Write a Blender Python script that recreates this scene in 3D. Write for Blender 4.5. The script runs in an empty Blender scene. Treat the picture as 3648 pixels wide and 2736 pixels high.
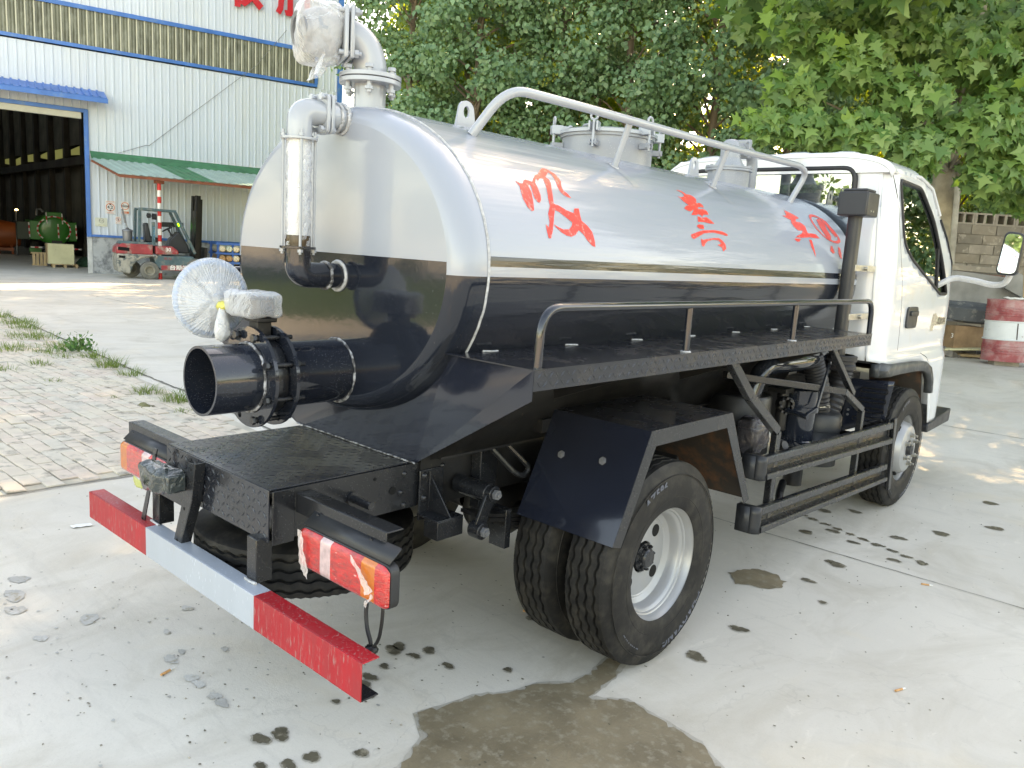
import bpy, math, random
import numpy as np
from mathutils import Vector, Matrix
from mathutils.geometry import delaunay_2d_cdt
S = bpy.context.scene
COL = S.collection
PI = math.pi
rnd = random.Random(7)
rng = np.random.default_rng(7)

# ------------------------------------------------------------------ camera, sky, sun, exposure
cd = bpy.data.cameras.new('camera'); cam = bpy.data.objects.new('camera', cd); COL.objects.link(cam)
cd.sensor_width = 36.0; cd.lens = 27.992; cd.clip_start = 0.05; cd.clip_end = 2000
_R = Vector((0.73571, 0.67471, 0.05906)); _U = Vector((-0.15557, 0.08348, 0.98429)); _F = Vector((-0.65918, 0.73334, -0.16639))
cam.matrix_world = Matrix(((_R.x, _U.x, -_F.x, 2.35075), (_R.y, _U.y, -_F.y, -2.50088), (_R.z, _U.z, -_F.z, 1.50882), (0, 0, 0, 1)))
S.camera = cam
SUN_EL = math.radians(32); SUN_AZ = math.radians(14)      # azimuth measured from +Y towards -X
world = bpy.data.worlds.new('World'); S.world = world; world.use_nodes = True
wn_ = world.node_tree; wn_.nodes.clear()
sky = wn_.nodes.new('ShaderNodeTexSky'); sky.sky_type = 'NISHITA'; sky.sun_disc = False
sky.sun_elevation = SUN_EL; sky.sun_rotation = -SUN_AZ
sky.air_density = 1.0; sky.dust_density = 1.0; sky.ozone_density = 1.0; sky.altitude = 0
bg = wn_.nodes.new('ShaderNodeBackground'); bg.inputs['Strength'].default_value = 0.15
wo = wn_.nodes.new('ShaderNodeOutputWorld')
wn_.links.new(sky.outputs[0], bg.inputs[0]); wn_.links.new(bg.outputs[0], wo.inputs[0])
sd = bpy.data.lights.new('sun', 'SUN'); sun = bpy.data.objects.new('sun', sd); COL.objects.link(sun)
sd.energy = 3.0; sd.angle = math.radians(0.5); sd.color = (1.0, 0.86, 0.62)
sdir = Vector((-math.sin(SUN_AZ)*math.cos(SUN_EL), math.cos(SUN_AZ)*math.cos(SUN_EL), math.sin(SUN_EL)))
sun.rotation_euler = sdir.to_track_quat('Z', 'Y').to_euler()
S.view_settings.view_transform = 'Standard'; S.view_settings.look = 'None'
S.view_settings.exposure = 2.70; S.view_settings.gamma = 1.0; S.view_settings.use_curve_mapping = False
S.view_settings.use_white_balance = True; S.view_settings.white_balance_temperature = 10800; S.view_settings.white_balance_tint = 14
S.render.engine = 'CYCLES'
S.cycles.max_bounces = 8; S.cycles.diffuse_bounces = 3; S.cycles.glossy_bounces = 4; S.cycles.transmission_bounces = 6; S.cycles.transparent_max_bounces = 10

# ------------------------------------------------------------------ mesh helpers
def V(a): return Vector(a)
class MB:
    def __init__(s): s.v = []; s.f = []
    def add(s, vs, fs):
        n = len(s.v); s.v += [tuple(v) for v in vs]; s.f += [tuple(n+i for i in f) for f in fs]; return s
    def box(s, x0, x1, y0, y1, z0, z1):
        return s.add([(x0,y0,z0),(x1,y0,z0),(x1,y1,z0),(x0,y1,z0),(x0,y0,z1),(x1,y0,z1),(x1,y1,z1),(x0,y1,z1)],
                     [(0,3,2,1),(4,5,6,7),(0,1,5,4),(1,2,6,5),(2,3,7,6),(3,0,4,7)])
    def obox(s, c, a, b, d):
        c, a, b, d = V(c), V(a), V(b), V(d)
        if a.cross(b).dot(d) < 0: a = -a
        P = [c+a*i+b*j+d*k for k in (-1,1) for i, j in ((-1,-1),(1,-1),(1,1),(-1,1))]
        return s.add(P, [(0,3,2,1),(4,5,6,7),(0,1,5,4),(1,2,6,5),(2,3,7,6),(3,0,4,7)])
    def bar(s, p0, p1, w, h, up=(0,0,1)):
        p0, p1 = V(p0), V(p1); d = p1-p0; sd_ = d.cross(V(up)).normalized(); u = sd_.cross(d).normalized()
        return s.obox((p0+p1)/2, sd_*w/2, d/2, u*h/2)
    def prism(s, poly, ax, a, b):
        n = len(poly); A = sum(poly[i][0]*poly[(i+1)%n][1]-poly[(i+1)%n][0]*poly[i][1] for i in range(n))
        if A < 0: poly = poly[::-1]
        if a > b: a, b = b, a
        m = {'X': lambda p, t: (t, p[0], p[1]), 'Y': lambda p, t: (p[0], t, p[1]), 'Z': lambda p, t: (p[0], p[1], t)}[ax]
        vs = [m(p, a) for p in poly]+[m(p, b) for p in poly]
        fs = [tuple(range(n-1,-1,-1)), tuple(range(n, 2*n))]+[(i,(i+1)%n,n+(i+1)%n,n+i) for i in range(n)]
        if ax == 'Y': fs = [f[::-1] for f in fs]
        return s.add(vs, fs)
    def tube(s, pts, r, seg=10, closed=False, cap=True):
        pts = [V(p) for p in pts]; n = len(pts); rs = r if isinstance(r, (list, tuple)) else [r]*n
        T = []
        for i in range(n):
            a = pts[i-1] if (i or closed) else pts[i]; b = pts[(i+1)%n] if (i < n-1 or closed) else pts[i]
            T.append((b-a).normalized())
        u = T[0].orthogonal().normalized(); vs = []
        for i in range(n):
            u = (u-T[i]*u.dot(T[i])).normalized(); w = T[i].cross(u)
            for k in range(seg):
                t = 2*PI*k/seg; vs.append(pts[i]+(u*math.cos(t)+w*math.sin(t))*rs[i])
        fs = []
        for i in range(n if closed else n-1):
            for k in range(seg):
                a, b = i*seg+k, i*seg+(k+1)%seg; c, d = ((i+1)%n)*seg+(k+1)%seg, ((i+1)%n)*seg+k
                fs.append((a,b,c,d))
        if cap and not closed: fs += [tuple(range(seg-1,-1,-1)), tuple(range((n-1)*seg, n*seg))]
        return s.add(vs, fs)
    def lathe(s, prof, o, ax, seg=32, sx=1.0, sy=1.0, closed=False, ref=None):
        """prof: (radius, distance along axis)"""
        o, ax = V(o), V(ax).normalized()
        u = (V(ref)-ax*V(ref).dot(ax)).normalized() if ref else ax.orthogonal().normalized()
        w = ax.cross(u); n = len(prof); vs = []
        for r, t in prof:
            for k in range(seg):
                a = 2*PI*k/seg; vs.append(o+ax*t+(u*math.cos(a)*sx+w*math.sin(a)*sy)*max(r, 1e-5))
        fs = []
        for i in range(n if closed else n-1):
            j = (i+1)%n
            for k in range(seg):
                fs.append((i*seg+k, i*seg+(k+1)%seg, j*seg+(k+1)%seg, j*seg+k))
        return s.add(vs, fs)
    def cyl(s, p0, p1, r, seg=20, r2=None):
        d = V(p1)-V(p0); L = d.length; r2 = r if r2 is None else r2
        return s.lathe([(0,0),(r,0),(r2,L),(0,L)], p0, d, seg)
    def grid(s, fn, nu, nv):
        vs = [fn(i/nu, j/nv) for j in range(nv+1) for i in range(nu+1)]
        return s.add(vs, [(j*(nu+1)+i, j*(nu+1)+i+1, (j+1)*(nu+1)+i+1, (j+1)*(nu+1)+i) for j in range(nv) for i in range(nu)])
    def mirx(s):
        n = len(s.v); s.v += [(-x,y,z) for x,y,z in s.v]; s.f += [tuple(n+i for i in f[::-1]) for f in s.f]; return s

_wl = {}
def wloc(o): return _wl.get(o.name, Vector((0,0,0)))
def build(name, mb, mats, parent=None, smooth=40, bev=0, bseg=2, label=None, kind=None, solid=0, sub=0, fmat=None, origin=None, midx=None):
    me = bpy.data.meshes.new(name)
    vs = np.array(mb.v, dtype=float)
    c = (vs.min(0)+vs.max(0))/2 if origin is None else np.array(origin, float)
    if origin is None and parent is None: c[2] = vs[:,2].min()
    me.from_pydata((vs-c).tolist(), [], mb.f)
    for m in (mats if isinstance(mats, (list, tuple)) else [mats]): me.materials.append(m)
    if midx is not None: me.polygons.foreach_set('material_index', midx)
    me.update()
    if smooth:
        me.shade_smooth(); me.set_sharp_from_angle(angle=math.radians(smooth))
    o = bpy.data.objects.new(name, me); COL.objects.link(o)
    if parent is not None:
        o.parent = parent; o.location = Vector(c)-wloc(parent)
    else: o.location = Vector(c)
    _wl[o.name] = Vector(c)
    if sub: mo = o.modifiers.new('subsurf', 'SUBSURF'); mo.levels = mo.render_levels = sub
    if solid: mo = o.modifiers.new('solid', 'SOLIDIFY'); mo.thickness = solid; mo.offset = 0
    if bev:
        mo = o.modifiers.new('bevel', 'BEVEL'); mo.width = bev; mo.segments = bseg; mo.limit_method = 'ANGLE'; mo.angle_limit = math.radians(35)
        mo.harden_normals = False
    if label: o['label'] = label
    if kind: o['kind'] = kind
    return o
def thing(name, label, cat, loc, group=None):
    o = bpy.data.objects.new(name, None); COL.objects.link(o); o.location = loc; o.empty_display_size = .2
    _wl[o.name] = Vector(loc); tag(o, label, cat, group); return o
def tag(o, label, cat, group=None, kind=None):
    o['label'] = label; o['category'] = cat
    if group: o['group'] = group
    if kind: o['kind'] = kind
    return o
def dup(o, name, parent, loc, rot=None, label=None, scale=None):
    """copy of a single mesh object placed at world loc (parents are unrotated)"""
    c = o.copy(); c.name = name; COL.objects.link(c); c.parent = parent
    c.location = Vector(loc)-wloc(parent) if parent else Vector(loc)
    if rot is not None: c.rotation_euler = rot
    if scale is not None: c.scale = scale
    _wl[c.name] = Vector(loc)
    if label: c['label'] = label
    return c
def inpoly(p, poly):
    x, y = p; r = False; n = len(poly)
    for i in range(n):
        x1, y1 = poly[i]; x2, y2 = poly[(i+1)%n]
        if (y1 > y) != (y2 > y) and x < (x2-x1)*(y-y1)/(y2-y1)+x1: r = not r
    return r
def resamp(poly, st):
    out = []
    for i in range(len(poly)):
        a, b = poly[i], poly[(i+1)%len(poly)]; L = math.hypot(b[0]-a[0], b[1]-a[1]); k = max(1, int(L/st+.5))
        out += [(a[0]+(b[0]-a[0])*t/k, a[1]+(b[1]-a[1])*t/k) for t in range(k)]
    return out
def rpoly(poly, r, seg=5):
    """round the corners of a polygon; r a number or list"""
    n = len(poly); out = []
    for i in range(n):
        p0, p, p1 = V(poly[i-1]), V(poly[i]), V(poly[(i+1)%n]); ri = r[i] if isinstance(r, (list, tuple)) else r
        d0, d1 = p0-p, p1-p; m = min(ri, d0.length*.48, d1.length*.48)
        if m < 1e-4: out.append(tuple(p)); continue
        a, b = p+d0.normalized()*m, p+d1.normalized()*m
        for k in range(seg+1):
            t = k/seg; q = a*(1-t)**2+p*2*t*(1-t)+b*t*t; out.append(tuple(q))
    return out
def sheet(outer, holes, step, fn):
    """triangulated sheet with holes, mapped to 3D by fn(u, v)"""
    loops = [resamp(outer, step)]+[resamp(h, step) for h in holes]
    pts, edges = [], []
    for l in loops:
        n = len(pts); pts += l; edges += [(n+i, n+(i+1)%len(l)) for i in range(len(l))]
    xs = [p[0] for p in outer]; ys = [p[1] for p in outer]
    u = min(xs)+step/2
    while u < max(xs):
        v = min(ys)+step/2
        while v < max(ys):
            if inpoly((u, v), outer) and not any(inpoly((u, v), h) for h in holes):
                if all((u-q[0])**2+(v-q[1])**2 > (step*.45)**2 for q in pts[:sum(map(len, loops))]): pts.append((u, v))
            v += step
        u += step
    r = delaunay_2d_cdt([Vector(p) for p in pts], edges, [], 0, 1e-6)
    vs, fs = r[0], r[2]; keep = []
    for f in fs:
        c = (sum(vs[i][0] for i in f)/len(f), sum(vs[i][1] for i in f)/len(f))
        if inpoly(c, outer) and not any(inpoly(c, h) for h in holes): keep.append(tuple(f))
    return MB().add([fn(v[0], v[1]) for v in vs], keep)
def arc(c, r, a0, a1, n, ax='X', x=0):
    out = []
    for i in range(n+1):
        a = math.radians(a0+(a1-a0)*i/n); p, q = c[0]+r*math.cos(a), c[1]+r*math.sin(a)
        out.append({'X': (x,p,q), 'Y': (p,x,q), 'Z': (p,q,x)}[ax])
    return out
def fillet(pts, r, n=6):
    """open 3D polyline with rounded corners"""
    out = [V(pts[0])]
    for i in range(1, len(pts)-1):
        p = V(pts[i]); d0, d1 = V(pts[i-1])-p, V(pts[i+1])-p; ri = r[i] if isinstance(r, (list, tuple)) else r
        m = min(ri, d0.length*.49, d1.length*.49); a, b = p+d0.normalized()*m, p+d1.normalized()*m
        for k in range(n+1):
            t = k/n; out.append(a*(1-t)**2+p*2*t*(1-t)+b*t*t)
    return out+[V(pts[-1])]
def text_mb(body, size, fn, align='CENTER', ext=0, bold=0.0, sp=1.0):
    c = bpy.data.curves.new('txt', 'FONT'); c.body = body; c.size = size; c.align_x = align; c.align_y = 'CENTER'; c.resolution_u = 3; c.offset = bold; c.space_character = sp
    o = bpy.data.objects.new('txt', c); COL.objects.link(o); bpy.context.view_layer.update()
    m = bpy.data.meshes.new_from_object(o.evaluated_get(bpy.context.evaluated_depsgraph_get()))
    mb = MB().add([fn(v.co.x, v.co.y) for v in m.vertices], [tuple(p.vertices) for p in m.polygons])
    bpy.data.objects.remove(o); bpy.data.curves.remove(c); bpy.data.meshes.remove(m); return mb

# ------------------------------------------------------------------ materials
def N(nt, t, **k):
    n = nt.nodes.new(t)
    for a, b in k.items(): setattr(n, a, b)
    return n
def mat(name, col, rough=.5, metal=0, var=0, vscale=3, bump=0, bscale=40, bdist=.002, coat=0, rvar=0, spec=None, dust=None, dscale=30, dthr=.62, dsoft=.05, emis=None, trans=0, ior=1.45, coord='Object', stretch=None, dust2=None, drops=0, wear=None):
    m = bpy.data.materials.new(name); m.use_nodes = True; nt = m.node_tree; b = nt.nodes['Principled BSDF']; L = nt.links.new
    b.inputs['Base Color'].default_value = (*col, 1); b.inputs['Roughness'].default_value = rough; b.inputs['Metallic'].default_value = metal
    b.inputs['Coat Weight'].default_value = coat; b.inputs['Coat Roughness'].default_value = .04; b.inputs['IOR'].default_value = ior
    if spec is not None: b.inputs['Specular IOR Level'].default_value = spec
    if trans: b.inputs['Transmission Weight'].default_value = trans
    if emis: b.inputs['Emission Color'].default_value = (*emis[0], 1); b.inputs['Emission Strength'].default_value = emis[1]
    tc = N(nt, 'ShaderNodeTexCoord') if coord == 'Object' else N(nt, 'ShaderNodeNewGeometry')
    src = tc.outputs['Object'] if coord == 'Object' else tc.outputs['Position']
    if stretch:
        mp = N(nt, 'ShaderNodeMapping'); mp.inputs['Scale'].default_value = stretch; L(src, mp.inputs[0]); src = mp.outputs[0]
    def noise(sc, det=5, rg=.55, s=None):
        n = N(nt, 'ShaderNodeTexNoise'); n.inputs['Scale'].default_value = sc; n.inputs['Detail'].default_value = det; n.inputs['Roughness'].default_value = rg; L(s or src, n.inputs['Vector']); return n.outputs['Fac']
    def ramp(x, a, c_):
        r = N(nt, 'ShaderNodeMapRange'); r.inputs[1].default_value = a; r.inputs[2].default_value = c_; L(x, r.inputs[0]); return r.outputs[0]
    def mix(fac, a, c_):
        x = N(nt, 'ShaderNodeMix', data_type='RGBA'); L(fac, x.inputs[0])
        for s_, i in ((a, 6), (c_, 7)):
            if isinstance(s_, tuple): x.inputs[i].default_value = (*s_, 1)
            else: L(s_, x.inputs[i])
        return x.outputs[2]
    c = None
    if var:
        c = mix(ramp(noise(vscale), .3, .7), tuple(max(0, k*(1-var)) for k in col), tuple(min(1, k*(1+var)) for k in col))
    if dust:
        c = mix(ramp(noise(dscale, 6, .65), dthr-dsoft, dthr+dsoft), c or col, dust)
    if dust2:   # (colour, scale, threshold, soft)
        c = mix(ramp(noise(dust2[1], 4, .6), dust2[2]-dust2[3], dust2[2]+dust2[3]), c or col, dust2[0])
    hs = []
    if drops:   # water beads: small raised voronoi spots, only where a broad noise allows
        v = N(nt, 'ShaderNodeTexVoronoi'); v.inputs['Scale'].default_value = drops; L(src, v.inputs['Vector'])
        vr = N(nt, 'ShaderNodeMapRange'); vr.inputs[1].default_value = .22; vr.inputs[2].default_value = .12; L(v.outputs['Distance'], vr.inputs[0])
        ms = ramp(noise(drops/14, 2), .44, .56)
        mu = N(nt, 'ShaderNodeMath', operation='MULTIPLY'); L(vr.outputs[0], mu.inputs[0]); L(ms, mu.inputs[1]); dm = mu.outputs[0]; hs.append((dm, .0012))
        c = mix(dm, c or col, tuple(min(1, k*1.25+.07) for k in col))
    if c: L(c, b.inputs['Base Color'])
    if rvar:
        r = N(nt, 'ShaderNodeMapRange'); r.inputs[1].default_value = .3; r.inputs[2].default_value = .7; r.inputs[3].default_value = max(.02, rough-rvar); r.inputs[4].default_value = rough+rvar
        L(noise(vscale*3), r.inputs[0]); L(r.outputs[0], b.inputs['Roughness'])
    prev = None
    if bump:
        bp = N(nt, 'ShaderNodeBump'); bp.inputs['Strength'].default_value = bump; bp.inputs['Distance'].default_value = bdist; L(noise(bscale, 3), bp.inputs['Height']); prev = bp
    for h, d in hs:
        bp = N(nt, 'ShaderNodeBump'); bp.inputs['Strength'].default_value = .8; bp.inputs['Distance'].default_value = d; L(h, bp.inputs['Height'])
        if prev: L(prev.outputs[0], bp.inputs['Normal'])
        prev = bp
    if prev: L(prev.outputs[0], b.inputs['Normal'])
    if prev and coat: L(prev.outputs[0], b.inputs['Coat Normal'])
    m['_h'] = 1
    return m
BLK = (.013, .0165, .024)
M = {}
M['black'] = mat('black_paint', BLK, .09, coat=.5, var=.25, bump=.05, bscale=130, bdist=.001, dust=(.14,.135,.13), dscale=190, dthr=.75, dsoft=.015, rvar=.03, drops=170)
M['blackfade'] = mat('dull_black_paint', (.014,.015,.017), .27, coat=.2, var=.3, bump=.15, bscale=120, bdist=.001, dust=(.10,.095,.085), dscale=110, dthr=.71, dsoft=.03, rvar=.08, drops=120)
M['blackdirty'] = mat('dirty_black_metal', (.011,.0108,.011), .42, var=.4, bump=.3, bscale=80, dust=(.05,.042,.032), dscale=55, dthr=.66, dsoft=.05, rvar=.12)
M['rusty'] = mat('rusty_black_metal', (.03,.022,.016), .65, var=.4, bump=.4, bscale=50, dust=(.12,.05,.02), dscale=9, dthr=.60, dsoft=.1)
M['gloss'] = mat('smooth_black_paint', (.012,.015,.024), .12, coat=.4, var=.15, bump=.04, bscale=90, bdist=.001, dust=(.12,.12,.12), dscale=200, dthr=.76, dsoft=.015)
M['grey'] = mat('light_grey_paint', (.335,.36,.39), .2, coat=.35, var=.04, bump=.06, bscale=120, bdist=.001, dust=(.42,.42,.41), dscale=140, dthr=.74, dsoft=.03)
M['greyd'] = mat('mid_grey_paint', (.27,.29,.315), .28, var=.06, bump=.1, bscale=90, bdist=.001, drops=110, dust=(.5,.5,.48), dscale=100, dthr=.72)
M['white'] = mat('white_cab_paint', (.62,.64,.66), .18, coat=.6, var=.02, dust=(.62,.60,.56), dscale=8, dthr=.66, dsoft=.12)
M['weld'] = mat('weld_bead', (.42,.43,.44), .5, bump=.8, bscale=150, bdist=.004, var=.3, vscale=60)
M['weldd'] = mat('dark_weld_bead', (.06,.06,.062), .45, bump=.8, bscale=150, bdist=.004, dust=(.42,.43,.45), dscale=50, dthr=.52, dsoft=.06)
M['rubber'] = mat('tyre_rubber', (.0095,.0092,.009), .6, var=.3, vscale=6, bump=.2, bscale=90, dust=(.040,.036,.030), dscale=16, dthr=.60, dsoft=.14, spec=.35)
M['rubberb'] = mat('black_rubber_trim', (.018,.018,.02), .5, var=.2)
M['plasticb'] = mat('black_plastic', (.025,.027,.03), .4, var=.2, rvar=.08, bump=.1, bscale=120)
M['arch'] = mat('faded_arch_plastic', (.045,.05,.052), .42, var=.35, vscale=5, bump=.2, bscale=60, dust=(.12,.12,.11), dscale=10, dthr=.6, dsoft=.1)
M['silver'] = mat('silver_wheel_paint', (.34,.345,.35), .38, metal=.35, var=.06, vscale=5, bump=.08, bscale=60, dust=(.35,.34,.32), dscale=9, dthr=.66, dsoft=.1)
M['steel'] = mat('zinc_steel', (.45,.43,.38), .35, metal=.8, var=.2, vscale=40)
M['galv'] = mat('dull_grey_metal', (.20,.205,.215), .45, metal=.5, var=.15, bump=.1)
M['red'] = mat('red_paint', (.40,.009,.016), .45, var=.2, vscale=4, bump=.15, bscale=70, dust=(.34,.15,.14), dscale=120, dthr=.60, dsoft=.06, stretch=(1,1,.18), dust2=((.36,.02,.025), 26, .56, .08))
M['bgrey'] = mat('bumper_grey_paint', (.36,.40,.45), .35, var=.06, vscale=5, bump=.1, bscale=80, stretch=(1,1,.3), dust=(.36,.38,.40), dscale=30, dthr=.66, drops=90)
M['redlet'] = mat('red_decal', (.85,.045,.03), .35, var=.12, vscale=12, dust=(.75,.35,.3), dscale=60, dthr=.64, dsoft=.08)
M['redlet2'] = mat('faded_red_decal', (.72,.10,.09), .4, var=.1, vscale=14, dust=(.64,.56,.56), dscale=110, dthr=.56, dsoft=.05)
M['lensr'] = mat('red_lamp_lens', (.52,.008,.008), .12, coat=1, var=.45, vscale=26, bump=.5, bscale=120, bdist=.004, spec=.7, dust=(.72,.36,.32), dscale=34, dthr=.645, dsoft=.012, stretch=(1,1,3.2))
M['lensa'] = mat('amber_lamp_lens', (.55,.13,.01), .14, coat=1, var=.15, vscale=30, bump=.3, bscale=180, bdist=.002)
M['lensw'] = mat('clear_lamp_lens', (.52,.36,.36), .16, coat=1, var=.25, vscale=50, bump=.4, bscale=200, bdist=.002)
M['mirror'] = mat('mirror_glass', (.75,.78,.78), .02, metal=1)
M['glass'] = None
def glass(name, tint, a):
    m = bpy.data.materials.new(name); m.use_nodes = True; nt = m.node_tree; nt.nodes.clear(); L = nt.links.new
    o = N(nt, 'ShaderNodeOutputMaterial'); mx = N(nt, 'ShaderNodeMixShader'); t = N(nt, 'ShaderNodeBsdfTransparent'); g = N(nt, 'ShaderNodeBsdfGlossy')
    f = N(nt, 'ShaderNodeFresnel'); f.inputs[0].default_value = 1.5; md = N(nt, 'ShaderNodeMath', operation='ADD'); md.inputs[1].default_value = a
    t.inputs[0].default_value = (*tint, 1); g.inputs['Roughness'].default_value = .01; g.inputs[0].default_value = (.9,.95,.95,1)
    L(f.outputs[0], md.inputs[0]); L(md.outputs[0], mx.inputs[0]); L(t.outputs[0], mx.inputs[1]); L(g.outputs[0], mx.inputs[2]); L(mx.outputs[0], o.inputs[0]); return m
M['glass'] = glass('tinted_cab_glass', (.34,.43,.42), .24)
def film(name, dens, col=(.72,.74,.77), rough=.2):
    """thin crumpled plastic film: partly clear, partly milky and glossy along its folds"""
    m = bpy.data.materials.new(name); m.use_nodes = True; nt = m.node_tree; L = nt.links.new; b = nt.nodes['Principled BSDF']
    tc = N(nt, 'ShaderNodeTexCoord'); n = N(nt, 'ShaderNodeTexNoise'); n.inputs['Scale'].default_value = 12; n.inputs['Detail'].default_value = 3; n.inputs['Distortion'].default_value = 2.0; L(tc.outputs['Object'], n.inputs['Vector'])
    b.inputs['Base Color'].default_value = (*col, 1); b.inputs['Roughness'].default_value = rough; b.inputs['Coat Weight'].default_value = .6
    bp = N(nt, 'ShaderNodeBump'); bp.inputs['Strength'].default_value = .9; bp.inputs['Distance'].default_value = .012; L(n.outputs['Fac'], bp.inputs['Height']); L(bp.outputs[0], b.inputs['Normal'])
    vo = N(nt, 'ShaderNodeTexVoronoi', feature='DISTANCE_TO_EDGE'); vo.inputs['Scale'].default_value = 15; ad = N(nt, 'ShaderNodeVectorMath', operation='MULTIPLY_ADD'); L(n.outputs['Color'], ad.inputs[0]); ad.inputs[1].default_value = (.09,.09,.09); L(tc.outputs['Object'], ad.inputs[2]); L(ad.outputs[0], vo.inputs['Vector'])
    b2 = N(nt, 'ShaderNodeBump'); b2.inputs['Strength'].default_value = .7; b2.inputs['Distance'].default_value = .02; L(vo.outputs['Distance'], b2.inputs['Height']); L(bp.outputs[0], b2.inputs['Normal']); L(b2.outputs[0], b.inputs['Normal']); bp.inputs['Strength'].default_value = .35
    lw = N(nt, 'ShaderNodeLayerWeight'); lw.inputs[0].default_value = .45; L(b2.outputs[0], lw.inputs['Normal'])
    r = N(nt, 'ShaderNodeMapRange'); r.inputs[1].default_value = .15; r.inputs[2].default_value = .8; r.inputs[3].default_value = dens; r.inputs[4].default_value = min(1, dens+.5); L(lw.outputs['Facing'], r.inputs[0]); L(r.outputs[0], b.inputs['Alpha']); return m
M['film'] = film('crumpled_plastic_film', .28)
M['film2'] = film('torn_protective_film', .35, (.85,.75,.72))
M['filmd'] = film('black_plastic_wrap', .98, (.035,.045,.045), .2)
def zsplit(name, splits, first, dr=.09):
    """tank paint: colour bands by height; splits = [(z, colour index)], index 0 light 1 dark"""
    m = mat(name, (.56,.58,.60), .2, coat=.22, bump=.05, bscale=26, bdist=.004); nt = m.node_tree; L = nt.links.new; b = nt.nodes['Principled BSDF']
    g = N(nt, 'ShaderNodeNewGeometry'); sp = N(nt, 'ShaderNodeSeparateXYZ'); L(g.outputs['Position'], sp.inputs[0])
    nz = N(nt, 'ShaderNodeTexNoise'); nz.inputs['Scale'].default_value = 190; nz.inputs['Detail'].default_value = 2; L(g.outputs['Position'], nz.inputs['Vector'])
    fk = N(nt, 'ShaderNodeMapRange'); fk.inputs[1].default_value = .72; fk.inputs[2].default_value = .76; L(nz.outputs['Fac'], fk.inputs[0])
    cols = [(.295,.325,.37), BLK]; cur = None
    dk = N(nt, 'ShaderNodeMix', data_type='RGBA'); dk.inputs[6].default_value = (*cols[1], 1); dk.inputs[7].default_value = (.09,.09,.09,1); L(fk.outputs[0], dk.inputs[0])
    lt = N(nt, 'ShaderNodeMix', data_type='RGBA'); lt.inputs[6].default_value = (*cols[0], 1); lt.inputs[7].default_value = (.34,.345,.35,1); L(fk.outputs[0], lt.inputs[0])
    cc = [lt.outputs[2], dk.outputs[2]]; cur = cc[first]; rc = None
    for z, i in splits:
        c = N(nt, 'ShaderNodeMath', operation='GREATER_THAN'); c.inputs[1].default_value = z; L(sp.outputs['Z'], c.inputs[0])
        x = N(nt, 'ShaderNodeMix', data_type='RGBA'); L(c.outputs[0], x.inputs[0]); L(cur, x.inputs[6]); L(cc[i], x.inputs[7]); cur = x.outputs[2]
        y = N(nt, 'ShaderNodeMix'); L(c.outputs[0], y.inputs[0]); y.inputs[3].default_value = (.20,dr)[i]
        if rc is None: y.inputs[2].default_value = (.20,dr)[first]
        else: L(rc, y.inputs[2])
        rc = y.outputs[0]
    L(cur, b.inputs['Base Color']); L(rc, b.inputs['Roughness'])
    return m, nt, b
M['shell'], _n, _b = zsplit('tank_shell_paint', [(1.423,0),(1.4535,1),(1.4845,0)], 1, .17)
# long shallow waves rolled into the shell plate
_g = N(_n, 'ShaderNodeNewGeometry'); _mp = N(_n, 'ShaderNodeMapping'); _mp.inputs['Scale'].default_value = (6,.55,9); _n.links.new(_g.outputs['Position'], _mp.inputs[0])
_t = N(_n, 'ShaderNodeTexNoise'); _t.inputs['Scale'].default_value = 2.2; _t.inputs['Detail'].default_value = 3; _n.links.new(_mp.outputs[0], _t.inputs['Vector'])
_bp = N(_n, 'ShaderNodeBump'); _bp.inputs['Strength'].default_value = .22; _bp.inputs['Distance'].default_value = .02; _n.links.new(_t.outputs['Fac'], _bp.inputs['Height'])
_old = [n for n in _n.nodes if n.type == 'BUMP' and n != _bp]
if _old: _n.links.new(_bp.outputs[0], _old[0].inputs['Normal'])
M['headm'], _, _ = zsplit('tank_head_paint', [(1.461,0)], 1)
M['knuck'], _, _ = zsplit('tank_rim_paint', [(1.423,0)], 1)
def tread_plate(name, col, rough):
    m = mat(name, col, rough, coat=.3, var=.25, vscale=5, rvar=.1, drops=170); nt = m.node_tree; L = nt.links.new; b = nt.nodes['Principled BSDF']
    g = N(nt, 'ShaderNodeNewGeometry')
    n = N(nt, 'ShaderNodeTexNoise'); n.inputs['Scale'].default_value = 9; n.inputs['Detail'].default_value = 3; L(g.outputs['Position'], n.inputs['Vector'])
    r = N(nt, 'ShaderNodeMapRange'); r.inputs[1].default_value = .42; r.inputs[2].default_value = .58; r.inputs[3].default_value = .06; r.inputs[4].default_value = .34; L(n.outputs['Fac'], r.inputs[0]); L(r.outputs[0], b.inputs['Roughness'])
    n2 = N(nt, 'ShaderNodeTexNoise'); n2.inputs['Scale'].default_value = 140; L(g.outputs['Position'], n2.inputs['Vector'])
    bp = N(nt, 'ShaderNodeBump'); bp.inputs['Strength'].default_value = .25; bp.inputs['Distance'].default_value = .002; L(n2.outputs['Fac'], bp.inputs['Height']); old = b.inputs['Normal'].links[0].from_socket; L(old, bp.inputs['Normal']); L(bp.outputs[0], b.inputs['Normal'])
    return m
M['tread'] = tread_plate('wet_tread_plate', (.014,.016,.021), .2)
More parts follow.
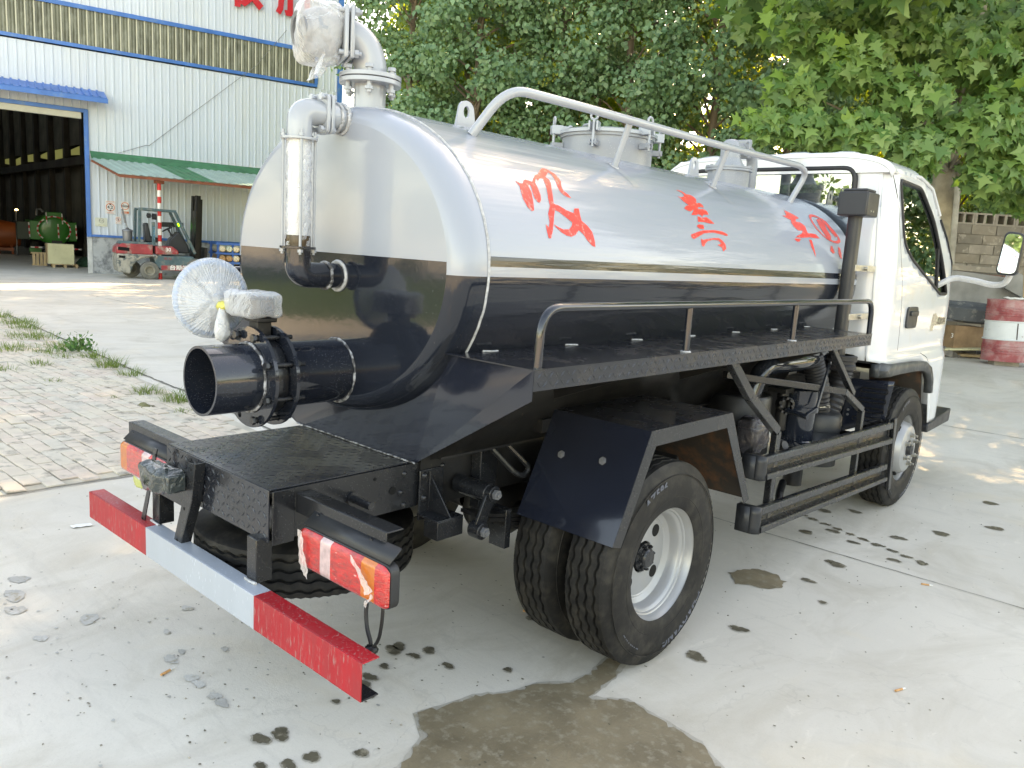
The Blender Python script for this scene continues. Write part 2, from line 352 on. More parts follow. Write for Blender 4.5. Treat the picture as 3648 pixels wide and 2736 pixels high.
def tread_marks(fn, u0, u1, v0, v1, st=.03, L=.011, w=.0028, h=.0009):
    """raised lozenges of a checker plate on the surface fn(u, v) -> (point, normal)"""
    mb = MB(); nu, nv = int((u1-u0)/st), int((v1-v0)/st)
    for i in range(nu):
        for j in range(nv):
            u, v = u0+(i+.5)*(u1-u0)/nu, v0+(j+.5)*(v1-v0)/nv; a = PI/4 if (i+j)%2 else -PI/4
            P = [fn(u+dx*math.cos(a)-dy*math.sin(a), v+dx*math.sin(a)+dy*math.cos(a), k) for dx, dy, k in ((-L,0,.0002),(0,-w,.0002),(L,0,.0002),(0,w,.0002),(-L*.5,0,h),(L*.5,0,h))]
            mb.add(P, [(0,1,4),(1,5,4),(1,2,5),(2,3,5),(3,4,5),(3,0,4)])
    return mb
# ================================================================== the tank truck
T = thing('tank_truck', 'small suction tank truck with a grey over black elliptical tank behind a white cab', 'truck', (0, 1.0, 0))
RX, RZ, ZC = .657, .524, 1.432
def ell(a, k=0.0): return ((RX+k)*math.cos(a), ZC+(RZ+k)*math.sin(a))
# --- tank
SEG = 96
def eloft(rows):      # rows: (shrink, y)
    mb = MB(); vs = []
    for k, y in rows:
        for i in range(SEG):
            x, z = ell(2*PI*i/SEG, -k); vs.append((x, y, z))
    fs = [(j*SEG+i, (j+1)*SEG+i, (j+1)*SEG+(i+1)%SEG, j*SEG+(i+1)%SEG) for j in range(len(rows)-1) for i in range(SEG)]
    return mb.add(vs, fs)
Y0, Y1 = -.752, 2.345
m_ = eloft([(0, Y0+(Y1-Y0)*i/14) for i in range(15)])
tank = build('tank', m_, M['shell'], T, smooth=60)
rows = [(.06*(1-math.sin(t)), -.87+.085*(1-math.cos(t))) for t in np.linspace(0, PI/2, 7)]+[(0, -.752)]
build('tank_rim', eloft(rows), M['knuck'], tank, smooth=60)
m_ = MB(); ring = [(*ell(2*PI*i/SEG, -.06),) for i in range(SEG)]
vs = []; fs = []
for j in range(7):
    f = 1-j/7; vs += [(x*f, -.87-.006*(1-f*f)*0, ZC+(z-ZC)*f) for x, z in ring]
for j in range(6): fs += [(j*SEG+i, j*SEG+(i+1)%SEG, (j+1)*SEG+(i+1)%SEG, (j+1)*SEG+i) for i in range(SEG)]
vs.append((0, -.87, ZC)); fs += [(6*SEG+i, 6*SEG+(i+1)%SEG, 7*SEG) for i in range(SEG)]
build('rear_head', MB().add(vs, [f[::-1] for f in fs]), M['headm'], tank)
rows = [(0, Y1)]+[(.07*(1-math.cos(t))+.0, Y1+.09*math.sin(t)) for t in np.linspace(0.1, PI/2, 6)]+[(.3, Y1+.1), (.52, Y1+.105)]
build('front_head', eloft(rows), M['shell'], tank, smooth=60)
pts = [(*((lambda e: (e[0], -.752+rnd.uniform(-.0015,.0015), e[1]))(ell(2*PI*i/140, .001))),) for i in range(140)]
build('weld_seam', MB().tube(pts, .0045, 6, closed=True), M['weld'], tank)
# shell lettering: outlines lie on the curved side of the tank
TR = {"a":[[[-0.532,1.73],[-0.509,1.723],[-0.497,1.725],[-0.486,1.735],[-0.474,1.739],[-0.46,1.738],[-0.442,1.735],[-0.418,1.752],[-0.399,1.762],[-0.381,1.767],[-0.352,1.783],[-0.328,1.793],[-0.311,1.794],[-0.294,1.79],[-0.277,1.78],[-0.269,1.767],[-0.27,1.754],[-0.286,1.736],[-0.291,1.721],[-0.274,1.71],[-0.266,1.697],[-0.281,1.698],[-0.301,1.705],[-0.312,1.718],[-0.309,1.736],[-0.297,1.759],[-0.297,1.775],[-0.308,1.783],[-0.327,1.772],[-0.348,1.761],[-0.336,1.753],[-0.338,1.741],[-0.356,1.718],[-0.37,1.694],[-0.383,1.669],[-0.357,1.664],[-0.325,1.651],[-0.289,1.644],[-0.275,1.661],[-0.249,1.663],[-0.256,1.64],[-0.258,1.621],[-0.231,1.605],[-0.212,1.585],[-0.207,1.553],[-0.209,1.534],[-0.226,1.538],[-0.249,1.555],[-0.269,1.577],[-0.288,1.588],[-0.313,1.57],[-0.338,1.563],[-0.363,1.566],[-0.389,1.576],[-0.409,1.59],[-0.42,1.599],[-0.401,1.592],[-0.375,1.585],[-0.341,1.587],[-0.319,1.602],[-0.315,1.613],[-0.342,1.627],[-0.37,1.643],[-0.39,1.648],[-0.404,1.629],[-0.422,1.598],[-0.433,1.577],[-0.449,1.552],[-0.46,1.552],[-0.463,1.571],[-0.462,1.597],[-0.449,1.587],[-0.438,1.605],[-0.433,1.632],[-0.408,1.66],[-0.4,1.685],[-0.383,1.716],[-0.375,1.732],[-0.367,1.754],[-0.382,1.754],[-0.4,1.746],[-0.41,1.737],[-0.403,1.748],[-0.412,1.748],[-0.428,1.734],[-0.431,1.714],[-0.435,1.693],[-0.443,1.677],[-0.457,1.666],[-0.467,1.668],[-0.473,1.681],[-0.47,1.699],[-0.462,1.717],[-0.465,1.726],[-0.477,1.718],[-0.477,1.698],[-0.488,1.671],[-0.502,1.638],[-0.514,1.635],[-0.528,1.646],[-0.536,1.671],[-0.531,1.693],[-0.523,1.714]]],"b":[[[0.59,1.806],[0.631,1.804],[0.651,1.791],[0.683,1.792],[0.704,1.784],[0.705,1.775],[0.678,1.757],[0.712,1.759],[0.724,1.751],[0.721,1.741],[0.684,1.741],[0.66,1.737],[0.657,1.729],[0.704,1.733],[0.725,1.725],[0.726,1.711],[0.681,1.708],[0.659,1.703],[0.646,1.691],[0.651,1.702],[0.626,1.707],[0.607,1.701],[0.559,1.698],[0.591,1.713],[0.615,1.726],[0.569,1.713],[0.54,1.717],[0.529,1.723],[0.559,1.735],[0.593,1.741],[0.567,1.754],[0.559,1.768],[0.548,1.774],[0.58,1.772],[0.621,1.783],[0.623,1.796]],[[0.609,1.696],[0.646,1.691],[0.684,1.697],[0.713,1.688],[0.732,1.672],[0.688,1.671],[0.644,1.674],[0.589,1.672]],[[0.56,1.652],[0.586,1.661],[0.623,1.66],[0.618,1.644],[0.578,1.642]],[[0.484,1.613],[0.509,1.618],[0.543,1.626],[0.596,1.636],[0.695,1.643],[0.774,1.642],[0.819,1.631],[0.81,1.624],[0.748,1.629],[0.686,1.633],[0.603,1.625],[0.539,1.607],[0.5,1.596],[0.484,1.601]],[[0.56,1.601],[0.57,1.596],[0.619,1.602],[0.67,1.608],[0.719,1.611],[0.746,1.603],[0.767,1.588],[0.767,1.567],[0.735,1.555],[0.73,1.571],[0.694,1.581],[0.733,1.587],[0.713,1.601],[0.666,1.602],[0.614,1.593],[0.591,1.584],[0.572,1.569],[0.554,1.57],[0.556,1.586]]],"c":[[[1.687,1.801],[1.717,1.795],[1.76,1.784],[1.803,1.768],[1.735,1.757],[1.709,1.744],[1.765,1.743],[1.8,1.726],[1.785,1.707],[1.775,1.688],[1.843,1.689],[1.888,1.687],[1.911,1.667],[1.835,1.666],[1.777,1.667],[1.663,1.659],[1.581,1.658],[1.628,1.669],[1.689,1.681],[1.726,1.699],[1.664,1.696],[1.637,1.712],[1.636,1.734],[1.658,1.749],[1.62,1.756],[1.588,1.767],[1.641,1.769]],[[1.556,1.65],[1.643,1.652],[1.604,1.636],[1.571,1.637]],[[1.75,1.655],[1.782,1.652],[1.776,1.614],[1.772,1.582],[1.765,1.563],[1.756,1.588],[1.743,1.618]]],"d":[[[2.062,1.778],[2.131,1.785],[2.135,1.771],[2.171,1.793],[2.197,1.775],[2.2,1.74],[2.197,1.698],[2.172,1.682],[2.147,1.713],[2.144,1.752],[2.139,1.761],[2.103,1.725],[2.104,1.686],[2.075,1.67],[2.029,1.675],[2.018,1.706],[2.025,1.744]],[[2.032,1.634],[2.054,1.631],[2.057,1.597],[2.026,1.591],[2.0,1.607]],[[2.138,1.634],[2.163,1.625],[2.157,1.596],[2.144,1.566],[2.119,1.57],[2.112,1.599]],[[2.227,1.628],[2.268,1.62],[2.263,1.589],[2.302,1.573],[2.281,1.562],[2.241,1.579],[2.218,1.603]]],"ring":[[[2.015,1.799],[2.058,1.806],[2.11,1.806],[2.155,1.794],[2.183,1.769],[2.204,1.735],[2.221,1.704],[2.226,1.677],[2.212,1.662],[2.166,1.652],[2.105,1.652],[2.033,1.663],[1.975,1.687],[1.942,1.721],[1.948,1.759],[1.977,1.785]],[[2.019,1.788],[2.054,1.793],[2.097,1.793],[2.137,1.783],[2.164,1.762],[2.182,1.734],[2.196,1.708],[2.2,1.686],[2.186,1.673],[2.147,1.665],[2.096,1.664],[2.037,1.674],[1.99,1.693],[1.962,1.722],[1.967,1.754],[1.989,1.776]]],"letters":[[[11.69,9.25],[11.88,9.3],[11.88,8.9],[11.96,8.95],[12.07,9.09],[12.25,9.38],[12.65,9.46],[12.43,9.05],[12.61,8.89],[12.47,8.73],[12.25,8.96],[12.01,8.75],[11.88,8.81],[11.86,8.7],[11.69,8.7]],[[13.12,9.56],[13.32,9.61],[13.28,9.13],[13.26,8.91],[13.17,8.74],[13.02,8.82],[13.09,8.99],[13.13,9.21]],[[13.4,9.62],[13.58,9.66],[13.59,8.84],[13.54,8.75],[13.4,8.74],[13.35,8.76],[13.31,8.91],[13.41,8.92]],[[13.7,9.44],[13.71,9.22],[13.98,9.21],[13.99,8.96],[13.7,8.93],[13.7,8.76],[14.37,8.78],[14.36,8.95],[14.16,8.97],[14.16,9.22],[14.4,9.24],[14.4,9.42],[14.16,9.42],[14.15,9.53]]]}
def onshell(y, z, k=.0012):
    s_ = min(.9999, (z-ZC)/RZ); x = RX*math.sqrt(1-s_*s_); n = Vector((x/RX**2, 0, (z-ZC)/RZ**2)).normalized(); return (x+n.x*k, y, z+n.z*k)
def decal(polys, name, m, lab=None, holes=()):
    mb = MB()
    for p in polys:
        q = sheet(p, holes, .02, onshell); mb.add(q.v, q.f)
    o = build(name, mb, m, tank, smooth=0)
    if lab: o['label'] = lab
    return o
decal([TR['a']], 'painted_character', M['redlet'], 'largest red brush character, nearest the rear of the tank') if isinstance(TR['a'][0][0], float) else decal(TR['a'], 'painted_character', M['redlet'], 'largest red brush character, nearest the rear of the tank')
decal(TR['b'], 'painted_character', M['redlet'], 'middle red brush character')
decal(TR['c'], 'painted_character', M['redlet'], 'red brush character nearest the cab')
decal([TR['ring'][0]], 'logo', M['redlet'], 'round red emblem', holes=[TR['ring'][1]])
decal([TR['d'][0]], 'logo_mark', M['redlet'])
[decal([q_], 'small_character', M['redlet']) for q_ in TR['d'][1:]]
# --- big outlet pipe, flanges, valve
PX, PZ = .053, 1.058
big = build('outlet_pipe', MB().lathe([(.10,0),(.108,0),(.108,.50),(.10,.50)], (PX,-1.365,PZ), (0,1,0), 48, closed=True), M['black'], T)
_wr = lambda n, r, y, rr, m, x=PX, z=PZ, par=None: build(n, MB().tube([(x+r*math.cos(a)*(1+rnd.uniform(-.008,.008)), y+rnd.uniform(-.0025,.0025), z+r*math.sin(a)) for a in np.linspace(0, 2*PI, 49)[:-1]], rr, 6, closed=True), m, par or big)
_wr('weld_bead', .110, -.868, .006, M['weldd']); _wr('weld_bead', .110, -1.207, .005, M['weldd'])
def flange(y0, y1, r, holes, name, par, x=PX, z=PZ, ri=.105, m=None, ph=0):
    """ring plate with a ring of drilled holes"""
    n = 72; mb = MB(); hr = (r+ri)/2+.008
    out = [(r*math.cos(2*PI*i/n), r*math.sin(2*PI*i/n)) for i in range(n)]
    inn = [(ri*math.cos(2*PI*i/36), ri*math.sin(2*PI*i/36)) for i in range(36)]
    hl = [[(hr*math.cos(ph+2*PI*h/holes)+.011*math.cos(k*PI/6), hr*math.sin(ph+2*PI*h/holes)+.011*math.sin(k*PI/6)) for k in range(12)] for h in range(holes)]
    for yy, fl in ((y0, 0), (y1, 1)):
        q = sheet(out, [inn]+hl, .03, lambda u, v: (x+u, yy, z+v))
        ar = 0
        f0 = q.f[0]; a, b, c = [V(q.v[i]) for i in f0[:3]]; up = (b-a).cross(c-a).y > 0
        mb.add(q.v, [f if up == bool(fl) else f[::-1] for f in q.f])
    for lp, sg in [(out, 1), (inn, -1)]+[(h, -1) for h in hl]:
        k = len(lp); vs = [(x+u, y0, z+v) for u, v in lp]+[(x+u, y1, z+v) for u, v in lp]
        fs = [(i, (i+1)%k, k+(i+1)%k, k+i) for i in range(k)]
        mb.add(vs, fs if sg < 0 else [f[::-1] for f in fs])
    return build(name, mb, m or M['black'], par, smooth=30)
flange(-1.203, -1.191, .162, 8, 'flange', big, ph=PI/8)
flange(-1.128, -1.116, .162, 8, 'flange', big, ph=PI/8)
build('valve_body', MB().lathe([(.104,-1.188),(.122,-1.188),(.126,-1.175),(.126,-1.142),(.122,-1.131),(.104,-1.131)], (PX,0,PZ), (0,1,0), 48, closed=True), M['blackfade'], big)
def bolt_mesh(name, r, L, m, ax='Y', thread=True):
    mb = MB(); a = {'Y': (0,1,0), 'Z': (0,0,1), 'X': (1,0,0)}[ax]
    mb.lathe([(0,-L/2-.7*r),(r*1.75,-L/2-.7*r),(r*1.85,-L/2-.5*r),(r*1.85,-L/2+.7*r),(r*1.2,-L/2+.7*r)], (0,0,0), a, 6)
    mb.cyl(V(a)*(-L/2), V(a)*(L/2), r, 12)
    mb.lathe([(r*.9,L*.28),(r*1.8,L*.28),(r*1.8,L*.28+1.2*r),(r*.9,L*.28+1.2*r)], (0,0,0), a, 6)
    return build(name, mb, m, None, origin=(0,0,0), smooth=30)
_b = bolt_mesh('bolt', .0075, .135, M['blackfade']); first = True
for k in range(8):
    a = PI/8+2*PI*k/8; hr = (.162+.105)/2+.008
    if k in (4, 5): continue
    p = (PX+hr*math.cos(a), -1.150, PZ+hr*math.sin(a))
    if first: _b.parent = big; _b.location = V(p)-wloc(big); _wl[_b.name] = V(p); first = False
    else: dup(_b, 'bolt', big, p)
valve = build('valve_neck', MB().box(PX-.03, PX+.022, -1.186, -1.134, 1.16, 1.26).box(PX-.045, PX+.04, -1.195, -1.125, 1.235, 1.25), M['blackdirty'], T, bev=.004)
# gearbox wrapped in film, shaft and bagged handwheel
m_ = MB().prism(rpoly([(-.07,-1.20),(-.05,-1.215),(.08,-1.215),(.10,-1.19),(.10,-1.145),(.07,-1.12),(-.04,-1.125),(-.07,-1.15)], .015), 'Z', 1.250, 1.312)
gb = build('gearbox', m_, M['blackdirty'], T, bev=.006)
def crumple(mb, amp, sc, seed=0, it=0):
    from mathutils import noise as mn
    out = []
    for v in mb.v:
        p = V(v)*sc+V((seed, seed*.7, 0)); d = mn.noise_vector(p)+mn.noise_vector(p*2.3)*.5; out.append(tuple(V(v)+d*amp))
    mb.v = out; return mb
def blob(c, ax, ay, az, nu=48, nv=32, p=2.0):
    """superellipsoid skin"""
    mb = MB(); e = 2/p; sg = lambda v, q: math.copysign(abs(v)**q, v); vs = []
    for j in range(nv+1):
        t = -PI/2+PI*j/nv
        for i in range(nu):
            u = 2*PI*i/nu; vs.append((c[0]+ax*sg(math.cos(t), e)*sg(math.cos(u), e), c[1]+ay*sg(math.cos(t), e)*sg(math.sin(u), e), c[2]+az*sg(math.sin(t), e)))
    fs = [(j*nu+i, j*nu+(i+1)%nu, (j+1)*nu+(i+1)%nu, (j+1)*nu+i) for j in range(nv) for i in range(nu)]
    return mb.add(vs, fs)
build('plastic_wrap', crumple(blob((.017,-1.168,1.288), .097, .060, .042, 64, 40, 6), .005, 22, 2), M['film'], gb, smooth=180, label='clear film wrapped round the gearbox')
HC = Vector((-.15, -1.222, 1.292))
hub = build('shaft', MB().cyl((-.16,-1.222,1.285), (-.05,-1.2,1.29), .012, 14), M['steel'], gb)
hw = build('handwheel', MB().tube([(HC.x, HC.y+.121*math.cos(a), HC.z+.118*math.sin(a)) for a in np.linspace(0, 2*PI, 49)[:-1]], .0075, 10, closed=True), mat('blue_paint', (.05,.28,.62), .35, coat=.4), T)
for k in range(4):
    a = PI/4+PI*k/2; build('spoke', MB().tube([HC+V((.01,0,0)), HC+V((.012, .06*math.cos(a), .06*math.sin(a))), HC+V((0, .115*math.cos(a), .115*math.sin(a)))], .007, 8), M['galv'], hw)
def bagfn(side):
    def fn(u, v):    # u around, v from tie to rim
        a = 2*PI*u; r = .1325*v**.85; pl_ = -.0016*abs(math.sin(a*31+4*math.sin(a*5)+2*math.sin(a*2)))*v*(1.15-v)*2+.0008*math.sin(a*67+2*math.sin(a*7))*v
        x = (.050*(1-v)**1.6+.014*(1-v**12) if side else -.026*(1-v**7))+pl_*(1 if side else -1)
        oy, oz = (.004*(1-v), -.02*(1-v))
        return (HC.x+x, HC.y+oy+r*math.cos(a), HC.z+oz+r*math.sin(a))
    return fn
mfp = film('pleated_plastic_bag', .50, (.72,.76,.80), .3)
m_ = MB().grid(bagfn(1), 360, 14); m_.grid(bagfn(0), 120, 8)
build('plastic_bag', m_, mfp, hw, smooth=180, label='clear plastic bag pleated over the handwheel')
m_ = MB().tube([(-.085,-1.219,1.27), (-.078,-1.222,1.245), (-.074,-1.226,1.215), (-.07,-1.228,1.185), (-.073,-1.228,1.165)], [.012,.016,.022,.028,.018], 26)
build('bag_tail', crumple(m_, .007, 45, 5), film('twisted_bag_end', .6, (.8,.82,.84), .3), hw, smooth=180)
build('bag_tie', crumple(blob((-.09,-1.216,1.272), .03, .02, .017, 20, 14), .004, 60, 3), mat('yellow_tie', (.55,.5,.10), .35, coat=.5, var=.5, vscale=60), hw, smooth=60)
# --- small pipe with sight tube at the rear
sp = (.055, -1.03)
def elbow(p_from, p_corner, p_to, r, n=12, seg=20):
    return fillet([p_from, p_corner, p_to], min((V(p_from)-V(p_corner)).length, (V(p_to)-V(p_corner)).length)*.98, n), r
pth, _ = elbow((sp[0],sp[1],1.815), (sp[0],sp[1],1.905), (sp[0],-.945,1.905), .04)
se = build('overflow_elbow', MB().tube(pth, .040, 24), M['grey'], T)
build('pipe_stub', MB().tube([(sp[0],-.945,1.905), (sp[0],-.84,1.90)], .042, 24), M['grey'], se)
_wr('weld_bead', .047, -.872, .007, M['weld'], sp[0], 1.900, se); _wr('weld_bead', .045, -.895, .005, M['weld'], sp[0], 1.902, se)
for yy in (-.955, -.938):
    build('flange_plate', MB().prism(rpoly([(sp[0]-.044,1.843),(sp[0]+.044,1.843),(sp[0]+.044,1.967),(sp[0]-.044,1.967)], .02), 'Y', yy, yy+.012), M['grey'], se, bev=.002)
_b2 = bolt_mesh('bolt', .0065, .055, M['grey']); fst = True
for dx in (-.028, .028):
    for dz in (-.05, .05):
        p = (sp[0]+dx, -.942, 1.905+dz)
        if fst: _b2.parent = se; _b2.location = V(p)-wloc(se); fst = False
        else: dup(_b2, 'bolt', se, p)
gt = build('sight_tube', MB().lathe([(.033,1.475),(.037,1.475),(.037,1.815),(.033,1.815)], (*sp,0), (0,0,1), 32, closed=True), mat('milky_glass_tube', (.62,.64,.66), .12, coat=1, var=.1, vscale=20), T)
def tw(u, v):
    a = 2*PI*u; r = .0395+.0016*math.sin(a*3+v*22)+.0012*math.sin(a*7-v*40)+rnd.uniform(-.0006,.0006); return (sp[0]+r*math.cos(a), sp[1]+r*math.sin(a), 1.48+.33*v)
build('plastic_wrap', MB().grid(tw, 64, 60), film('tube_film', .25, (.75,.76,.78), .2), gt, smooth=180)
for z, m in ((1.812, M['grey']), (1.470, M['black'])): build('flange_ring', MB().lathe([(.036,0),(.058,0),(.058,.008),(.036,.008)], (*sp,z), (0,0,1), 40, closed=True), m, gt, bev=.001)
for k in range(4):
    a = PI/4+PI*k/2+.35; build('tie_rod', MB().cyl((sp[0]+.050*math.cos(a), sp[1]+.050*math.sin(a), 1.452), (sp[0]+.050*math.cos(a), sp[1]+.050*math.sin(a), 1.842), .0045, 8).lathe([(.001,0),(.0095,0),(.0095,.009),(.001,.009)], (sp[0]+.050*math.cos(a), sp[1]+.050*math.sin(a), 1.821), (0,0,1), 6).lathe([(.001,0),(.0095,0),(.0095,.009),(.001,.009)], (sp[0]+.050*math.cos(a), sp[1]+.050*math.sin(a), 1.459), (0,0,1), 6), M['grey'] if k != 9 else M['black'], gt)
build('overflow_residue', MB().lathe([(.0375,0),(.0405,0),(.041,.02),(.0395,.035),(.037,.035)], (*sp,1.478), (0,0,1), 32, closed=True), mat('brown_tar', (.05,.03,.015), .25, var=.6, vscale=40, bump=.5), gt)
pth, _ = elbow((sp[0],sp[1],1.472), (sp[0],sp[1],1.385), (sp[0],-.92,1.385), .04)
be = build('lower_elbow', MB().tube(pth+[V((sp[0],-.86,1.385))], .042, 24), M['black'], T)
_wr('weld_bead', .045, -.925, .005, M['weldd'], sp[0], 1.385, be); _wr('weld_bead', .048, -.872, .007, M['weld'], sp[0], 1.385, be)
# --- tall inlet neck on the tank top with flange, elbow and bagged valve
tp = (0.0, -.715)
nk = build('inlet_neck', MB().lathe([(.055,1.90),(.055,2.045)], (*tp,0), (0,0,1), 40), M['grey'], T)
for z in (2.040, 2.058): build('flange', MB().lathe([(.05,0),(.107,0),(.107,.0145),(.05,.0145)], (*tp,z), (0,0,1), 56, closed=True), M['grey'], nk, bev=.0015)
build('gasket', MB().lathe([(.05,0),(.103,0),(.103,.0035),(.05,.0035)], (*tp,2.0545), (0,0,1), 40, closed=True), M['rubberb'], nk)
_b3 = bolt_mesh('bolt', .0085, .085, M['grey'], 'Z'); _b3.rotation_euler = (PI,0,0); fst = True
for k in range(6):
    a = .35+2*PI*k/6; p = (tp[0]+.085*math.cos(a), tp[1]+.085*math.sin(a), 2.048)
    if fst: _b3.parent = nk; _b3.location = V(p)-wloc(nk); fst = False
    else: dup(_b3, 'bolt', nk, p)
dr = Vector((-.42, -.9, 0)).normalized(); dd = Vector((dr.y, -dr.x, 0))
c0 = V((*tp,2.072)); oe = V((*tp,2.190))+dr*.078
el = build('inlet_elbow', MB().tube([c0]+[V((*tp,2.075))+dr*(.078*(1-math.cos(t)))+V((0,0,.115*math.sin(t))) for t in np.linspace(.05, PI/2, 14)], .057, 32), M['grey'], T)
for k in (0, .02): 
    c = oe+dr*(.002+k)
    build('flange_plate', MB().obox(c, dd*.085, dr*.0075, V((0,0,.085))), M['grey'], el, bev=.012, bseg=3)
mbB = MB()
for sx in (-1, 1):
    for sz in (-1, 1):
        p = oe+dd*.066*sx+V((0,0,.066*sz)); mbB = MB().cyl(p-dr*.03, p+dr*.045, .008, 10)
        mbB.lathe([(.001,0),(.0145,0),(.0145,.014),(.001,.014)], p-dr*.02, dr, 6); build('bolt', mbB, M['grey'], el)
vb = oe+dr*.03
valve2 = build('check_valve', MB().lathe([(.05,0),(.075,.03),(.08,.08),(.062,.12),(.0,.125)], vb, dr, 32), M['greyd'], T)
build('hose_mouth', MB().lathe([(.048,0),(.056,0),(.056,.07),(.062,.07),(.062,.085),(.048,.085)], vb+dr*.06+V((0,0,.0)), (dr+V((.25,-.2,-.15))).normalized(), 32, closed=True), M['galv'], valve2)
q = blob((0,0,0), .082, .080, .102, 72, 48, 3.4); mx_ = Matrix((dd, dr, V((0,0,1)))).transposed(); cc = vb+dr*.072
q.v = [tuple(mx_@(V(v)*(1.0+.12*(V(v).y/.1)*0))+cc) for v in q.v]
build('plastic_bag', crumple(crumple(q, .017, 9, 9), .005, 30, 4), film('bag_over_valve', .30, (.80,.80,.80), .28), valve2, smooth=180, label='crumpled clear plastic bag tied over the valve mouth')
def bt(u, v): return tuple(cc-dr*.02+dd*(.05-.13*u)+V((0,0,-.088-.06*v))+dr*(.02*math.sin(u*9)+.03*v))
build('bag_tail', crumple(MB().grid(bt, 16, 8), .012, 22, 8), M['film'], valve2, smooth=180)
# --- top of tank: lugs, manhole, float valve, upper rail
def lug(yc, xo=.03):
    o_ = [(yc-.062,1.925),(yc+.062,1.925),(yc+.04,2.03)]+[(yc+.040*math.cos(a), 2.03+.034*math.sin(a)) for a in np.linspace(.2, PI-.2, 8)]+[(yc-.04,2.03)]
    h_ = [(yc+.016*math.cos(a), 2.022+.022*math.sin(a)) for a in np.linspace(0, 2*PI, 17)[:-1]]
    mb = MB(); 
    for x_, fl in ((xo-.005, 0), (xo+.005, 1)):
        q = sheet(o_, [h_], .03, lambda u, v: (x_, u, v)); f0 = q.f[0]; a, b, c = [V(q.v[i]) for i in f0[:3]]; up = (b-a).cross(c-a).x > 0
        mb.add(q.v, [f if up == bool(fl) else f[::-1] for f in q.f])
    for lp in (o_, h_):
        k = len(lp); mb.add([(xo-.005,*p) for p in lp]+[(xo+.005,*p) for p in lp], [(i,(i+1)%k,k+(i+1)%k,k+i) for i in range(k)])
    build('lifting_lug', mb, M['grey'], tank, smooth=30)
lug(-.27, .02); lug(1.475, .02)
mh = build('manhole_neck', MB().lathe([(.215,1.90),(.215,2.045),(.225,2.045),(.225,2.058)], (0,.69,0), (0,0,1), 64), M['greyd'], T)
build('manhole_lid', MB().lathe([(.215,0),(.236,0),(.236,.014),(.215,.022),(.1,.034),(0,.038)], (0,.69,2.058), (0,0,1), 64), M['grey'], mh)
build('lid_handle', MB().tube(fillet([(-.04,.55,2.085),(-.04,.55,2.10),(.06,.53,2.10),(.06,.53,2.085)], .012, 4), .005, 8), M['greyd'], mh)
for k in range(6):
    a = math.radians(-68+60*k); ca, sa = math.cos(a), math.sin(a); P_ = lambda r, t, z: (r*ca-t*sa, .69+r*sa+t*ca, z)
    mb = MB().obox(P_(.232,0,2.083), V((ca,sa,0))*.034, V((-sa,ca,0))*.005, V((0,0,.012)))
    for t in (-.018, .018): mb.obox(P_(.25,t,2.075), V((ca,sa,0))*.026, V((-sa,ca,0))*.004, V((0,0,.020)))
    cl = build('lid_clamp', mb, M['grey'], mh, bev=.0015)
    mb = MB().cyl(P_(.262,0,1.985), P_(.262,0,2.10), .0065, 10).tube([P_(.262,.0155*math.cos(b), 2.116+.0155*math.sin(b)) for b in np.linspace(0, 2*PI, 17)[:-1]], .0055, 8, closed=True)
    build('eye_bolt', mb, M['grey'], cl)
    build('clamp_fork', MB().obox(P_(.245,.014,2.005), V((ca,sa,0))*.028, V((-sa,ca,0))*.003, V((0,0,.012))).obox(P_(.245,-.014,2.005), V((ca,sa,0))*.028, V((-sa,ca,0))*.003, V((0,0,.012))).cyl(P_(.262,-.022,2.003), P_(.262,.022,2.003), .006, 10), M['greyd'], cl, bev=.001)
fv = build('float_valve', MB().lathe([(.12,1.88),(.12,2.035),(.135,2.035),(.135,2.047)], (0,1.91,0), (0,0,1), 48), M['greyd'], T)
build('valve_cover', MB().lathe([(.12,0),(.135,0),(.135,.011),(.088,.016),(.062,.06),(.062,.066)], (0,1.91,2.049), (0,0,1), 48), M['greyd'], fv)
for k in range(12):
    a = 2*PI*k/12+.1; build('bolt', MB().lathe([(.001,0),(.009,0),(.009,.008),(.001,.009)], (.124*math.cos(a), 1.91+.124*math.sin(a), 2.06), (0,0,1), 6), M['greyd'], fv)
build('dome', MB().lathe([(.058,0),(.058,.06),(.05,.09),(.03,.107),(0,.112)], (0,1.91,2.11), (0,0,1), 32), M['greyd'], fv)
e2 = build('vent_elbow', MB().tube([(0,1.91,2.18)]+fillet([(0,1.93,2.18),(0,2.20,2.18),(0,2.20,1.95)], .10, 10)+[(0,2.20,1.85)], .033, 20), M['greyd'], T)
for yy in (2.035, 2.052): build('flange_plate', MB().box(-.055,.055,yy,yy+.012,2.125,2.235), M['greyd'], e2, bev=.006)
for dx in (-.038,.038):
    for dz in (-.038,.038): build('bolt', MB().cyl((dx,2.015,2.18+dz), (dx,2.085,2.18+dz), .007, 8), M['greyd'], e2)
rail = build('top_rail', MB().tube(fillet([(.325,-.53,1.885),(.415,-.46,2.045),(.435,-.1,2.045),(.44,1.0,2.045),(.425,1.93,2.06),(.42,2.03,2.03),(.36,1.985,1.865)], [.10,.12,.3,.3,.06,.10], 8), .0165, 16), M['grey'], T)
for a, b in (((.365,.255,1.865),(.425,.255,2.035)), ((.375,1.06,1.862),(.435,1.06,2.035))):
    build('rail_post', MB().cyl(a, b, .0135, 14), M['grey'], rail); build('weld_bead', MB().tube([V(a)+V((.017*math.cos(t), .017*math.sin(t), -.010*math.cos(t)+.004)) for t in np.linspace(0, 2*PI, 15)[:-1]], .004, 5, closed=True), M['weld'], rail)
    def saddle(u, v, yc=a[1]): return onshell(yc-.022+.044*u, 1.885-.10*v, .0012)
    build('saddle_strap', MB().grid(saddle, 3, 10), M['grey'], rail)
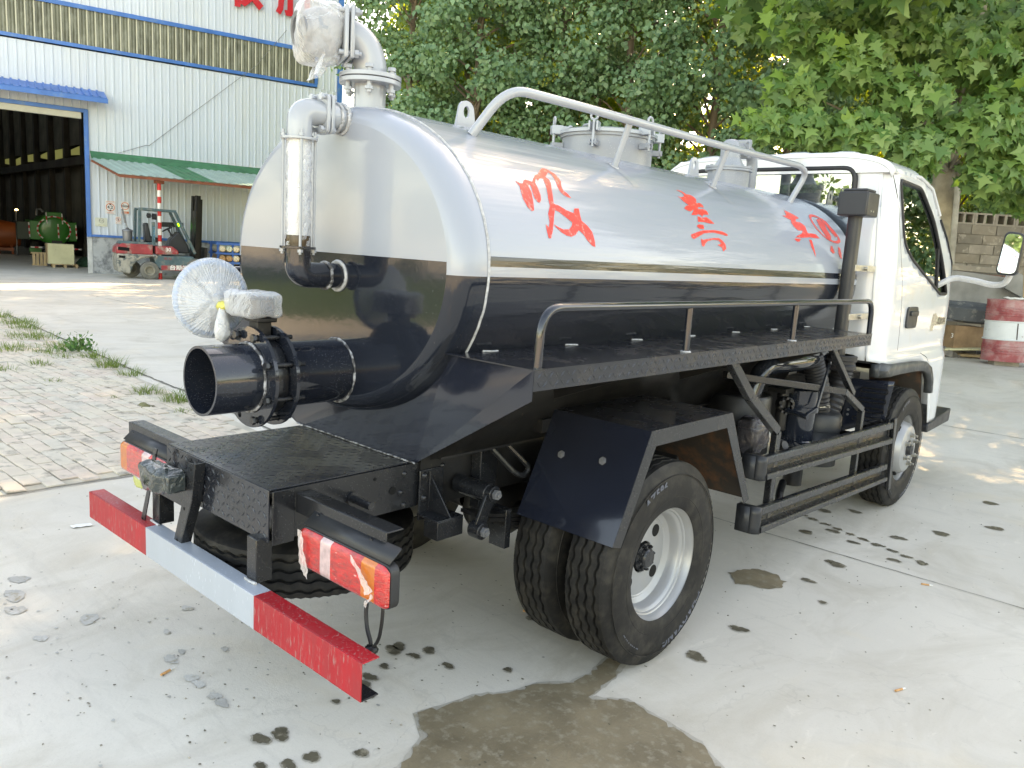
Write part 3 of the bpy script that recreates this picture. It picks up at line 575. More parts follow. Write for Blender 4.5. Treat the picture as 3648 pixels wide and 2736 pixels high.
# --- walkways
WX, WZ = .93, 1.182
for sg in (1, -1):
    R_ = lambda mb: mb if sg > 0 else MB().add([(-x,y,z) for x,y,z in mb.v], [f[::-1] for f in mb.f])
    wk = build('walkway', R_(MB().box(.52, WX, -.833, 1.912, WZ-.004, WZ)), M['tread'], T)
    build('walkway_lip', R_(MB().box(WX-.004, WX, -.831, 1.910, WZ-.062, WZ-.0045)), M['tread'], wk)
    if sg > 0:
        build('tread_pattern', tread_marks(lambda u, v, h: (u, v, WZ+h), .57, .925, -.82, 1.9, .028, .010, .0026, .0005), M['tread'], wk, smooth=0, kind='stuff')
        build('tread_pattern', tread_marks(lambda u, v, h: (WX+h, u, v), -.82, 1.9, WZ-.058, WZ-.006, .026, .013, .0034, .0018), M['tread'], wk, smooth=0, kind='stuff')
    build('inner_flange', R_(MB().box(WX-.03, WX-.005, -.83, 1.91, WZ-.062, WZ-.057)), M['blackdirty'], wk)
    wr = build('walkway_rail', R_(MB().tube(fillet([(.91,-.795,WZ-.002),(.91,-.79,1.352),(.91,1.91,1.352),(.91,1.92,WZ-.002)], .13, 9), .0135, 14)), M['black'], T)
    for y in (.02, .935):
        build('rail_post', R_(MB().cyl((.91,y,WZ-.002), (.91,y,1.342), .0125, 12)), M['black'], wr)
        if sg > 0: build('weld_bead', MB().tube([(.91+.016*math.cos(t), y+.016*math.sin(t), WZ+.003) for t in np.linspace(0, 2*PI, 13)[:-1]], .004, 5, closed=True), M['weld'], wr)
    # slanting side sheet between walkway and chassis
    build('side_sheet', R_(MB().add([(.64,-.80,1.172),(.64,1.95,1.172),(.43,1.95,.80),(.43,-.75,.80)], [(0,1,2,3)])), M['blackdirty'], T, solid=.004)
    for yy in (-.35, .5, 1.4): build('gusset', R_(MB().prism([(.60,1.12),(.92,1.12),(.62,1.0)], 'Y', yy, yy+.006)), M['blackdirty'], wk)
for k in range(7): build('weld_bead', crumple(MB().tube([(.60,-.7+.42*k,WZ+.004),(.602,-.66+.42*k,WZ+.002),(.60,-.63+.42*k,WZ+.001)], .0032, 6), .002, 80, k), M['weld'], wk if False else tank)
# --- rear skirt plate with folded corners
vs = [(WX,-.835,WZ-.002),(WX,-.835,1.092),(.37,-.762,.776),(-.37,-.752,.776),(-WX,-.83,1.092),(-WX,-.83,WZ-.002),(-.55,-.80,WZ-.0),(.55,-.80,WZ-.0)]
build('rear_skirt', MB().add(vs, [(0,1,2),(0,2,7),(7,2,3,6),(6,3,5),(5,3,4)]), M['gloss'], T, smooth=0, solid=.004)
build('weld_seam', crumple(MB().tube([(.37-.0365*i,-.766+.00045*i,.775) for i in range(21)], .0028, 5), .001, 80), M['weldd'], T)
# --- chassis
ch = build('chassis_rail', MB().box(.335,.34,-1.285,3.6,.61,.765).box(.29,.335,-1.285,3.6,.61,.616).box(.29,.335,-1.285,3.6,.759,.765), M['blackfade'], T, label='right frame rail')
ch2 = build('chassis_rail', MB().box(-.34,-.335,-1.285,3.6,.61,.765).box(-.335,-.29,-1.285,3.6,.61,.616).box(-.335,-.29,-1.285,3.6,.759,.765), M['blackfade'], T, label='left frame rail')
build('rail_doubler', MB().box(.342,.350,-.72,3.2,.60,.80), M['blackdirty'], ch)
for y in (-.7, .5, 1.6, 2.6): build('cross_member', MB().box(-.33,.33,y,y+.08,.64,.74), M['blackdirty'], ch)
build('sub_frame', MB().box(.36,.43,-.70,2.4,.79,.85).box(-.43,-.36,-.70,2.4,.79,.85), M['blackdirty'], ch)
build('tank_saddle', MB().box(-.40,.40,-.72,-.69,.80,1.0).box(-.4,.4,.7,.74,.80,1.0).box(-.4,.4,2.0,2.04,.8,1.0), M['blackdirty'], ch)
for y, z in ((-.785,.735),(-.785,.625),(-.80,.672),(-.69,.73),(-.69,.645),(-.62,.74)): build('rivet', MB().lathe([(.0105,0),(.009,.005),(.005,.008),(0,.009)], (.341 if y < -.72 else .351,y,z), (1,0,0), 14), M['blackfade'], ch)
for y, z, r in ((-.835,.685,.014),(-1.215,.70,.007),(-1.24,.625,.009),(-1.16,.625,.007),(-.91,.738,.006),(-1.10,.70,.006)): build('bolt_hole', MB().cyl((.3405,y,z), (.3425,y,z), r, 18), mat('hole', (.002,.002,.002), .9) if 'hole' not in M else M['hole'], ch)
build('tow_pin', MB().cyl((.34,-1.0,.69), (.47,-1.02,.70), .013, 16).lathe([(.001,0),(.023,0),(.023,.012),(.001,.012)], (.342,-1.0,.69), (1,-.1,.05), 16), M['blackfade'], ch)
# rear deck box
dk = build('rear_deck', MB().box(-.332,.333,-1.29,-.762,.766,.771), M['tread'], T, bev=.001)
build('tread_pattern', tread_marks(lambda u, v, h: (u, v, .771+h), -.325, .328, -1.28, -.77, .027, .012, .003, .0011), M['tread'], dk, smooth=0, kind='stuff')
rp = build('rear_panel', MB().box(-.332,.333,-1.295,-1.2905,.607,.769), M['tread'], T, bev=.001)
build('tread_pattern', tread_marks(lambda u, v, h: (u, -1.295-h, v), -.325, .328, .612, .765, .03, .0135, .0034, .0022), M['tread'], rp, smooth=0, kind='stuff')
build('corner_plate', MB().box(.3425,.346,-1.288,-1.215,.60,.766), M['blackfade'], ch, bev=.001)
# lamp brackets, lamps, bumper
br = build('lamp_bracket', MB().box(.345,.775,-1.205,-1.150,.744,.749).box(.345,.775,-1.210,-1.2052,.690,.749), M['blackfade'], T, bev=.0015, label='right lamp bracket')
bl = build('lamp_bracket', MB().box(-.86,-.335,-1.205,-1.150,.734,.739).box(-.86,-.335,-1.210,-1.2052,.680,.739), M['blackfade'], T, bev=.0015, label='left lamp bracket')
for x in (.47,.72): build('bolt', MB().lathe([(.001,0),(.010,0),(.010,.008),(.001,.008)], (x,-1.21,.71), (0,-1,0), 6), M['blackfade'], br)
for x in (-.80,-.50): build('bolt', MB().lathe([(.001,0),(.010,0),(.010,.008),(.001,.008)], (x,-1.21,.70), (0,-1,0), 6), M['blackfade'], bl)
def lamp(x0, x1, zc, flip, lab):
    """tail lamp between x0 and x1; flip: amber at the outer (left) end"""
    h = .062; yb, yf = -1.215, -1.262; W = x1-x0
    oc = rpoly([(x0,zc-h),(x1,zc-h),(x1,zc+h),(x0,zc+h)], .028)
    root = build('tail_lamp', MB().prism(oc, 'Y', yb, -1.246), M['plasticb'], T, bev=.004, label=lab)
    build('hood', MB().add([(x0+.01,-1.245,zc+h+.003),(x1-.01,-1.245,zc+h+.003),(x1-.01,-1.205,zc+h+.038),(x0+.01,-1.205,zc+h+.038)], [(0,1,2,3)]), M['plasticb'], root, solid=.004)
    seg = [(0,.17,'r'),(.17,.28,'r'),(.28,.40,'w'),(.40,.74,'r'),(.74,.88,'a'),(.88,1.0,'r')]
    if flip: seg = [(0,.03,'r'),(.03,.19,'a'),(.19,.52,'r'),(.52,.66,'w'),(.66,1.0,'r')]
    for a, b, t in seg:
        xa, xb = x0+W*a, x0+W*b
        def fn(u, v, xa=xa, xb=xb):
            x = xa+(xb-xa)*u; z = zc-h+.003+(2*h-.006)*v; e = min((x-x0)/.03, (x1-x)/.03, 1); f = min(v/.16, (1-v)/.16, 1)
            e = max(e, 0); hh = (h-.003)*(1-.22*(1-e)**2); z = zc+(2*v-1)*hh
            return (x, yf+.012+(-.012)*math.sqrt(max(0, 1-(1-e)**2))*math.sqrt(max(0, 1-(1-f)**2)), z)
        build('lens', MB().grid(fn, max(3, int(14*(b-a)/.2)), 14), M['lens'+t], root, smooth=60, label={'r':'red lens','a':'amber lens','w':'clear reversing lens'}[t])
    return root
lr = lamp(.435, .845, .622, False, 'right tail lamp with torn protective film')
ll = lamp(-.835, -.42, .615, True, 'left tail lamp')
def flm(pts, seed, par=lr):
    m_ = MB().grid(lambda u, v: tuple((V(pts[0])*(1-u)+V(pts[1])*u)*(1-v)+(V(pts[2])*(1-u)+V(pts[3])*u)*v), 14, 20); build('film_scrap', crumple(m_, .006, 40, seed), M['film2'], par, smooth=180)
flm([(.452,-1.272,.680),(.472,-1.272,.678),(.468,-1.272,.565),(.510,-1.272,.548)], 3); flm([(.70,-1.272,.680),(.715,-1.272,.680),(.775,-1.272,.588),(.80,-1.272,.610)], 6)
flm([(.79,-1.270,.60),(.80,-1.27,.60),(.765,-1.27,.558),(.778,-1.27,.552)], 8)
BW, BC, BT, BB, BY = .879, .364, .472, .366, -1.36
def chan(x0, x1):
    return MB().box(x0,x1,BY,BY+.004,BB,BT).box(x0,x1,BY+.004,BY+.057,BT-.004,BT)
bm = build('rear_bumper', chan(-BC, BC), M['bgrey'], T, bev=.0018, label='grey middle of the rear bumper beam')
build('bumper_end', chan(BC+.0006, BW), M['red'], bm, bev=.0018, label='red right end of the bumper'); build('bumper_end', chan(-BW, -BC-.0006), M['red'], bm, bev=.0018, label='red left end of the bumper')
build('bumper_lower_lip', MB().box(-BW,BW,BY+.0045,BY+.057,BB,BB+.004), M['blackfade'], bm, bev=.001)
for x in (.245, -.41):
    build('bumper_post', MB().box(x,x+.055,-1.315,-1.26,BT+.001,.612), M['blackfade'], bm, bev=.003); build('weld_bead', crumple(MB().tube([(x-.004,-1.318,BT+.002),(x+.03,-1.32,BT+.003),(x+.06,-1.318,BT+.002)], .005, 6), .003, 90), M['weld'], bm)
# number plate holder with wrapped lamp
ph = build('plate_holder', MB().prism([(-.095,.765),(-.045,.770),(-.070,.64),(-.150,.468),(-.205,.455),(-.135,.62)], 'Y', -1.335, -1.332).prism([(-.045,.770),(-.040,.770),(-.066,.64),(-.146,.468),(-.150,.468),(-.070,.64)], 'Y', -1.335, -1.300), M['blackfade'], T, bev=.001)
build('plate_holder_arm', MB().prism([(-.345,.76),(-.318,.76),(-.375,.61),(-.435,.455),(-.465,.46),(-.395,.62)], 'Y', -1.335, -1.331), M['blackfade'], ph, bev=.001)
build('holder_crossbar', MB().prism([(-.33,.70),(-.07,.71),(-.07,.645),(-.13,.60),(-.33,.60)], 'Y', -1.330, -1.327).box(-.33,-.07,-1.327,-1.296,.70,.703), M['blackfade'], ph, bev=.001)
for x, z in ((-.07,.745),(-.12,.60),(-.175,.475),(-.33,.735),(-.445,.475)): build('slot', MB().cyl((x,-1.3358,z), (x,-1.3350,z), .006, 8), mat('slot_dark', (.003,.003,.003), .9), ph)
lb = build('plate_lamp', MB().box(-.27,-.10,-1.40,-1.336,.665,.725), M['filmd'], T, bev=.006)
build('plastic_wrap', crumple(blob((-.205,-1.372,.694), .10, .045, .040, 44, 30, 4), .014, 19, 3), M['filmd'], lb, smooth=60, label='black film wrapped round the plate lamp')
build('yellow_sticker', crumple(MB().grid(lambda u, v: (-.28+.06*u, -1.43, .66+.03*v), 5, 5), .006, 40), mat('yellow_green_tape', (.42,.44,.16), .5), lb, solid=.002)
cb = [(.70,-1.2,.56),(.690,-1.205,.50),(.705,-1.21,.45),(.725,-1.21,.415),(.722,-1.21,.395)]
build('lamp_cable', MB().tube(fillet(cb, .05, 6), .006, 8), M['rubberb'], lr); build('lamp_cable', MB().tube(fillet([(.76,-1.2,.56),(.765,-1.205,.50),(.76,-1.21,.44),(.735,-1.21,.405),(.72,-1.212,.40)], .05, 6), .005, 8), M['blackdirty'], lr)
build('cable_knot', crumple(blob((.728,-1.21,.397), .02, .016, .014, 18, 12), .006, 70), M['blackdirty'], lr, smooth=60)
build('wiring_loom', MB().tube(fillet([(-.20,-1.28,.60),(-.28,-1.26,.50),(-.24,-1.22,.44),(-.10,-1.20,.412),(.03,-1.18,.43),(.13,-1.17,.50),(.15,-1.16,.58)], .06, 8), .0065, 8), M['rubberb'], T)
build('cable_plug', MB().cyl((-.31,-1.25,.52), (-.275,-1.25,.485), .013, 10), M['galv'], T)
# spring hanger, shackle, leaf springs, axle
for sg in (1, -1):
    R_ = lambda mb: mb if sg > 0 else MB().add([(-x,y,z) for x,y,z in mb.v], [f[::-1] for f in mb.f])
    hg = build('spring_hanger', R_(MB().box(.352,.360,-.73,-.62,.56,.74).prism([(-.69,.735),(-.69,.59),(-.60,.59)], 'X', .36, .366).box(.36,.47,-.74,-.62,.583,.590).box(.40,.47,-.74,-.62,.52,.585).prism([(.352,.73),(.47,.59),(.352,.59)], 'Y', -.682, -.676)), M['blackfade'], T, bev=.002)
    for y, z in ((-.71,.72),(-.71,.64)): build('rivet', R_(MB().lathe([(.013,0),(.011,.006),(.005,.010),(0,.010)], (.361,y,z), (1,0,0), 14)), M['blackfade'], hg)
    sh = build('shackle', R_(MB().cyl((.36,-.545,.665), (.52,-.545,.665), .034, 22).bar((.525,-.545,.668), (.525,-.60,.548), .05, .012, (1,0,0)).cyl((.515,-.545,.668), (.545,-.545,.668), .028, 18).cyl((.50,-.60,.546), (.55,-.60,.546), .030, 18)), M['blackfade'], T, bev=.002)
    [build('nut', R_(MB().lathe([(.001,0),(.018,0),(.018,.014),(.010,.014),(.010,.022),(.001,.022)], p_, (1,0,0), 6)), M['galv'], sh) for p_ in ((.546,-.545,.668),(.551,-.60,.546))]
    for k in range(6):
        L = .60-.08*k; pts = [(.45, -L*1.0+2*L*i/12+.02, .505-.017*k+.085*((-L+2*L*i/12)/.62)**2) for i in range(13)]
        vs = []; fs = []
        for p in pts: vs += [(p[0]-.035,p[1],p[2]-.007),(p[0]+.035,p[1],p[2]-.007),(p[0]+.035,p[1],p[2]+.007),(p[0]-.035,p[1],p[2]+.007)]
        for i in range(12): fs += [(i*4+a, i*4+(a+1)%4, i*4+4+(a+1)%4, i*4+4+a) for a in range(4)]
        fs += [(3,2,1,0),(48,49,50,51)]
        build('spring_leaf', R_(MB().add(vs, fs)), M['blackdirty'], T, smooth=0)
    build('spring_clip', R_(MB().box(.41,.49,-.42,-.39,.42,.57)), M['blackfade'], T, bev=.002)
    bkt = build('hook_bracket', R_(MB().box(.352,.358,-.47,-.34,.55,.88).box(.352,.40,-.475,-.468,.56,.87)), M['blackfade'], T, bev=.002)
    build('rope_hook', R_(MB().tube(fillet([(.40,-.44,.80),(.46,-.35,.69),(.46,-.30,.67),(.46,-.27,.70),(.40,-.38,.82)], .03, 6), .011, 8)), M['blackfade'], bkt)
    build('axle_housing', R_(MB().lathe([(.06,0),(.055,.3),(.055,.62)], (.12,0,.39), (1,0,0), 24)), M['blackdirty'], T)
    build('u_bolt', R_(MB().box(.40,.50,-.06,.06,.36,.53)), M['blackdirty'], T, bev=.006)
build('differential', MB().lathe([(0,-.17),(.07,-.15),(.125,-.08),(.145,0),(.13,.08),(.08,.16),(.05,.28)], (.06,0,.40), (0,1,.1), 32), M['blackdirty'], T)
build('drain_plug', MB().cyl((.08,-.04,.235), (.08,-.04,.27), .015, 10), M['blackdirty'], T)
build('drive_shaft', MB().cyl((.04,.25,.43), (0,2.6,.58), .038, 20), M['blackdirty'], T)
# --- wheels
def tyre_mesh(w, R=.388, ri=.215, grooves=4, name='tyre'):
    """road tyre around X, outer face at +w/2, with circumferential zigzag grooves and shoulder notches"""
    seg = 160; prof = []
    h = w/2
    pr = [(ri,-h+.012,0),(ri+.012,-h+.004,0),(ri+.05,-h-.002,0),(ri+.10,-h-.004,0),(R-.045,-h+.004,0),(R-.022,-h+.012,1),(R-.008,-h+.017,1),(R-.001,-h+.024,0)]
    cw = w-.056; xs = []
    for g in range(grooves):
        c = -cw/2+cw*(g+.5)/grooves; xs.append(c)
    tr_ = []
    for g, c in enumerate(xs):
        tr_ += [(R+.002,c-.006,2),(R-.009,c-.0035,2),(R-.009,c+.0035,2),(R+.002,c+.006,2)]
    full = pr+tr_+[(r, -x, k) for r, x, k in pr[::-1]]
    vs = []
    for i in range(seg):
        a = 2*PI*i/seg; zz = .0035*(1 if (i//2)%2 else -1)
        for r, x, k in full:
            rr = r-(.009 if (k == 1 and i%2) else 0)
            vs.append((x+(zz if k == 2 else 0), rr*math.cos(a), rr*math.sin(a)))
    n = len(full); fs = []
    for i in range(seg):
        j = (i+1)%seg
        for k in range(n-1): fs.append((i*n+k, j*n+k, j*n+k+1, i*n+k+1))
    return MB().add(vs, [f[::-1] for f in fs])
def place(o, parent, loc, rot=None):
    o.parent = parent; o.location = V(loc)-wloc(parent); _wl[o.name] = V(loc)
    if rot: o.rotation_euler = rot
    return o
tyre0 = build('tyre', tyre_mesh(.196), M['rubber'], None, origin=(0,0,0), smooth=28)
def side_text(body, rad, ang, size, x):
    def fn(u, v):
        a = ang-u/rad; r = rad+v; return (x+.0008, -r*math.cos(a)*-1, r*math.sin(a))
    return text_mb(body, size, fn, bold=.002, sp=1.15)
M['tlet'] = mat('worn_sidewall_lettering', (.085,.095,.12), .5, var=.3)
def rim_rear():
    # deep outward dish: flange, drop, flat disc set far in
    return MB().lathe([(.236,.088),(.232,.094),(.224,.090),(.216,.080),(.212,.062),(.206,.055),(.199,.052),(.196,.045),(.188,.040),(.184,.034),(.182,.012),(.178,.0),(.160,-.012),(.155,-.009),(.150,-.012),(.10,-.010),(.062,-.008),(.060,-.016)], (0,0,0), (1,0,0), 72)
def rim_front():
    return MB().lathe([(.232,.070),(.234,.080),(.224,.076),(.214,.066),(.206,.040),(.196,.020),(.190,.018),(.176,.050),(.166,.090),(.15,.112),(.13,.120),(.075,.122),(.060,.118),(.052,.100)], (0,0,0), (1,0,0), 72)
M['hole'] = mat('dark_opening', (.004,.004,.004), .9)
def wheel(name, x, y, sg, kind, lab):
    w = build(name, MB().lathe([(.215,-.075),(.205,-.06),(.205,.055),(.215,.075)], (0,0,0), (1,0,0), 48), M['silver'], None, origin=(0,0,0), label=lab)
    place(w, T, (x,y,.388)); 
    if sg < 0: w.rotation_euler = (0,0,PI)
    def sub(o): o.parent = w; o.location = (0,0,0); return o
    def cp(o, nm):
        c = o.copy(); c.name = nm; COL.objects.link(c); c.parent = w; c.location = (0,0,0); return c
    if not wheel.t: wheel.t.append(sub(tyre0))
    else: cp(tyre0, 'tyre')
    if kind != 'inner':
        for bd, ang, rr, sz in (('AZ586', 1.95, .318, .045), ('CHAOYANG', -1.05, .318, .047), ('7.00R16LT', 4.0, .310, .026), ('TUBELESS', .3, .306, .018)):
            sub(build('sidewall_lettering', side_text(bd, rr, ang, sz, .1005), M['tlet'], None, origin=(0,0,0), smooth=0))
    for rr_ in (.262, .345):
        sub(build('sidewall_rib', MB().tube([(.0985 if rr_ < .3 else .0985, rr_*math.cos(a), rr_*math.sin(a)) for a in np.linspace(0, 2*PI, 97)[:-1]], .0022, 5, closed=True), M['rubber'], None, origin=(0,0,0)))
    if kind == 'rear':
        sub(build('rim', rim_rear(), M['silver'], None, origin=(0,0,0), smooth=30))
        sub(build('hub', MB().lathe([(.054,-.012),(.054,.000),(.040,.003),(.038,.018),(.032,.024),(0,.026)], (0,0,0), (1,0,0), 32), M['blackfade'], None, origin=(0,0,0), smooth=30))
        for k in range(8):
            a = 2*PI*k/8+.2; sub(build('bolt', MB().cyl((-.004,.047*math.cos(a),.047*math.sin(a)), (.010,.047*math.cos(a),.047*math.sin(a)), .0078, 6).cyl((.010,.047*math.cos(a),.047*math.sin(a)), (.016,.047*math.cos(a),.047*math.sin(a)), .005, 8), M['blackfade'], None, origin=(0,0,0), smooth=30))
        for k in range(4):
            a = .82+2*PI*k/4; p = (0, .118*math.cos(a), .118*math.sin(a)); sub(build('hand_hole', MB().cyl((-.016,*p[1:]), (-.0092,*p[1:]), .0245, 28), M['hole'], None, origin=(0,0,0)))
    elif kind == 'front':
        sub(build('rim', rim_front(), M['silver'], None, origin=(0,0,0), smooth=30))
        sub(build('hub', MB().lathe([(.056,.09),(.056,.112),(.040,.118),(.036,.140),(0,.146)], (0,0,0), (1,0,0), 28), M['plasticb'], None, origin=(0,0,0), smooth=30))
        for k in range(6):
            a = 2*PI*k/6+.5; c_, s_ = .092*math.cos(a), .092*math.sin(a)
            sub(build('wheel_nut', MB().lathe([(.001,.120),(.019,.120),(.019,.126),(.0145,.127),(.0145,.144),(.008,.146),(.008,.162),(.001,.163)], (0,c_,s_), (1,0,0), 6), M['steel'], None, origin=(0,0,0), smooth=20))
        for k in range(3):
            a = 2*PI*k/3+2.2; sub(build('hand_hole', MB().cyl((.060,.172*math.cos(a),.172*math.sin(a)), (.080,.166*math.cos(a),.166*math.sin(a)), .020, 20), M['hole'], None, origin=(0,0,0)))
    return w
wheel.t = []
wheel('wheel', .83, 0, 1, 'rear', 'outer right rear wheel with deep silver rim'); wheel('wheel', .585, 0, 1, 'inner', 'inner right rear wheel')
wheel('wheel', .787, 2.98, 1, 'front', 'right front wheel with protruding hub and nuts')
wheel('wheel', -.83, 0, -1, 'rear', 'outer left rear wheel'); wheel('wheel', -.585, 0, -1, 'inner', 'inner left rear wheel'); wheel('wheel', -.787, 2.98, -1, 'front', 'left front wheel')
sw = build('spare_wheel', MB().lathe([(.215,-.07),(.205,0),(.215,.07),(.12,.05),(.02,.05)], (0,0,0), (0,0,1), 40), M['blackdirty'], None, origin=(0,0,0), label='spare wheel slung flat under the rear deck'); place(sw, T, (-.06,-.90,.43))
c = tyre0.copy(); c.name = 'tyre'; COL.objects.link(c); c.parent = sw; c.location = (0,0,0); c.rotation_euler = (0,PI/2,0)
build('front_axle', MB().cyl((-.7,2.98,.38), (.7,2.98,.38), .05, 16), M['blackdirty'], T)
# --- mudguards
for sg in (1, -1):
    R_ = lambda mb: mb if sg > 0 else MB().add([(-x,y,z) for x,y,z in mb.v], [f[::-1] for f in mb.f])
    oy = [(-.371,.548),(-.190,.922),(.397,.922),(.630,.520)]
    iy = [(.588,.508),(.362,.866),(-.155,.866),(-.322,.535)]
    poly = oy+iy
    mg = build('mudguard', R_(MB().add([(.93,y,z) for y,z in poly], [(0,7,6,1)[::-1],(1,6,5,2)[::-1],(2,5,4,3)[::-1]])), M['blackfade'], T, smooth=0, solid=.003, label='%s rear mudguard' % ('right' if sg > 0 else 'left'))
    XI = .50
    build('mudguard_flap', R_(MB().add([(.931,*oy[0]),(.931,*oy[1]),(XI,*oy[1]),(XI,*oy[0])], [(0,1,2,3)])), M['gloss'], mg, smooth=0, solid=.003)
    build('mudguard_top', R_(MB().add([(.931,*oy[1]),(.931,*oy[2]),(XI,*oy[2]),(XI,*oy[1])], [(0,1,2,3)])), M['tread'], mg, smooth=0, solid=.003)
    build('mudguard_front', R_(MB().add([(.931,*oy[2]),(.931,*oy[3]),(XI,*oy[3]),(XI,*oy[2])], [(0,1,2,3)])), M['rusty'], mg, smooth=0, solid=.003)
    for x, t in ((.60,.62),(.78,.66)):
        y, z = -.371+.181*t, .548+.374*t; build('bolt', R_(MB().lathe([(.001,0),(.016,0),(.015,.003),(.011,.003),(.010,.010),(.001,.010)], (x,y-.001,z), (0,-.9,.436), 6)), M['galv'], mg)
    build('mudguard_arm', R_(MB().box(.35,.50,-.26,-.21,.84,.89).box(.35,.5,.25,.30,.83,.88)), M['blackdirty'], mg)
# --- side guard
GT = [(.833,.659),(.865,.564)]
def gy(y, z0, z1): t = (y-.84)/(2.60-.84); return z0+(z1-z0)*t
def rail_g(zt0, zt1, zb0, zb1, lab):
    xs_ = [(.900,0,.17),(.880,.17,.62),(.904,.62,1.0)]
    mb = MB(); Y = [.84, 2.60]
    prof = [(.896,0),(.902,.04),(.902,.30),(.897,.34),(.876,.37),(.872,.66),(.908,.73),(.912,.77),(.912,.96),(.904,1)]
    vs = []
    for y in Y:
        zt, zb = gy(y, zt0, zt1), gy(y, zb0, zb1)
        vs += [(x, y, zt+(zb-zt)*f) for x, f in prof]+[(.872, y, zt+(zb-zt)*f) for x, f in prof[::-1]]
    n = len(prof)*2; fs = [(i, (i+1)%n, n+(i+1)%n, n+i) for i in range(n)]+[tuple(range(n-1,-1,-1)), tuple(range(n, 2*n))]
    g = build('side_guard_rail', MB().add(vs, [f[::-1] for f in fs]), M['blackfade'], sgd, label=lab, smooth=30, bev=.001)
    zt, zb = zt0, zb0
    def cap(u, v):
        a = PI/2*u; return (.866+.038*math.cos(a), .84-.038*math.sin(a), zt+(zb-zt)*v)
    build('guard_end_cap', MB().grid(cap, 10, 4).add([(.866,.802,zt),(.80,.802,zt),(.80,.802,zb),(.866,.802,zb)], [(0,1,2,3)]).add([(.866,.84,zt)]+[cap(k/8, 0) for k in range(9)]+[(.80,.802,zt),(.80,.84,zt)], [tuple(range(12))]), M['plasticb'], sgd, solid=.003)
    return g
sgd = build('side_guard', MB().prism([(2.60,.625),(2.675,.612),(2.735,.170),(2.66,.19)], 'X', .862, .880), M['blackfade'], T, bev=.003, label='right side underrun guard')
build('guard_front_post', MB().bar((.893,2.640,.630), (.893,2.705,.165), .045, .02, (1,0,0)), M['blackfade'], sgd, bev=.003)
rail_g(.665, .612, .558, .476, 'upper guard rail'); rail_g(.430, .348, .308, .238, 'lower guard rail')
# posts and struts carrying guard and walkway
for nm, pts, w in (('strut', [(.86,.47,1.12),(.86,.68,.95),(.86,1.00,.755),(.86,.995,.33)], .045), ('strut', [(.86,1.54,1.12),(.86,1.935,.845)], .03), ('strut', [(.60,.95,.985),(.86,1.80,.868),(.86,2.115,.735),(.86,2.115,.30)], .034)):
    mb = MB()
    for a, b in zip(pts[:-1], pts[1:]): mb.bar(a, b, w, .032, (1,0,0))
    build(nm, mb, M['blackfade'], T, bev=.003)
# --- tanks, filters, pump parts behind the guard
build('air_tank', MB().lathe([(0,.60),(.155,.60),(.165,.612),(.165,.845),(.155,.857),(0,.862)], (.52,1.28,0), (0,0,1), 36), M['blackdirty'], T)
vp = build('oil_separator', MB().lathe([(0,.57),(.088,.57),(.092,.58),(.092,.60),(.086,.605),(.086,.755),(.100,.758),(.100,.785),(.090,.788),(.090,.87),(.082,.872),(.082,.80)], (.70,1.63,0), (0,0,1), 36), M['black'], T)
ac = build('air_cleaner', MB().lathe([(0,.40),(.12,.40),(.125,.52),(.128,.525),(.128,.545),(.124,.55),(.124,.60),(.130,.605),(.130,.68),(.118,.70),(.06,.705),(.06,.74)], (.66,2.02,0), (0,0,1), 40), M['plasticb'], T)
def hose(pts, r, nm, m=None, par=None):
    P_ = fillet(pts, .10, 8); out = []; 
    for a, b in zip(P_[:-1], P_[1:]):
        k = max(1, int((b-a).length/.009)); out += [a+(b-a)*i/k for i in range(k)]
    out.append(P_[-1]); build(nm, MB().tube(out, [r*(1+(.07 if i%2 else 0)) for i in range(len(out))], 20), m or M['rubberb'], par or T, smooth=25)
hose([(.66,2.0,.72),(.66,1.98,.84),(.62,1.92,1.02)], .058, 'rubber_hose', None, ac); hose([(.70,2.22,1.0),(.68,2.20,.80),(.66,2.16,.66),(.62,2.08,.58)], .060, 'rubber_hose', None, ac)
build('hose_clamp', MB().lathe([(.060,0),(.063,0),(.063,.014),(.060,.014)], (.66,2.0,.735), (0,0,1), 28, closed=True).cyl((.70,1.98,.742), (.735,1.97,.742), .005, 8), M['steel'], ac)
build('suction_pipe', MB().tube(fillet([(.60,1.26,.86),(.62,1.30,1.00),(.66,1.75,1.005),(.60,2.1,1.00)], .09, 8), .045, 24), M['black'], T)
build('cross_pipe', MB().tube(fillet([(.55,1.5,1.06),(.66,1.8,1.055),(.3,2.2,1.05)], .06, 8), .035, 20), M['blackdirty'], T)
vl = build('hand_valve', MB().lathe([(.03,0),(.045,.01),(.045,.05),(.03,.06)], (.66,1.50,.80), (.6,-.5,0), 20).box(.60,.70,1.44,1.54,.86,.885).cyl((.66,1.5,.66), (.66,1.5,.87), .03, 16), M['blackdirty'], T, bev=.002)
build('valve_lever', MB().bar((.80,1.44,.76), (.82,1.56,.80), .018, .008).bar((.82,1.56,.80), (.82,1.68,1.06), .02, .010, (1,0,0)).cyl((.70,1.47,.775), (.83,1.43,.765), .014, 12), M['black'], vl, bev=.001)
build('valve_joint', MB().cyl((.82,1.66,1.04), (.82,1.70,1.10), .018, 12), M['blackfade'], vl)
for k in range(8): a = 2*PI*k/8; build('bolt', MB().cyl((.70+.035*math.cos(a)*.5,1.45+.035*math.cos(a)*.8,.80+.04*math.sin(a)), (.715+.035*math.cos(a)*.5,1.435+.035*math.cos(a)*.8,.80+.04*math.sin(a)), .007, 6), M['blackfade'], vl)
bx = build('valve_block', MB().box(.66,.76,.98,1.16,.60,.74).box(.68,.74,1.0,1.05,.74,.79), M['blackdirty'], T, bev=.008)
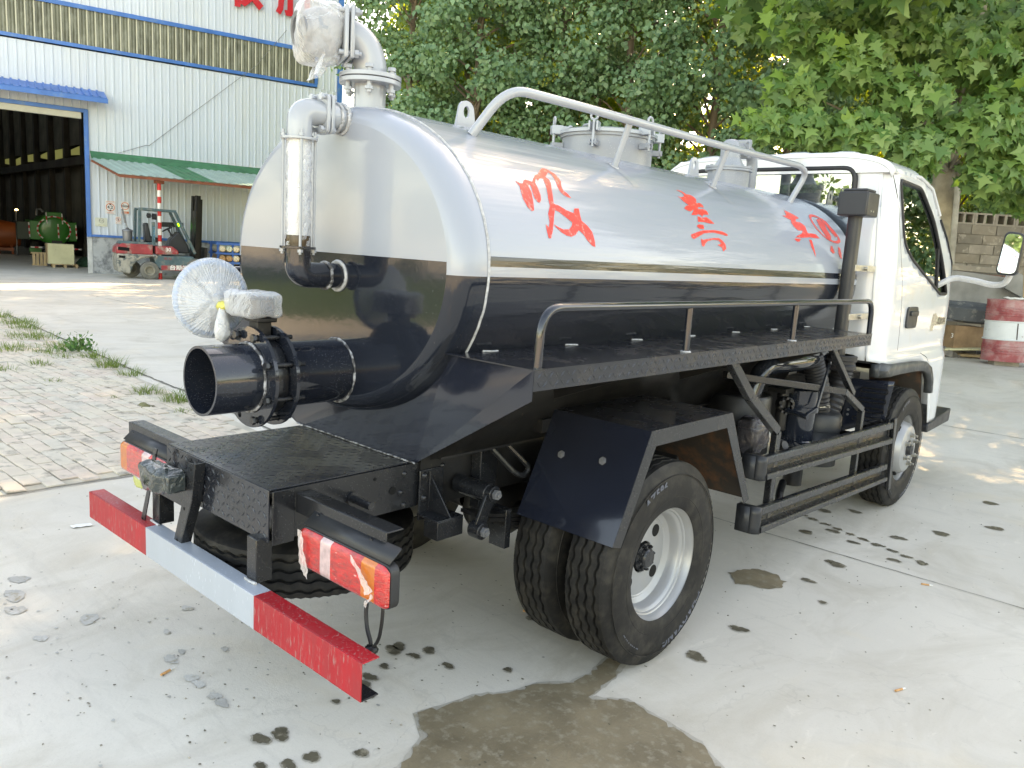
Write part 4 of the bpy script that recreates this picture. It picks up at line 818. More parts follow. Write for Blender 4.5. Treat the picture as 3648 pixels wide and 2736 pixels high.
build('plastic_wrap', crumple(blob((.715,1.07,.70), .06, .10, .09, 30, 20, 3), .014, 22, 6), film('clear_wrap_dark', .35, (.12,.11,.12), .18), bx, smooth=60)
build('gauge', MB().cyl((.80,1.20,.64), (.83,1.19,.655), .022, 16), M['blackdirty'], T); build('drain_cock', MB().cyl((.80,1.20,.57), (.80,1.20,.61), .008, 8), mat('brass', (.6,.38,.1), .35, metal=.9), T); build('tap_handle', MB().bar((.80,1.20,.60), (.83,1.27,.585), .012, .006), mat('red_plastic', (.6,.01,.02), .4), T)
build('lower_pipe', MB().cyl((.55,2.03,.24), (.55,2.03,.45), .055, 20).tube(fillet([(.55,1.9,.27),(.6,1.75,.25),(.62,1.70,.20)], .05, 5), .022, 10), M['blackdirty'], T)
build('gearbox_casing', MB().box(-.25,.25,1.5,2.6,.45,.80).lathe([(.26,0),(.26,.4)], (0,2.2,.62), (0,1,0), 20), M['blackdirty'], T, bev=.03)
build('fuel_tank', MB().prism(rpoly([(-.85,.42),(-.45,.42),(-.45,.74),(-.85,.74)], .08), 'Y', 1.0, 1.9), M['galv'], T)
build('relay_box', MB().box(.45,.62,.55,.75,.60,.84), M['blackdirty'], T, bev=.01)
build('sprayed_panel', MB().add([(.55,.58,.70),(.55,1.2,.70),(.55,1.42,.33),(.55,.95,.45)], [(0,1,2,3)]), M['rusty'], T, solid=.004)
# mudflap plate behind the front wheel, with pressed slots
fmg = build('front_mudguard', MB().grid(lambda u, v: (.60+.30*u-.03*v*u, 2.515-.05*(1-v)**2*0+.03*v*v, .868-.02*(1-u)-(.24+.11*(1-u))*v), 8, 8), M['gloss'], T, solid=.004)
for i in range(4):
    z = .800-.062*i; x0, x1 = .715-.012*i, .872-.006*i; loop = rpoly([(x0,z+.004),(x1,z+.012),(x1,z-.014),(x0,z-.020)], .010, 4)
    build('pressed_slot', MB().tube([(p[0], 2.510+.03*((.86-p[1])/.3)**2, p[1]) for p in loop], .0035, 6, closed=True), M['blackdirty'], fmg)
for z in (.655,.625): build('rivet', MB().cyl((.655,2.505,z), (.655,2.515,z), .007, 10), M['galv'], fmg)
build('inner_liner', MB().box(.30,.60,2.52,2.53,.45,.86), M['blackdirty'], T)
# --- cab
def cx(y, z):
    """half width of the cab at (y, z)"""
    x = .808 if z < 1.30 else .808-.055*((z-1.30)/.78)**1.2
    if z < 1.0: x += .024*min(1, (1.0-z)/.05)*(1 if z > .55 else 1-(.55-z)*.6)
    if y < 2.56: x -= .075*((2.56-y)/.12)**1.6*(1 if y > 2.44 else 1)
    if y > 3.75: x -= .16*((y-3.75)/.4)**2
    return x
side = [(2.44,.975),(2.44,2.10),(2.95,2.105),(3.22,2.06),(3.43,1.90),(3.80,1.63),(4.02,1.32),(4.12,1.10),(4.15,.80),(4.12,.47),(3.62,.47),(3.52,.70)]+[(3.50,.80),(3.42,.885),(3.28,.93),(3.05,.945),(2.75,.95),(2.56,.955)]
win = rpoly([(2.575,2.045),(2.99,2.035),(3.30,1.86),(3.58,1.58),(3.72,1.38),(3.56,1.38),(2.87,1.60),(2.70,1.69)], [.03,.05,.1,.1,.03,.02,.10,.10], 4)
cabp = None
for sg in (1, -1):
    q = sheet(side, [win], .045, lambda u, v: (sg*cx(u, v), u, v))
    if sg > 0:
        cabp = build('cab', q, M['white'], T, smooth=50, solid=.006, label='white cab with black window rubbers')
        par = cabp
    else: build('side_panel', q, M['white'], cabp, smooth=50, solid=.006)
    P3 = lambda u, v, k=0.0: (sg*(cx(u, v)+k), u, v)
    build('window_rubber', MB().tube([P3(*p, .002) for p in resamp(win, .05)], .011, 8, closed=True), M['rubberb'], par)
    g = sheet(win, [], .06, lambda u, v: (sg*(cx(u, v)-.008), u, v)); build('side_window', g, M['glass'], par)
    build('quarter_bar', MB().tube([P3(3.47,1.70,-.004), P3(3.50,1.40,-.004)], .010, 6), M['rubberb'], par)
    seam = [(2.50,2.085),(2.545,1.95),(2.65,1.65),(2.72,1.46),(2.775,1.15),(2.79,1.005),(3.22,1.0),(3.36,.96),(3.50,.86),(3.56,.70)]
    build('door_gap', MB().tube([P3(*p, .001) for p in resamp(seam, .06)[:-12]] if False else [P3(*p, .001) for i in range(len(seam)-1) for p in [(seam[i][0]+(seam[i+1][0]-seam[i][0])*t/5, seam[i][1]+(seam[i+1][1]-seam[i][1])*t/5) for t in range(5)]], .0032, 5), M['rubberb'], par)
    crease = [(2.80,1.155),(4.08,1.14)]
    build('side_crease', MB().tube([P3(2.80+1.28*i/14, 1.135-.01*i/14, -.001) for i in range(15)], .004, 6), M['white'], par)
    hd = build('door_handle', sheet(rpoly([(2.86,1.165),(3.07,1.165),(3.07,1.30),(2.86,1.30)], .03), [], .04, lambda u, v: (sg*(cx(u, v)+.004+(.006 if .02 else 0)), u, v)), M['plasticb'], par, solid=.01, smooth=60, bev=.002)
    build('handle_grip', MB().prism(rpoly([(2.90,1.245),(3.05,1.240),(3.05,1.275),(2.90,1.275)], .012), 'X', sg*.822, sg*.834), M['plasticb'], hd, bev=.003)
    # wheel arch trim
    ar = [(2.44,.965),(2.56,.960),(2.75,.956),(3.05,.950),(3.28,.935),(3.43,.885),(3.51,.80),(3.535,.70)]
    ai = [(3.475,.70),(3.45,.79),(3.38,.845),(3.26,.875),(3.05,.885),(2.75,.89),(2.56,.89),(2.44,.885)]
    def tx(u, v): return (sg*(.838 if u > 2.5 else .80), u, v)
    build('arch_trim', sheet(ar+ai, [], .05, tx), M['arch'], par, solid=.045, smooth=30)
    build('wheel_housing', MB().add([(sg*.80,y,z) for y,z in [(2.56,.92),(3.05,.91),(3.28,.90),(3.43,.84),(3.52,.60)]]+[(sg*.45,y,z) for y,z in [(2.56,.92),(3.05,.91),(3.28,.90),(3.43,.84),(3.52,.60)]], [(i,i+1,i+6,i+5) for i in range(4)]), M['rusty'], par, solid=.004)
    build('step_bumper', MB().prism(rpoly([(3.60,.40),(4.16,.42),(4.18,.52),(3.66,.465),(3.60,.46)], .02), 'X', sg*.60, sg*.845), M['plasticb'], par, bev=.008)
    build('front_corner_trim', MB().tube([P3(3.44,1.87,.008), P3(3.62,1.76,.006), P3(3.80,1.60,.004), P3(3.97,1.36,.002)], .008, 6), M['rubberb'], par)
    build('rain_gutter', MB().tube([P3(2.46,2.098,.006), P3(2.95,2.10,.006), P3(3.22,2.055,.006), P3(3.42,1.90,.006)], .010, 8), M['white'], par)
# back wall
bw_ = [(-.735,.975),(.735,.975),(.735,1.5),(.70,2.08),(.64,2.15),(-.64,2.15),(-.70,2.08),(-.735,1.5)]
bwin = rpoly([(-.56,1.62),(.555,1.62),(.545,2.105),(-.55,2.105)], .075, 6)
build('back_wall', sheet(bw_, [bwin], .08, lambda u, v: (u, 2.445, v)), M['white'], cabp, solid=.008, smooth=40)
build('window_rubber', MB().tube([(u,2.438,v) for u,v in resamp(bwin, .06)], .017, 10, closed=True), M['rubberb'], cabp)
build('back_window', sheet(bwin, [], .15, lambda u, v: (u, 2.45, v)), M['glass'], cabp)
for x in (-.48,-.16,.16,.48): build('pressed_rib', MB().box(x-.05,x+.05,2.430,2.440,1.05,1.5), M['white'], cabp, bev=.008)
# roof with lengthwise ribs
def roof(u, v):
    x = -.755+1.51*u; y = 2.425+.86*v; e = min(1, abs(x)/.755)
    z = 2.075+.125*(1-e**5)**.5
    f = max(0, (v-.62)/.38); z -= .10*f*f; bk = max(0, 1-v/.05); z -= .03*bk*bk
    for c in (-.46,-.155,.155,.46): z += .013*max(0, 1-((x-c)/.085)**4)*(1 if .05 < v < .8 else 0) if abs(x-c) < .085 else 0
    return (x*(1-.03*f), y, z)
build('roof', MB().grid(roof, 80, 24), M['white'], cabp, smooth=50, solid=.006)
build('roof_edge', MB().grid(lambda u, v: (-.74+1.48*u, 2.428, 2.075+(.094 if abs(u-.5) < .44 else .094*(1-(abs(u-.5)-.44)/.06*.9))*v), 30, 2), M['white'], cabp, smooth=50)
# front face
fr = [(3.27,2.04),(3.82,1.42),(4.05,1.25),(4.15,1.10),(4.19,.80),(4.16,.47)]
def fsurf(a, b, n): return MB().grid(lambda u, v: ((-1+2*u)*cx(min(4.1, fr[a][0]+(fr[b][0]-fr[a][0])*v), fr[a][1]+(fr[b][1]-fr[a][1])*v), fr[a][0]+(fr[b][0]-fr[a][0])*v+.05*(1-(2*u-1)**2), fr[a][1]+(fr[b][1]-fr[a][1])*v), 20, n)
build('windscreen', fsurf(0, 1, 6), M['glass'], cabp)
for a in range(1, 5): build('front_panel', fsurf(a, a+1, 3), M['white'], cabp)
build('floor_pan', MB().box(-.76,.76,2.46,4.1,.96,.985), M['plasticb'], cabp)
for x in (-.40,.40):
    st = build('seat', MB().box(x-.24,x+.24,2.75,3.2,1.20,1.32), M['plasticb'], cabp, bev=.03, bseg=3)
    build('backrest', MB().prism([(2.66,1.28),(2.78,1.28),(2.66,1.86),(2.56,1.86)], 'X', x-.23, x+.23), mat('grey_seat_cloth', (.13,.135,.14), .9) if x < 0 else bpy.data.materials['grey_seat_cloth'], st, bev=.03, bseg=3)
    build('headrest', MB().box(x-.12,x+.12,2.57,2.65,1.87,1.99), bpy.data.materials['grey_seat_cloth'], st, bev=.03, bseg=3)
build('steering_wheel', MB().tube([(-.40+.20*math.cos(a), 3.45+.13*math.sin(a), 1.45-.14*math.sin(a)) for a in np.linspace(0, 2*PI, 33)[:-1]], .014, 8, closed=True), M['plasticb'], cabp)
build('dashboard', MB().prism([(3.5,1.2),(3.9,1.2),(3.9,1.40),(3.6,1.42)], 'X', -.74, .74), M['plasticb'], cabp)
build('number_sticker', sheet([(3.43,1.13),(3.50,1.13),(3.50,1.165),(3.80,1.165),(3.80,1.215),(3.56,1.225),(3.52,1.25),(3.46,1.245)], [], .05, lambda u, v: (cx(u, v)+.0045, u, v)), mat('weathered_badge_sticker', (.34,.24,.20), .4, var=.5, vscale=50, dust=(.52,.50,.36), dscale=60, dthr=.5, dsoft=.02), cabp, label='weathered sticker on the door')
build('sticker_text', text_mb('载重2吨', .05, lambda u, v: (cx(3.66, 1.19)+.006, 3.67+u*1.1, 1.19+v)), mat('black_print', (.03,.03,.02), .5), cabp, smooth=0)
# exhaust-style intake stack behind the cab
ik = build('intake_duct', MB().prism(rpoly([(.665,2.06),(.73,2.06),(.73,2.14),(.665,2.14)], .025), 'Z', .99, 1.80), M['plasticb'], T, smooth=40)
build('intake_head', MB().box(.625,.785,2.01,2.19,1.80,1.93).box(.64,.77,2.03,2.17,1.93,1.948), M['plasticb'], ik, bev=.014, bseg=3)
for y in (2.07,2.11): build('screw', MB().cyl((.783,y,1.828), (.788,y,1.828), .006, 10), M['steel'], ik)
build('rubber_boot', MB().lathe([(.07,0),(.085,.01),(.085,.03),(.075,.04),(.075,.055),(.088,.06),(.088,.085),(.07,.09)], (.71,2.12,.94), (0,0,1), 28), M['rubberb'], ik)
for z in (1.52, 1.245): build('clamp_strap', MB().box(.715,.733,2.10,2.43,z-.018,z+.018).cyl((.733,2.25,z), (.750,2.25,z), .012, 12), M['steel'], ik, bev=.002)
# mirror on a wrapped arm
ma = build('mirror_arm', MB().tube(fillet([(.74,3.52,1.40),(.86,3.62,1.500),(1.00,3.62,1.485),(1.10,3.62,1.462),(1.18,3.60,1.475),(1.215,3.57,1.57)], .05, 7), .020, 14), film('bubble_wrapped_arm', .7, (.66,.66,.66), .35), T, smooth=180, label='mirror arm wrapped in clear plastic')
mi = build('mirror_head', MB().prism(rpoly([(1.135,1.535),(1.26,1.53),(1.275,1.80),(1.16,1.815)], .04, 5), 'Y', 3.465, 3.53), M['plasticb'], ma, bev=.01, bseg=3)
build('mirror_glass', sheet(rpoly([(1.145,1.548),(1.250,1.543),(1.264,1.788),(1.170,1.80)], .035, 5), [], .1, lambda u, v: (u, 3.463, v)), M['mirror'], mi)
ml = build('mirror_arm', MB().tube(fillet([(-.80,3.62,1.49),(-1.10,3.62,1.46),(-1.2,3.57,1.57)], .05, 7), .018, 12), M['plasticb'], T, label='left mirror arm')
build('mirror_head', MB().prism(rpoly([(-1.26,1.53),(-1.14,1.53),(-1.14,1.81),(-1.26,1.81)], .04, 5), 'Y', 3.465, 3.53), M['plasticb'], ml, bev=.01)
# ================================================================== ground
def ss(t): t = max(0, min(1, t)); return t*t*(3-2*t)
def gz(x, y): return .27*ss((y-4.6)/5.5)*ss((x+9.5)/5)
def gmat(name, base, var, dirt, wet=False):
    m = bpy.data.materials.new(name); m.use_nodes = True; nt = m.node_tree; L = nt.links.new; b = nt.nodes['Principled BSDF']
    g = N(nt, 'ShaderNodeNewGeometry')
    def noise(sc, det=6, rg=.6, dist=0, st=None):
        s = g.outputs['Position']
        if st: mp = N(nt, 'ShaderNodeMapping'); mp.inputs['Scale'].default_value = st; L(s, mp.inputs[0]); s = mp.outputs[0]
        n = N(nt, 'ShaderNodeTexNoise'); n.inputs['Scale'].default_value = sc; n.inputs['Detail'].default_value = det; n.inputs['Roughness'].default_value = rg; n.inputs['Distortion'].default_value = dist; L(s, n.inputs['Vector']); return n.outputs['Fac']
    def mr(x, a, c, d=0, e=1): r = N(nt, 'ShaderNodeMapRange'); r.inputs[1].default_value = a; r.inputs[2].default_value = c; r.inputs[3].default_value = d; r.inputs[4].default_value = e; L(x, r.inputs[0]); return r.outputs[0]
    def mix(f, a, c):
        x = N(nt, 'ShaderNodeMix', data_type='RGBA'); L(f, x.inputs[0])
        for s_, i in ((a, 6), (c, 7)):
            if isinstance(s_, tuple): x.inputs[i].default_value = (*s_, 1)
            else: L(s_, x.inputs[i])
        return x.outputs[2]
    lo, hi = tuple(k*(1-var) for k in base), tuple(k*(1+var) for k in base)
    c = mix(mr(noise(.55, 7, .6, .4), .32, .68), lo, hi)
    c = mix(mr(noise(2.1, 8, .65, 1.2, (1,.55,1)), .47, .70, 0, .9), c, dirt)
    c = mix(mr(noise(9, 6, .7, .8, (.35,1,1)), .56, .74, 0, .45), c, tuple(k*.72 for k in base))
    c = mix(mr(noise(13, 5, .7, .6, (1,.4,1)), .60, .74, 0, .5), c, tuple(min(1, k*1.16) for k in base))
    c = mix(mr(noise(120, 4, .7), .58, .72, 0, .4), c, tuple(k*.62 for k in base))
    c = mix(mr(noise(3.2, 5, .7, .3, (.12,1.3,1)), .56, .70, 0, .35), c, tuple(k*.70 for k in base))
    c = mix(mr(noise(.9, 4, .6, 1.5), .58, .66, 0, .3), c, (.64,.55,.42))
    # scattered damp specks and crumbs
    v = N(nt, 'ShaderNodeTexVoronoi'); v.inputs['Scale'].default_value = 7; L(g.outputs['Position'], v.inputs['Vector'])
    c = mix(mr(v.outputs['Distance'], .05, .03, 0, .6), c, (.20,.185,.15)) if not wet else c
    # thin wandering cracks
    vc = N(nt, 'ShaderNodeTexVoronoi', feature='DISTANCE_TO_EDGE'); vc.inputs['Scale'].default_value = .32
    nv = N(nt, 'ShaderNodeTexNoise'); nv.inputs['Scale'].default_value = 1.6; nv.inputs['Detail'].default_value = 6; L(g.outputs['Position'], nv.inputs['Vector'])
    ad = N(nt, 'ShaderNodeVectorMath', operation='MULTIPLY_ADD'); L(nv.outputs['Color'], ad.inputs[0]); ad.inputs[1].default_value = (.9,.9,.9); L(g.outputs['Position'], ad.inputs[2]); L(ad.outputs[0], vc.inputs['Vector'])
    c = mix(mr(vc.outputs['Distance'], .0012, .0003, 0, .10), c, (.14,.13,.115))
    L(c, b.inputs['Base Color'])
    L(mr(noise(1.7, 6), .35, .7, .55, .85), b.inputs['Roughness']); b.inputs['Specular IOR Level'].default_value = .35
    bp = N(nt, 'ShaderNodeBump'); bp.inputs['Strength'].default_value = .35; bp.inputs['Distance'].default_value = .004; L(noise(55, 8, .75), bp.inputs['Height']); L(bp.outputs[0], b.inputs['Normal'])
    return m
M['conc'] = gmat('yard_concrete', (.62,.575,.50), .09, (.50,.45,.37))
xs = sorted(set([-300,-160,-90,-60]+list(range(-45,16,1))+[20,30,60,160,300])); ys = sorted(set([-300,-120,-50,-20]+list(range(-10,26,1))+[30,40,60,120,300]))
mb = MB(); mb.add([(x, y, gz(x, y)) for y in ys for x in xs], [(j*len(xs)+i, j*len(xs)+i+1, (j+1)*len(xs)+i+1, (j+1)*len(xs)+i) for j in range(len(ys)-1) for i in range(len(xs)-1)])
build('ground', mb, M['conc'], None, smooth=180, kind='structure')
M['joint'] = mat('joint_dirt', (.15,.14,.12), .9, var=.4, vscale=20)
def strip(name, pts, w, z=.003, m=None):
    """thin irregular ribbon lying on the ground"""
    P_ = []
    for a, b in zip(pts[:-1], pts[1:]):
        k = max(1, int(math.dist(a, b)/.08)); P_ += [(a[0]+(b[0]-a[0])*i/k, a[1]+(b[1]-a[1])*i/k) for i in range(k)]
    P_.append(pts[-1]); vs = []
    for i, p in enumerate(P_):
        q = P_[min(i+1, len(P_)-1)]; r = P_[max(i-1, 0)]; d = V((q[0]-r[0], q[1]-r[1])).normalized(); n = V((-d.y, d.x)); j = rnd.uniform(-.4, .4)*w; ww = w*rnd.uniform(.3, .8)
        vs += [(p[0]+n.x*(j+ww), p[1]+n.y*(j+ww), gz(*p)+z), (p[0]+n.x*(j-ww), p[1]+n.y*(j-ww), gz(*p)+z)]
    return build(name, MB().add(vs, [(2*i, 2*i+1, 2*i+3, 2*i+2) for i in range(len(P_)-1)]), m or M['joint'], None, smooth=0, kind='structure')
strip('slab_joint', [(-2.5,1.735),(12,1.76)], .006); strip('slab_joint', [(-3.5,6.0),(12,6.4)], .009, .004); strip('slab_joint', [(-2.52,-6),(-2.50,-.2),(-2.53,.66),(-2.5,5.9)], .010, .005)
strip('slab_joint', [(-16,4.1),(-9.5,4.3),(-2.6,4.4)], .012, .006); strip('slab_joint', [(-12.4,1.52),(-8.75,1.22),(-5.99,.99),(-4.88,.93),(-2.54,.72)], .020, .007)
# damp patches
def wetmat(name, col, rough, a): return mat(name, col, rough, var=.25, vscale=5, bump=.5, bscale=90, bdist=.003, coord='P', dust=(.30,.26,.19), dscale=26, dthr=.60, dsoft=.08, rvar=.15, spec=.4)
M['wet'] = wetmat('damp_concrete', (.225,.18,.118), .45, 1); M['wet2'] = wetmat('dark_damp_concrete', (.115,.10,.070), .4, 1); M['wet3'] = wetmat('drying_damp_concrete', (.44,.425,.39), .7, 1)
def patch(mb, poly, z, rough=.02, fine=.008):
    p = resamp(poly, .008 if len(poly) > 10 else .03); out = []
    for i, q in enumerate(p):
        a = rnd.uniform(0, 2*PI); k = rough*rnd.random()**2+fine*rnd.random(); out.append((q[0]+k*math.cos(a), q[1]+k*math.sin(a)))
    n = len(out); mb.add([(x, y, gz(x, y)+z) for x, y in out], [tuple(range(n))]); return mb
pud = [(.80,-1.50),(.754,-1.109),(.69,-.961),(.583,-.899),(.607,-.81),(.632,-.681),(.706,-.565),(.726,-.462),(.802,-.371),(.815,-.265),(.787,-.153),(.80,-.05),(.86,-.03),(.844,-.098),(.879,-.224),(.898,-.392),(.944,-.369),(1.0,-.306),(1.054,-.314),(1.202,-.328),(1.297,-.341),(1.404,-.405),(1.62,-.55),(1.75,-.9),(1.5,-1.35),(1.1,-1.6)]
def tess(poly, z, name, m, lab, cat='stain', grp=None):
    p = resamp(poly, .022); q = []
    for i, c in enumerate(p): a = rnd.uniform(0, 2*PI); k = .010*rnd.random()+.012*rnd.random()**3; q.append((c[0]+k*math.cos(a), c[1]+k*math.sin(a)))
    s_ = sheet(q, [], .5, lambda u, v: (u, v, gz(u, v)+z)); o = build(name, s_, m, None, smooth=0); tag(o, lab, cat, grp); return o
M['soft'] = wetmat('damp_fringe', (.41,.375,.315), .6, 1)
def grow(poly, d):
    n = len(poly); A = sum(poly[i][0]*poly[(i+1)%n][1]-poly[(i+1)%n][0]*poly[i][1] for i in range(n)); s_ = 1 if A > 0 else -1; out = []
    for i in range(n):
        a, b = V(poly[i-1]), V(poly[(i+1)%n]); t = (b-a).normalized(); out.append((poly[i][0]+t.y*d*s_, poly[i][1]-t.x*d*s_))
    return out
fringe = MB()
q = sheet([(x+rnd.uniform(-.004,.004), y+rnd.uniform(-.004,.004)) for x, y in grow(resamp(pud, .025), .013)], [], .5, lambda u, v: (u, v, gz(u, v)+.0016)); fringe.add(q.v, q.f)
tess(pud, .003, 'damp_patch', M['wet'], 'large brown damp patch spreading from under the rear tyre towards the viewer')
def blobp(x, y, r, n=26):
    p1, p2, p3 = rnd.uniform(0, 6), rnd.uniform(0, 6), rnd.uniform(0, 6); q = [r*(1+.18*math.sin(2*t+p1)+.12*math.sin(3*t+p2)+.07*math.sin(7*t+p3)) for t in [2*PI*i/n for i in range(n)]]; return [(x+q[i]*math.cos(2*PI*i/n)*1.25, y+q[i]*math.sin(2*PI*i/n)*.85) for i in range(n)]
tess([(.774,.93),(.70,1.02),(.72,1.12),(.785,1.20),(.86,1.19),(.931,1.15),(.95,1.05),(.90,.975),(.84,.96)], .003, 'damp_patch', M['wet'], 'brown damp blotch on the concrete beside the side guard, ahead of the rear wheel')
mb = MB(); mb3 = MB()
sp_ = [(1.013,.497,.035),(1.008,.149,.042),(1.009,1.582,.05),(.209,-.694,.035),(.20,-.66,.03),(.297,-.594,.028),(.291,-.662,.022),(.428,-.616,.022),(.592,-.473,.018),(.278,-.791,.020),(.301,-.875,.028),(.33,-.92,.03),(.373,-.10,.02),(.365,-1.334,.030),(.383,-1.277,.034),(.542,-1.27,.028),(.529,-1.34,.026),(.624,-1.153,.022),(.48,-1.40,.02),(.35,-1.05,.015),(.40,-.95,.012),(1.2,1.9,.03),(1.1,2.3,.04),(.95,2.0,.03),(1.25,2.6,.05),(1.45,3.0,.05),(.7,1.95,.04),(.8,2.1,.035),(1.0,1.25,.03),(1.15,1.05,.02),(.6,2.45,.05),(.75,2.6,.04),(1.3,3.6,.05),(1.5,4.2,.06)]
for x, y, r in sp_:
    bp_ = blobp(x, y, r*.8); patch(fringe, grow(bp_, .005), .0018, .003, .002); patch(mb, bp_, .0035, .004, .0015)
for i in range(260):
    x, y = rnd.gauss(.15, .9), rnd.gauss(-.9, .9); patch(mb, blobp(x, y, rnd.uniform(.0015,.005), 7), .0035, .001, .001)
for i in range(10): x = .55+.085*i; patch(mb, blobp(x, 2.25-.03*i, .02+.01*rnd.random()), .0035, .01, .004)
build('damp_spots', mb, M['wet2'], None, smooth=0, kind='stuff')
tag(build('damp_fringes', fringe, M['soft'], None, smooth=0, kind='stuff'), 'paler drying edges round the damp patches and drips on the concrete', 'stains')
tag(bpy.data.objects['damp_spots'], 'small dark oil and water spots dripped on the concrete around the truck', 'stains')
for x, y, r in [(.06,-1.324,.028),(.111,-1.325,.03),(-.094,-1.328,.030),(-.043,-1.327,.030),(-.256,-1.325,.034),(-.284,-1.273,.02),(-1.142,-1.561,.06),(-1.0,-1.6,.05),(-.461,-1.247,.02),(-.702,-1.604,.03),(-1.3,-1.5,.05),(-.75,-1.42,.05),(-.2,-1.15,.02),(-.6,-1.1,.03)]: patch(mb3, blobp(x, y, r*.75), .003, .005, .002)
for i in range(110): x, y = rnd.gauss(-.7, .6), rnd.gauss(-1.3, .35); patch(mb3, blobp(x, y, rnd.uniform(.002,.007), 7), .003, .001, .001)
o = build('drying_spots', mb3, M['wet3'], None, smooth=0, kind='stuff'); tag(o, 'pale drying splashes and grit on the concrete left of the bumper', 'stains')
mb = MB()
for i in range(700):
    x, y = (rnd.uniform(-2.4, 2.6), rnd.uniform(-2.0, 4.5)); r = rnd.uniform(.0015, .0045); mb.add([(x-r,y-r*.7,.001),(x+r,y-r,.001),(x+r*.8,y+r,.001),(x-r,y+r*.8,.001),(x,y,.001+r)], [(0,1,4),(1,2,4),(2,3,4),(3,0,4)])
o = build('grit', mb, mat('pale_grit', (.30,.27,.22), .8, var=.5, vscale=30, coord='P'), None, smooth=0, kind='stuff'); tag(o, 'fine stones and grit scattered over the yard concrete', 'grit')
M['butt'] = mat('cork_paper', (.55,.28,.12), .7, var=.2, vscale=60); M['paper'] = mat('white_paper', (.75,.74,.70), .8)
for (ax, ay), (bx_, by_), lb_ in (((-.175,-1.396),(-.189,-1.35),'cigarette butt on the concrete left of the bumper, with a crushed white end'), ((.309,-.074),(.333,-.054),'cigarette butt on the concrete beside the inner rear tyre'), ((1.638,.484),(1.655,.526),'cigarette butt alone on the open concrete at the right'), ((1.40,1.66),(1.44,1.68),'cigarette butt on the slab joint at the far right')):
    t = thing('cigarette_butt', lb_, 'cigarette butt', (ax, ay, 0), 'cigarette butts on the concrete')
    a, b = V((ax,ay,.0045)), V((bx_,by_,.0045)); build('filter', MB().cyl(a, a+(b-a)*.8, .0042, 10), M['butt'], t); build('burnt_end', MB().cyl(a+(b-a)*.8, a+(b-a)*1.15, .0038, 10, .0028), M['paper'], t)
o = build('paper_scrap', crumple(MB().grid(lambda u, v: (-1.83+.045*u+.02*v, -1.12+.09*v, .006), 4, 6), .004, 50), M['paper'], None); tag(o, 'torn scrap of white paper on the concrete left of the bumper', 'paper')
o = build('cardboard', crumple(MB().grid(lambda u, v: (-.95+.30*u, -.62+.34*v, .01+.03*math.sin(u*3)*v), 8, 8), .012, 9), mat('pale_cardboard', (.60,.54,.40), .8, var=.1), None, solid=.003); tag(o, 'piece of pale cardboard on the ground behind the bumper posts', 'cardboard')
o = build('dry_leaf', crumple(MB().grid(lambda u, v: (-4.44+.13*u, .30+.10*v, .012+.03*math.sin(u*PI)*math.sin(v*PI)), 6, 6), .02, 20), mat('dry_leaf', (.16,.15,.07), .8, var=.3), None); tag(o, 'curled dead leaf lying on the brick paving', 'leaf')
# ------------------------------------------------------------------ brick paving
pv = build('paving', MB().add([(-2.53,-2.2,.004),(-14,-2.2,.004),(-14,1.50,.004),(-12.4,1.40,.004),(-8.75,1.10,.004),(-5.99,.88,.004),(-4.88,.81,.004),(-2.53,.62,.004)], [tuple(range(7,-1,-1))]), mat('sandy_joint_dirt', (.43,.39,.315), .9, var=.3, vscale=3, bump=.4, bscale=60, coord='P', dust=(.50,.46,.38), dscale=2, dthr=.55), None, smooth=0, kind='structure')
def edge_y(x):
    P_ = [(-14,1.50),(-12.4,1.40),(-8.75,1.10),(-5.99,.88),(-4.88,.81),(-2.53,.62)]
    for a, b in zip(P_[:-1], P_[1:]):
        if a[0] <= x <= b[0]: return a[1]+(b[1]-a[1])*(x-a[0])/(b[0]-a[0])
    return .6
def pmat(name, c):
    return mat(name, c, .8, var=.2, vscale=7, coord='P', bump=.4, bscale=70, bdist=.003, dust=(.60,.53,.42), dscale=1.1, dthr=.50, dsoft=.16, dust2=((.27,.245,.20), 8, .62, .08))
PM = [pmat('faded_pink_paver', (.55,.445,.375)), pmat('pale_pink_paver', (.585,.49,.415)), pmat('grey_paver', (.52,.48,.415))]
base = []
for m in PM:
    mb = MB(); a, b, h = .097, .047, .010; mb.add([(-a,-b,0),(a,-b,0),(a,b,0),(-a,b,0),(-a,-b,h-.003),(a,-b,h-.003),(a,b,h-.003),(-a,b,h-.003),(-a+.004,-b+.004,h),(a-.004,-b+.004,h),(a-.004,b-.004,h),(-a+.004,b-.004,h)],
        [(0,1,5,4),(1,2,6,5),(2,3,7,6),(3,0,4,7),(4,5,9,8),(5,6,10,9),(6,7,11,10),(7,4,8,11),(8,9,10,11)])
    base.append(mb)
bm_ = []
for i, mb in enumerate(base):
    me = bpy.data.meshes.new('brick'); me.from_pydata(mb.v, [], mb.f); me.materials.append(PM[i]); me.update(); bm_.append(me)
br_ = []
for i in range(58):
    for j in range(30):
        x = -2.63-.2*i-(.1 if j%2 else 0); y = -1.55+.1*j
        if y+.05 < edge_y(x) and x > -13.9: br_.append((x, y))
def cdist(p): return math.hypot(p[0]-2.35, p[1]+2.5)
def vis(p): # inside the frame to the left of the truck
    d = V((p[0]-2.35, p[1]+2.5, -1.5)); z = d.dot(_F); u = d.dot(_R)/z*.7776; return u > -.53
br_.sort(key=lambda p: (not vis(p), cdist(p)))
rest = [MB(), MB(), MB()]
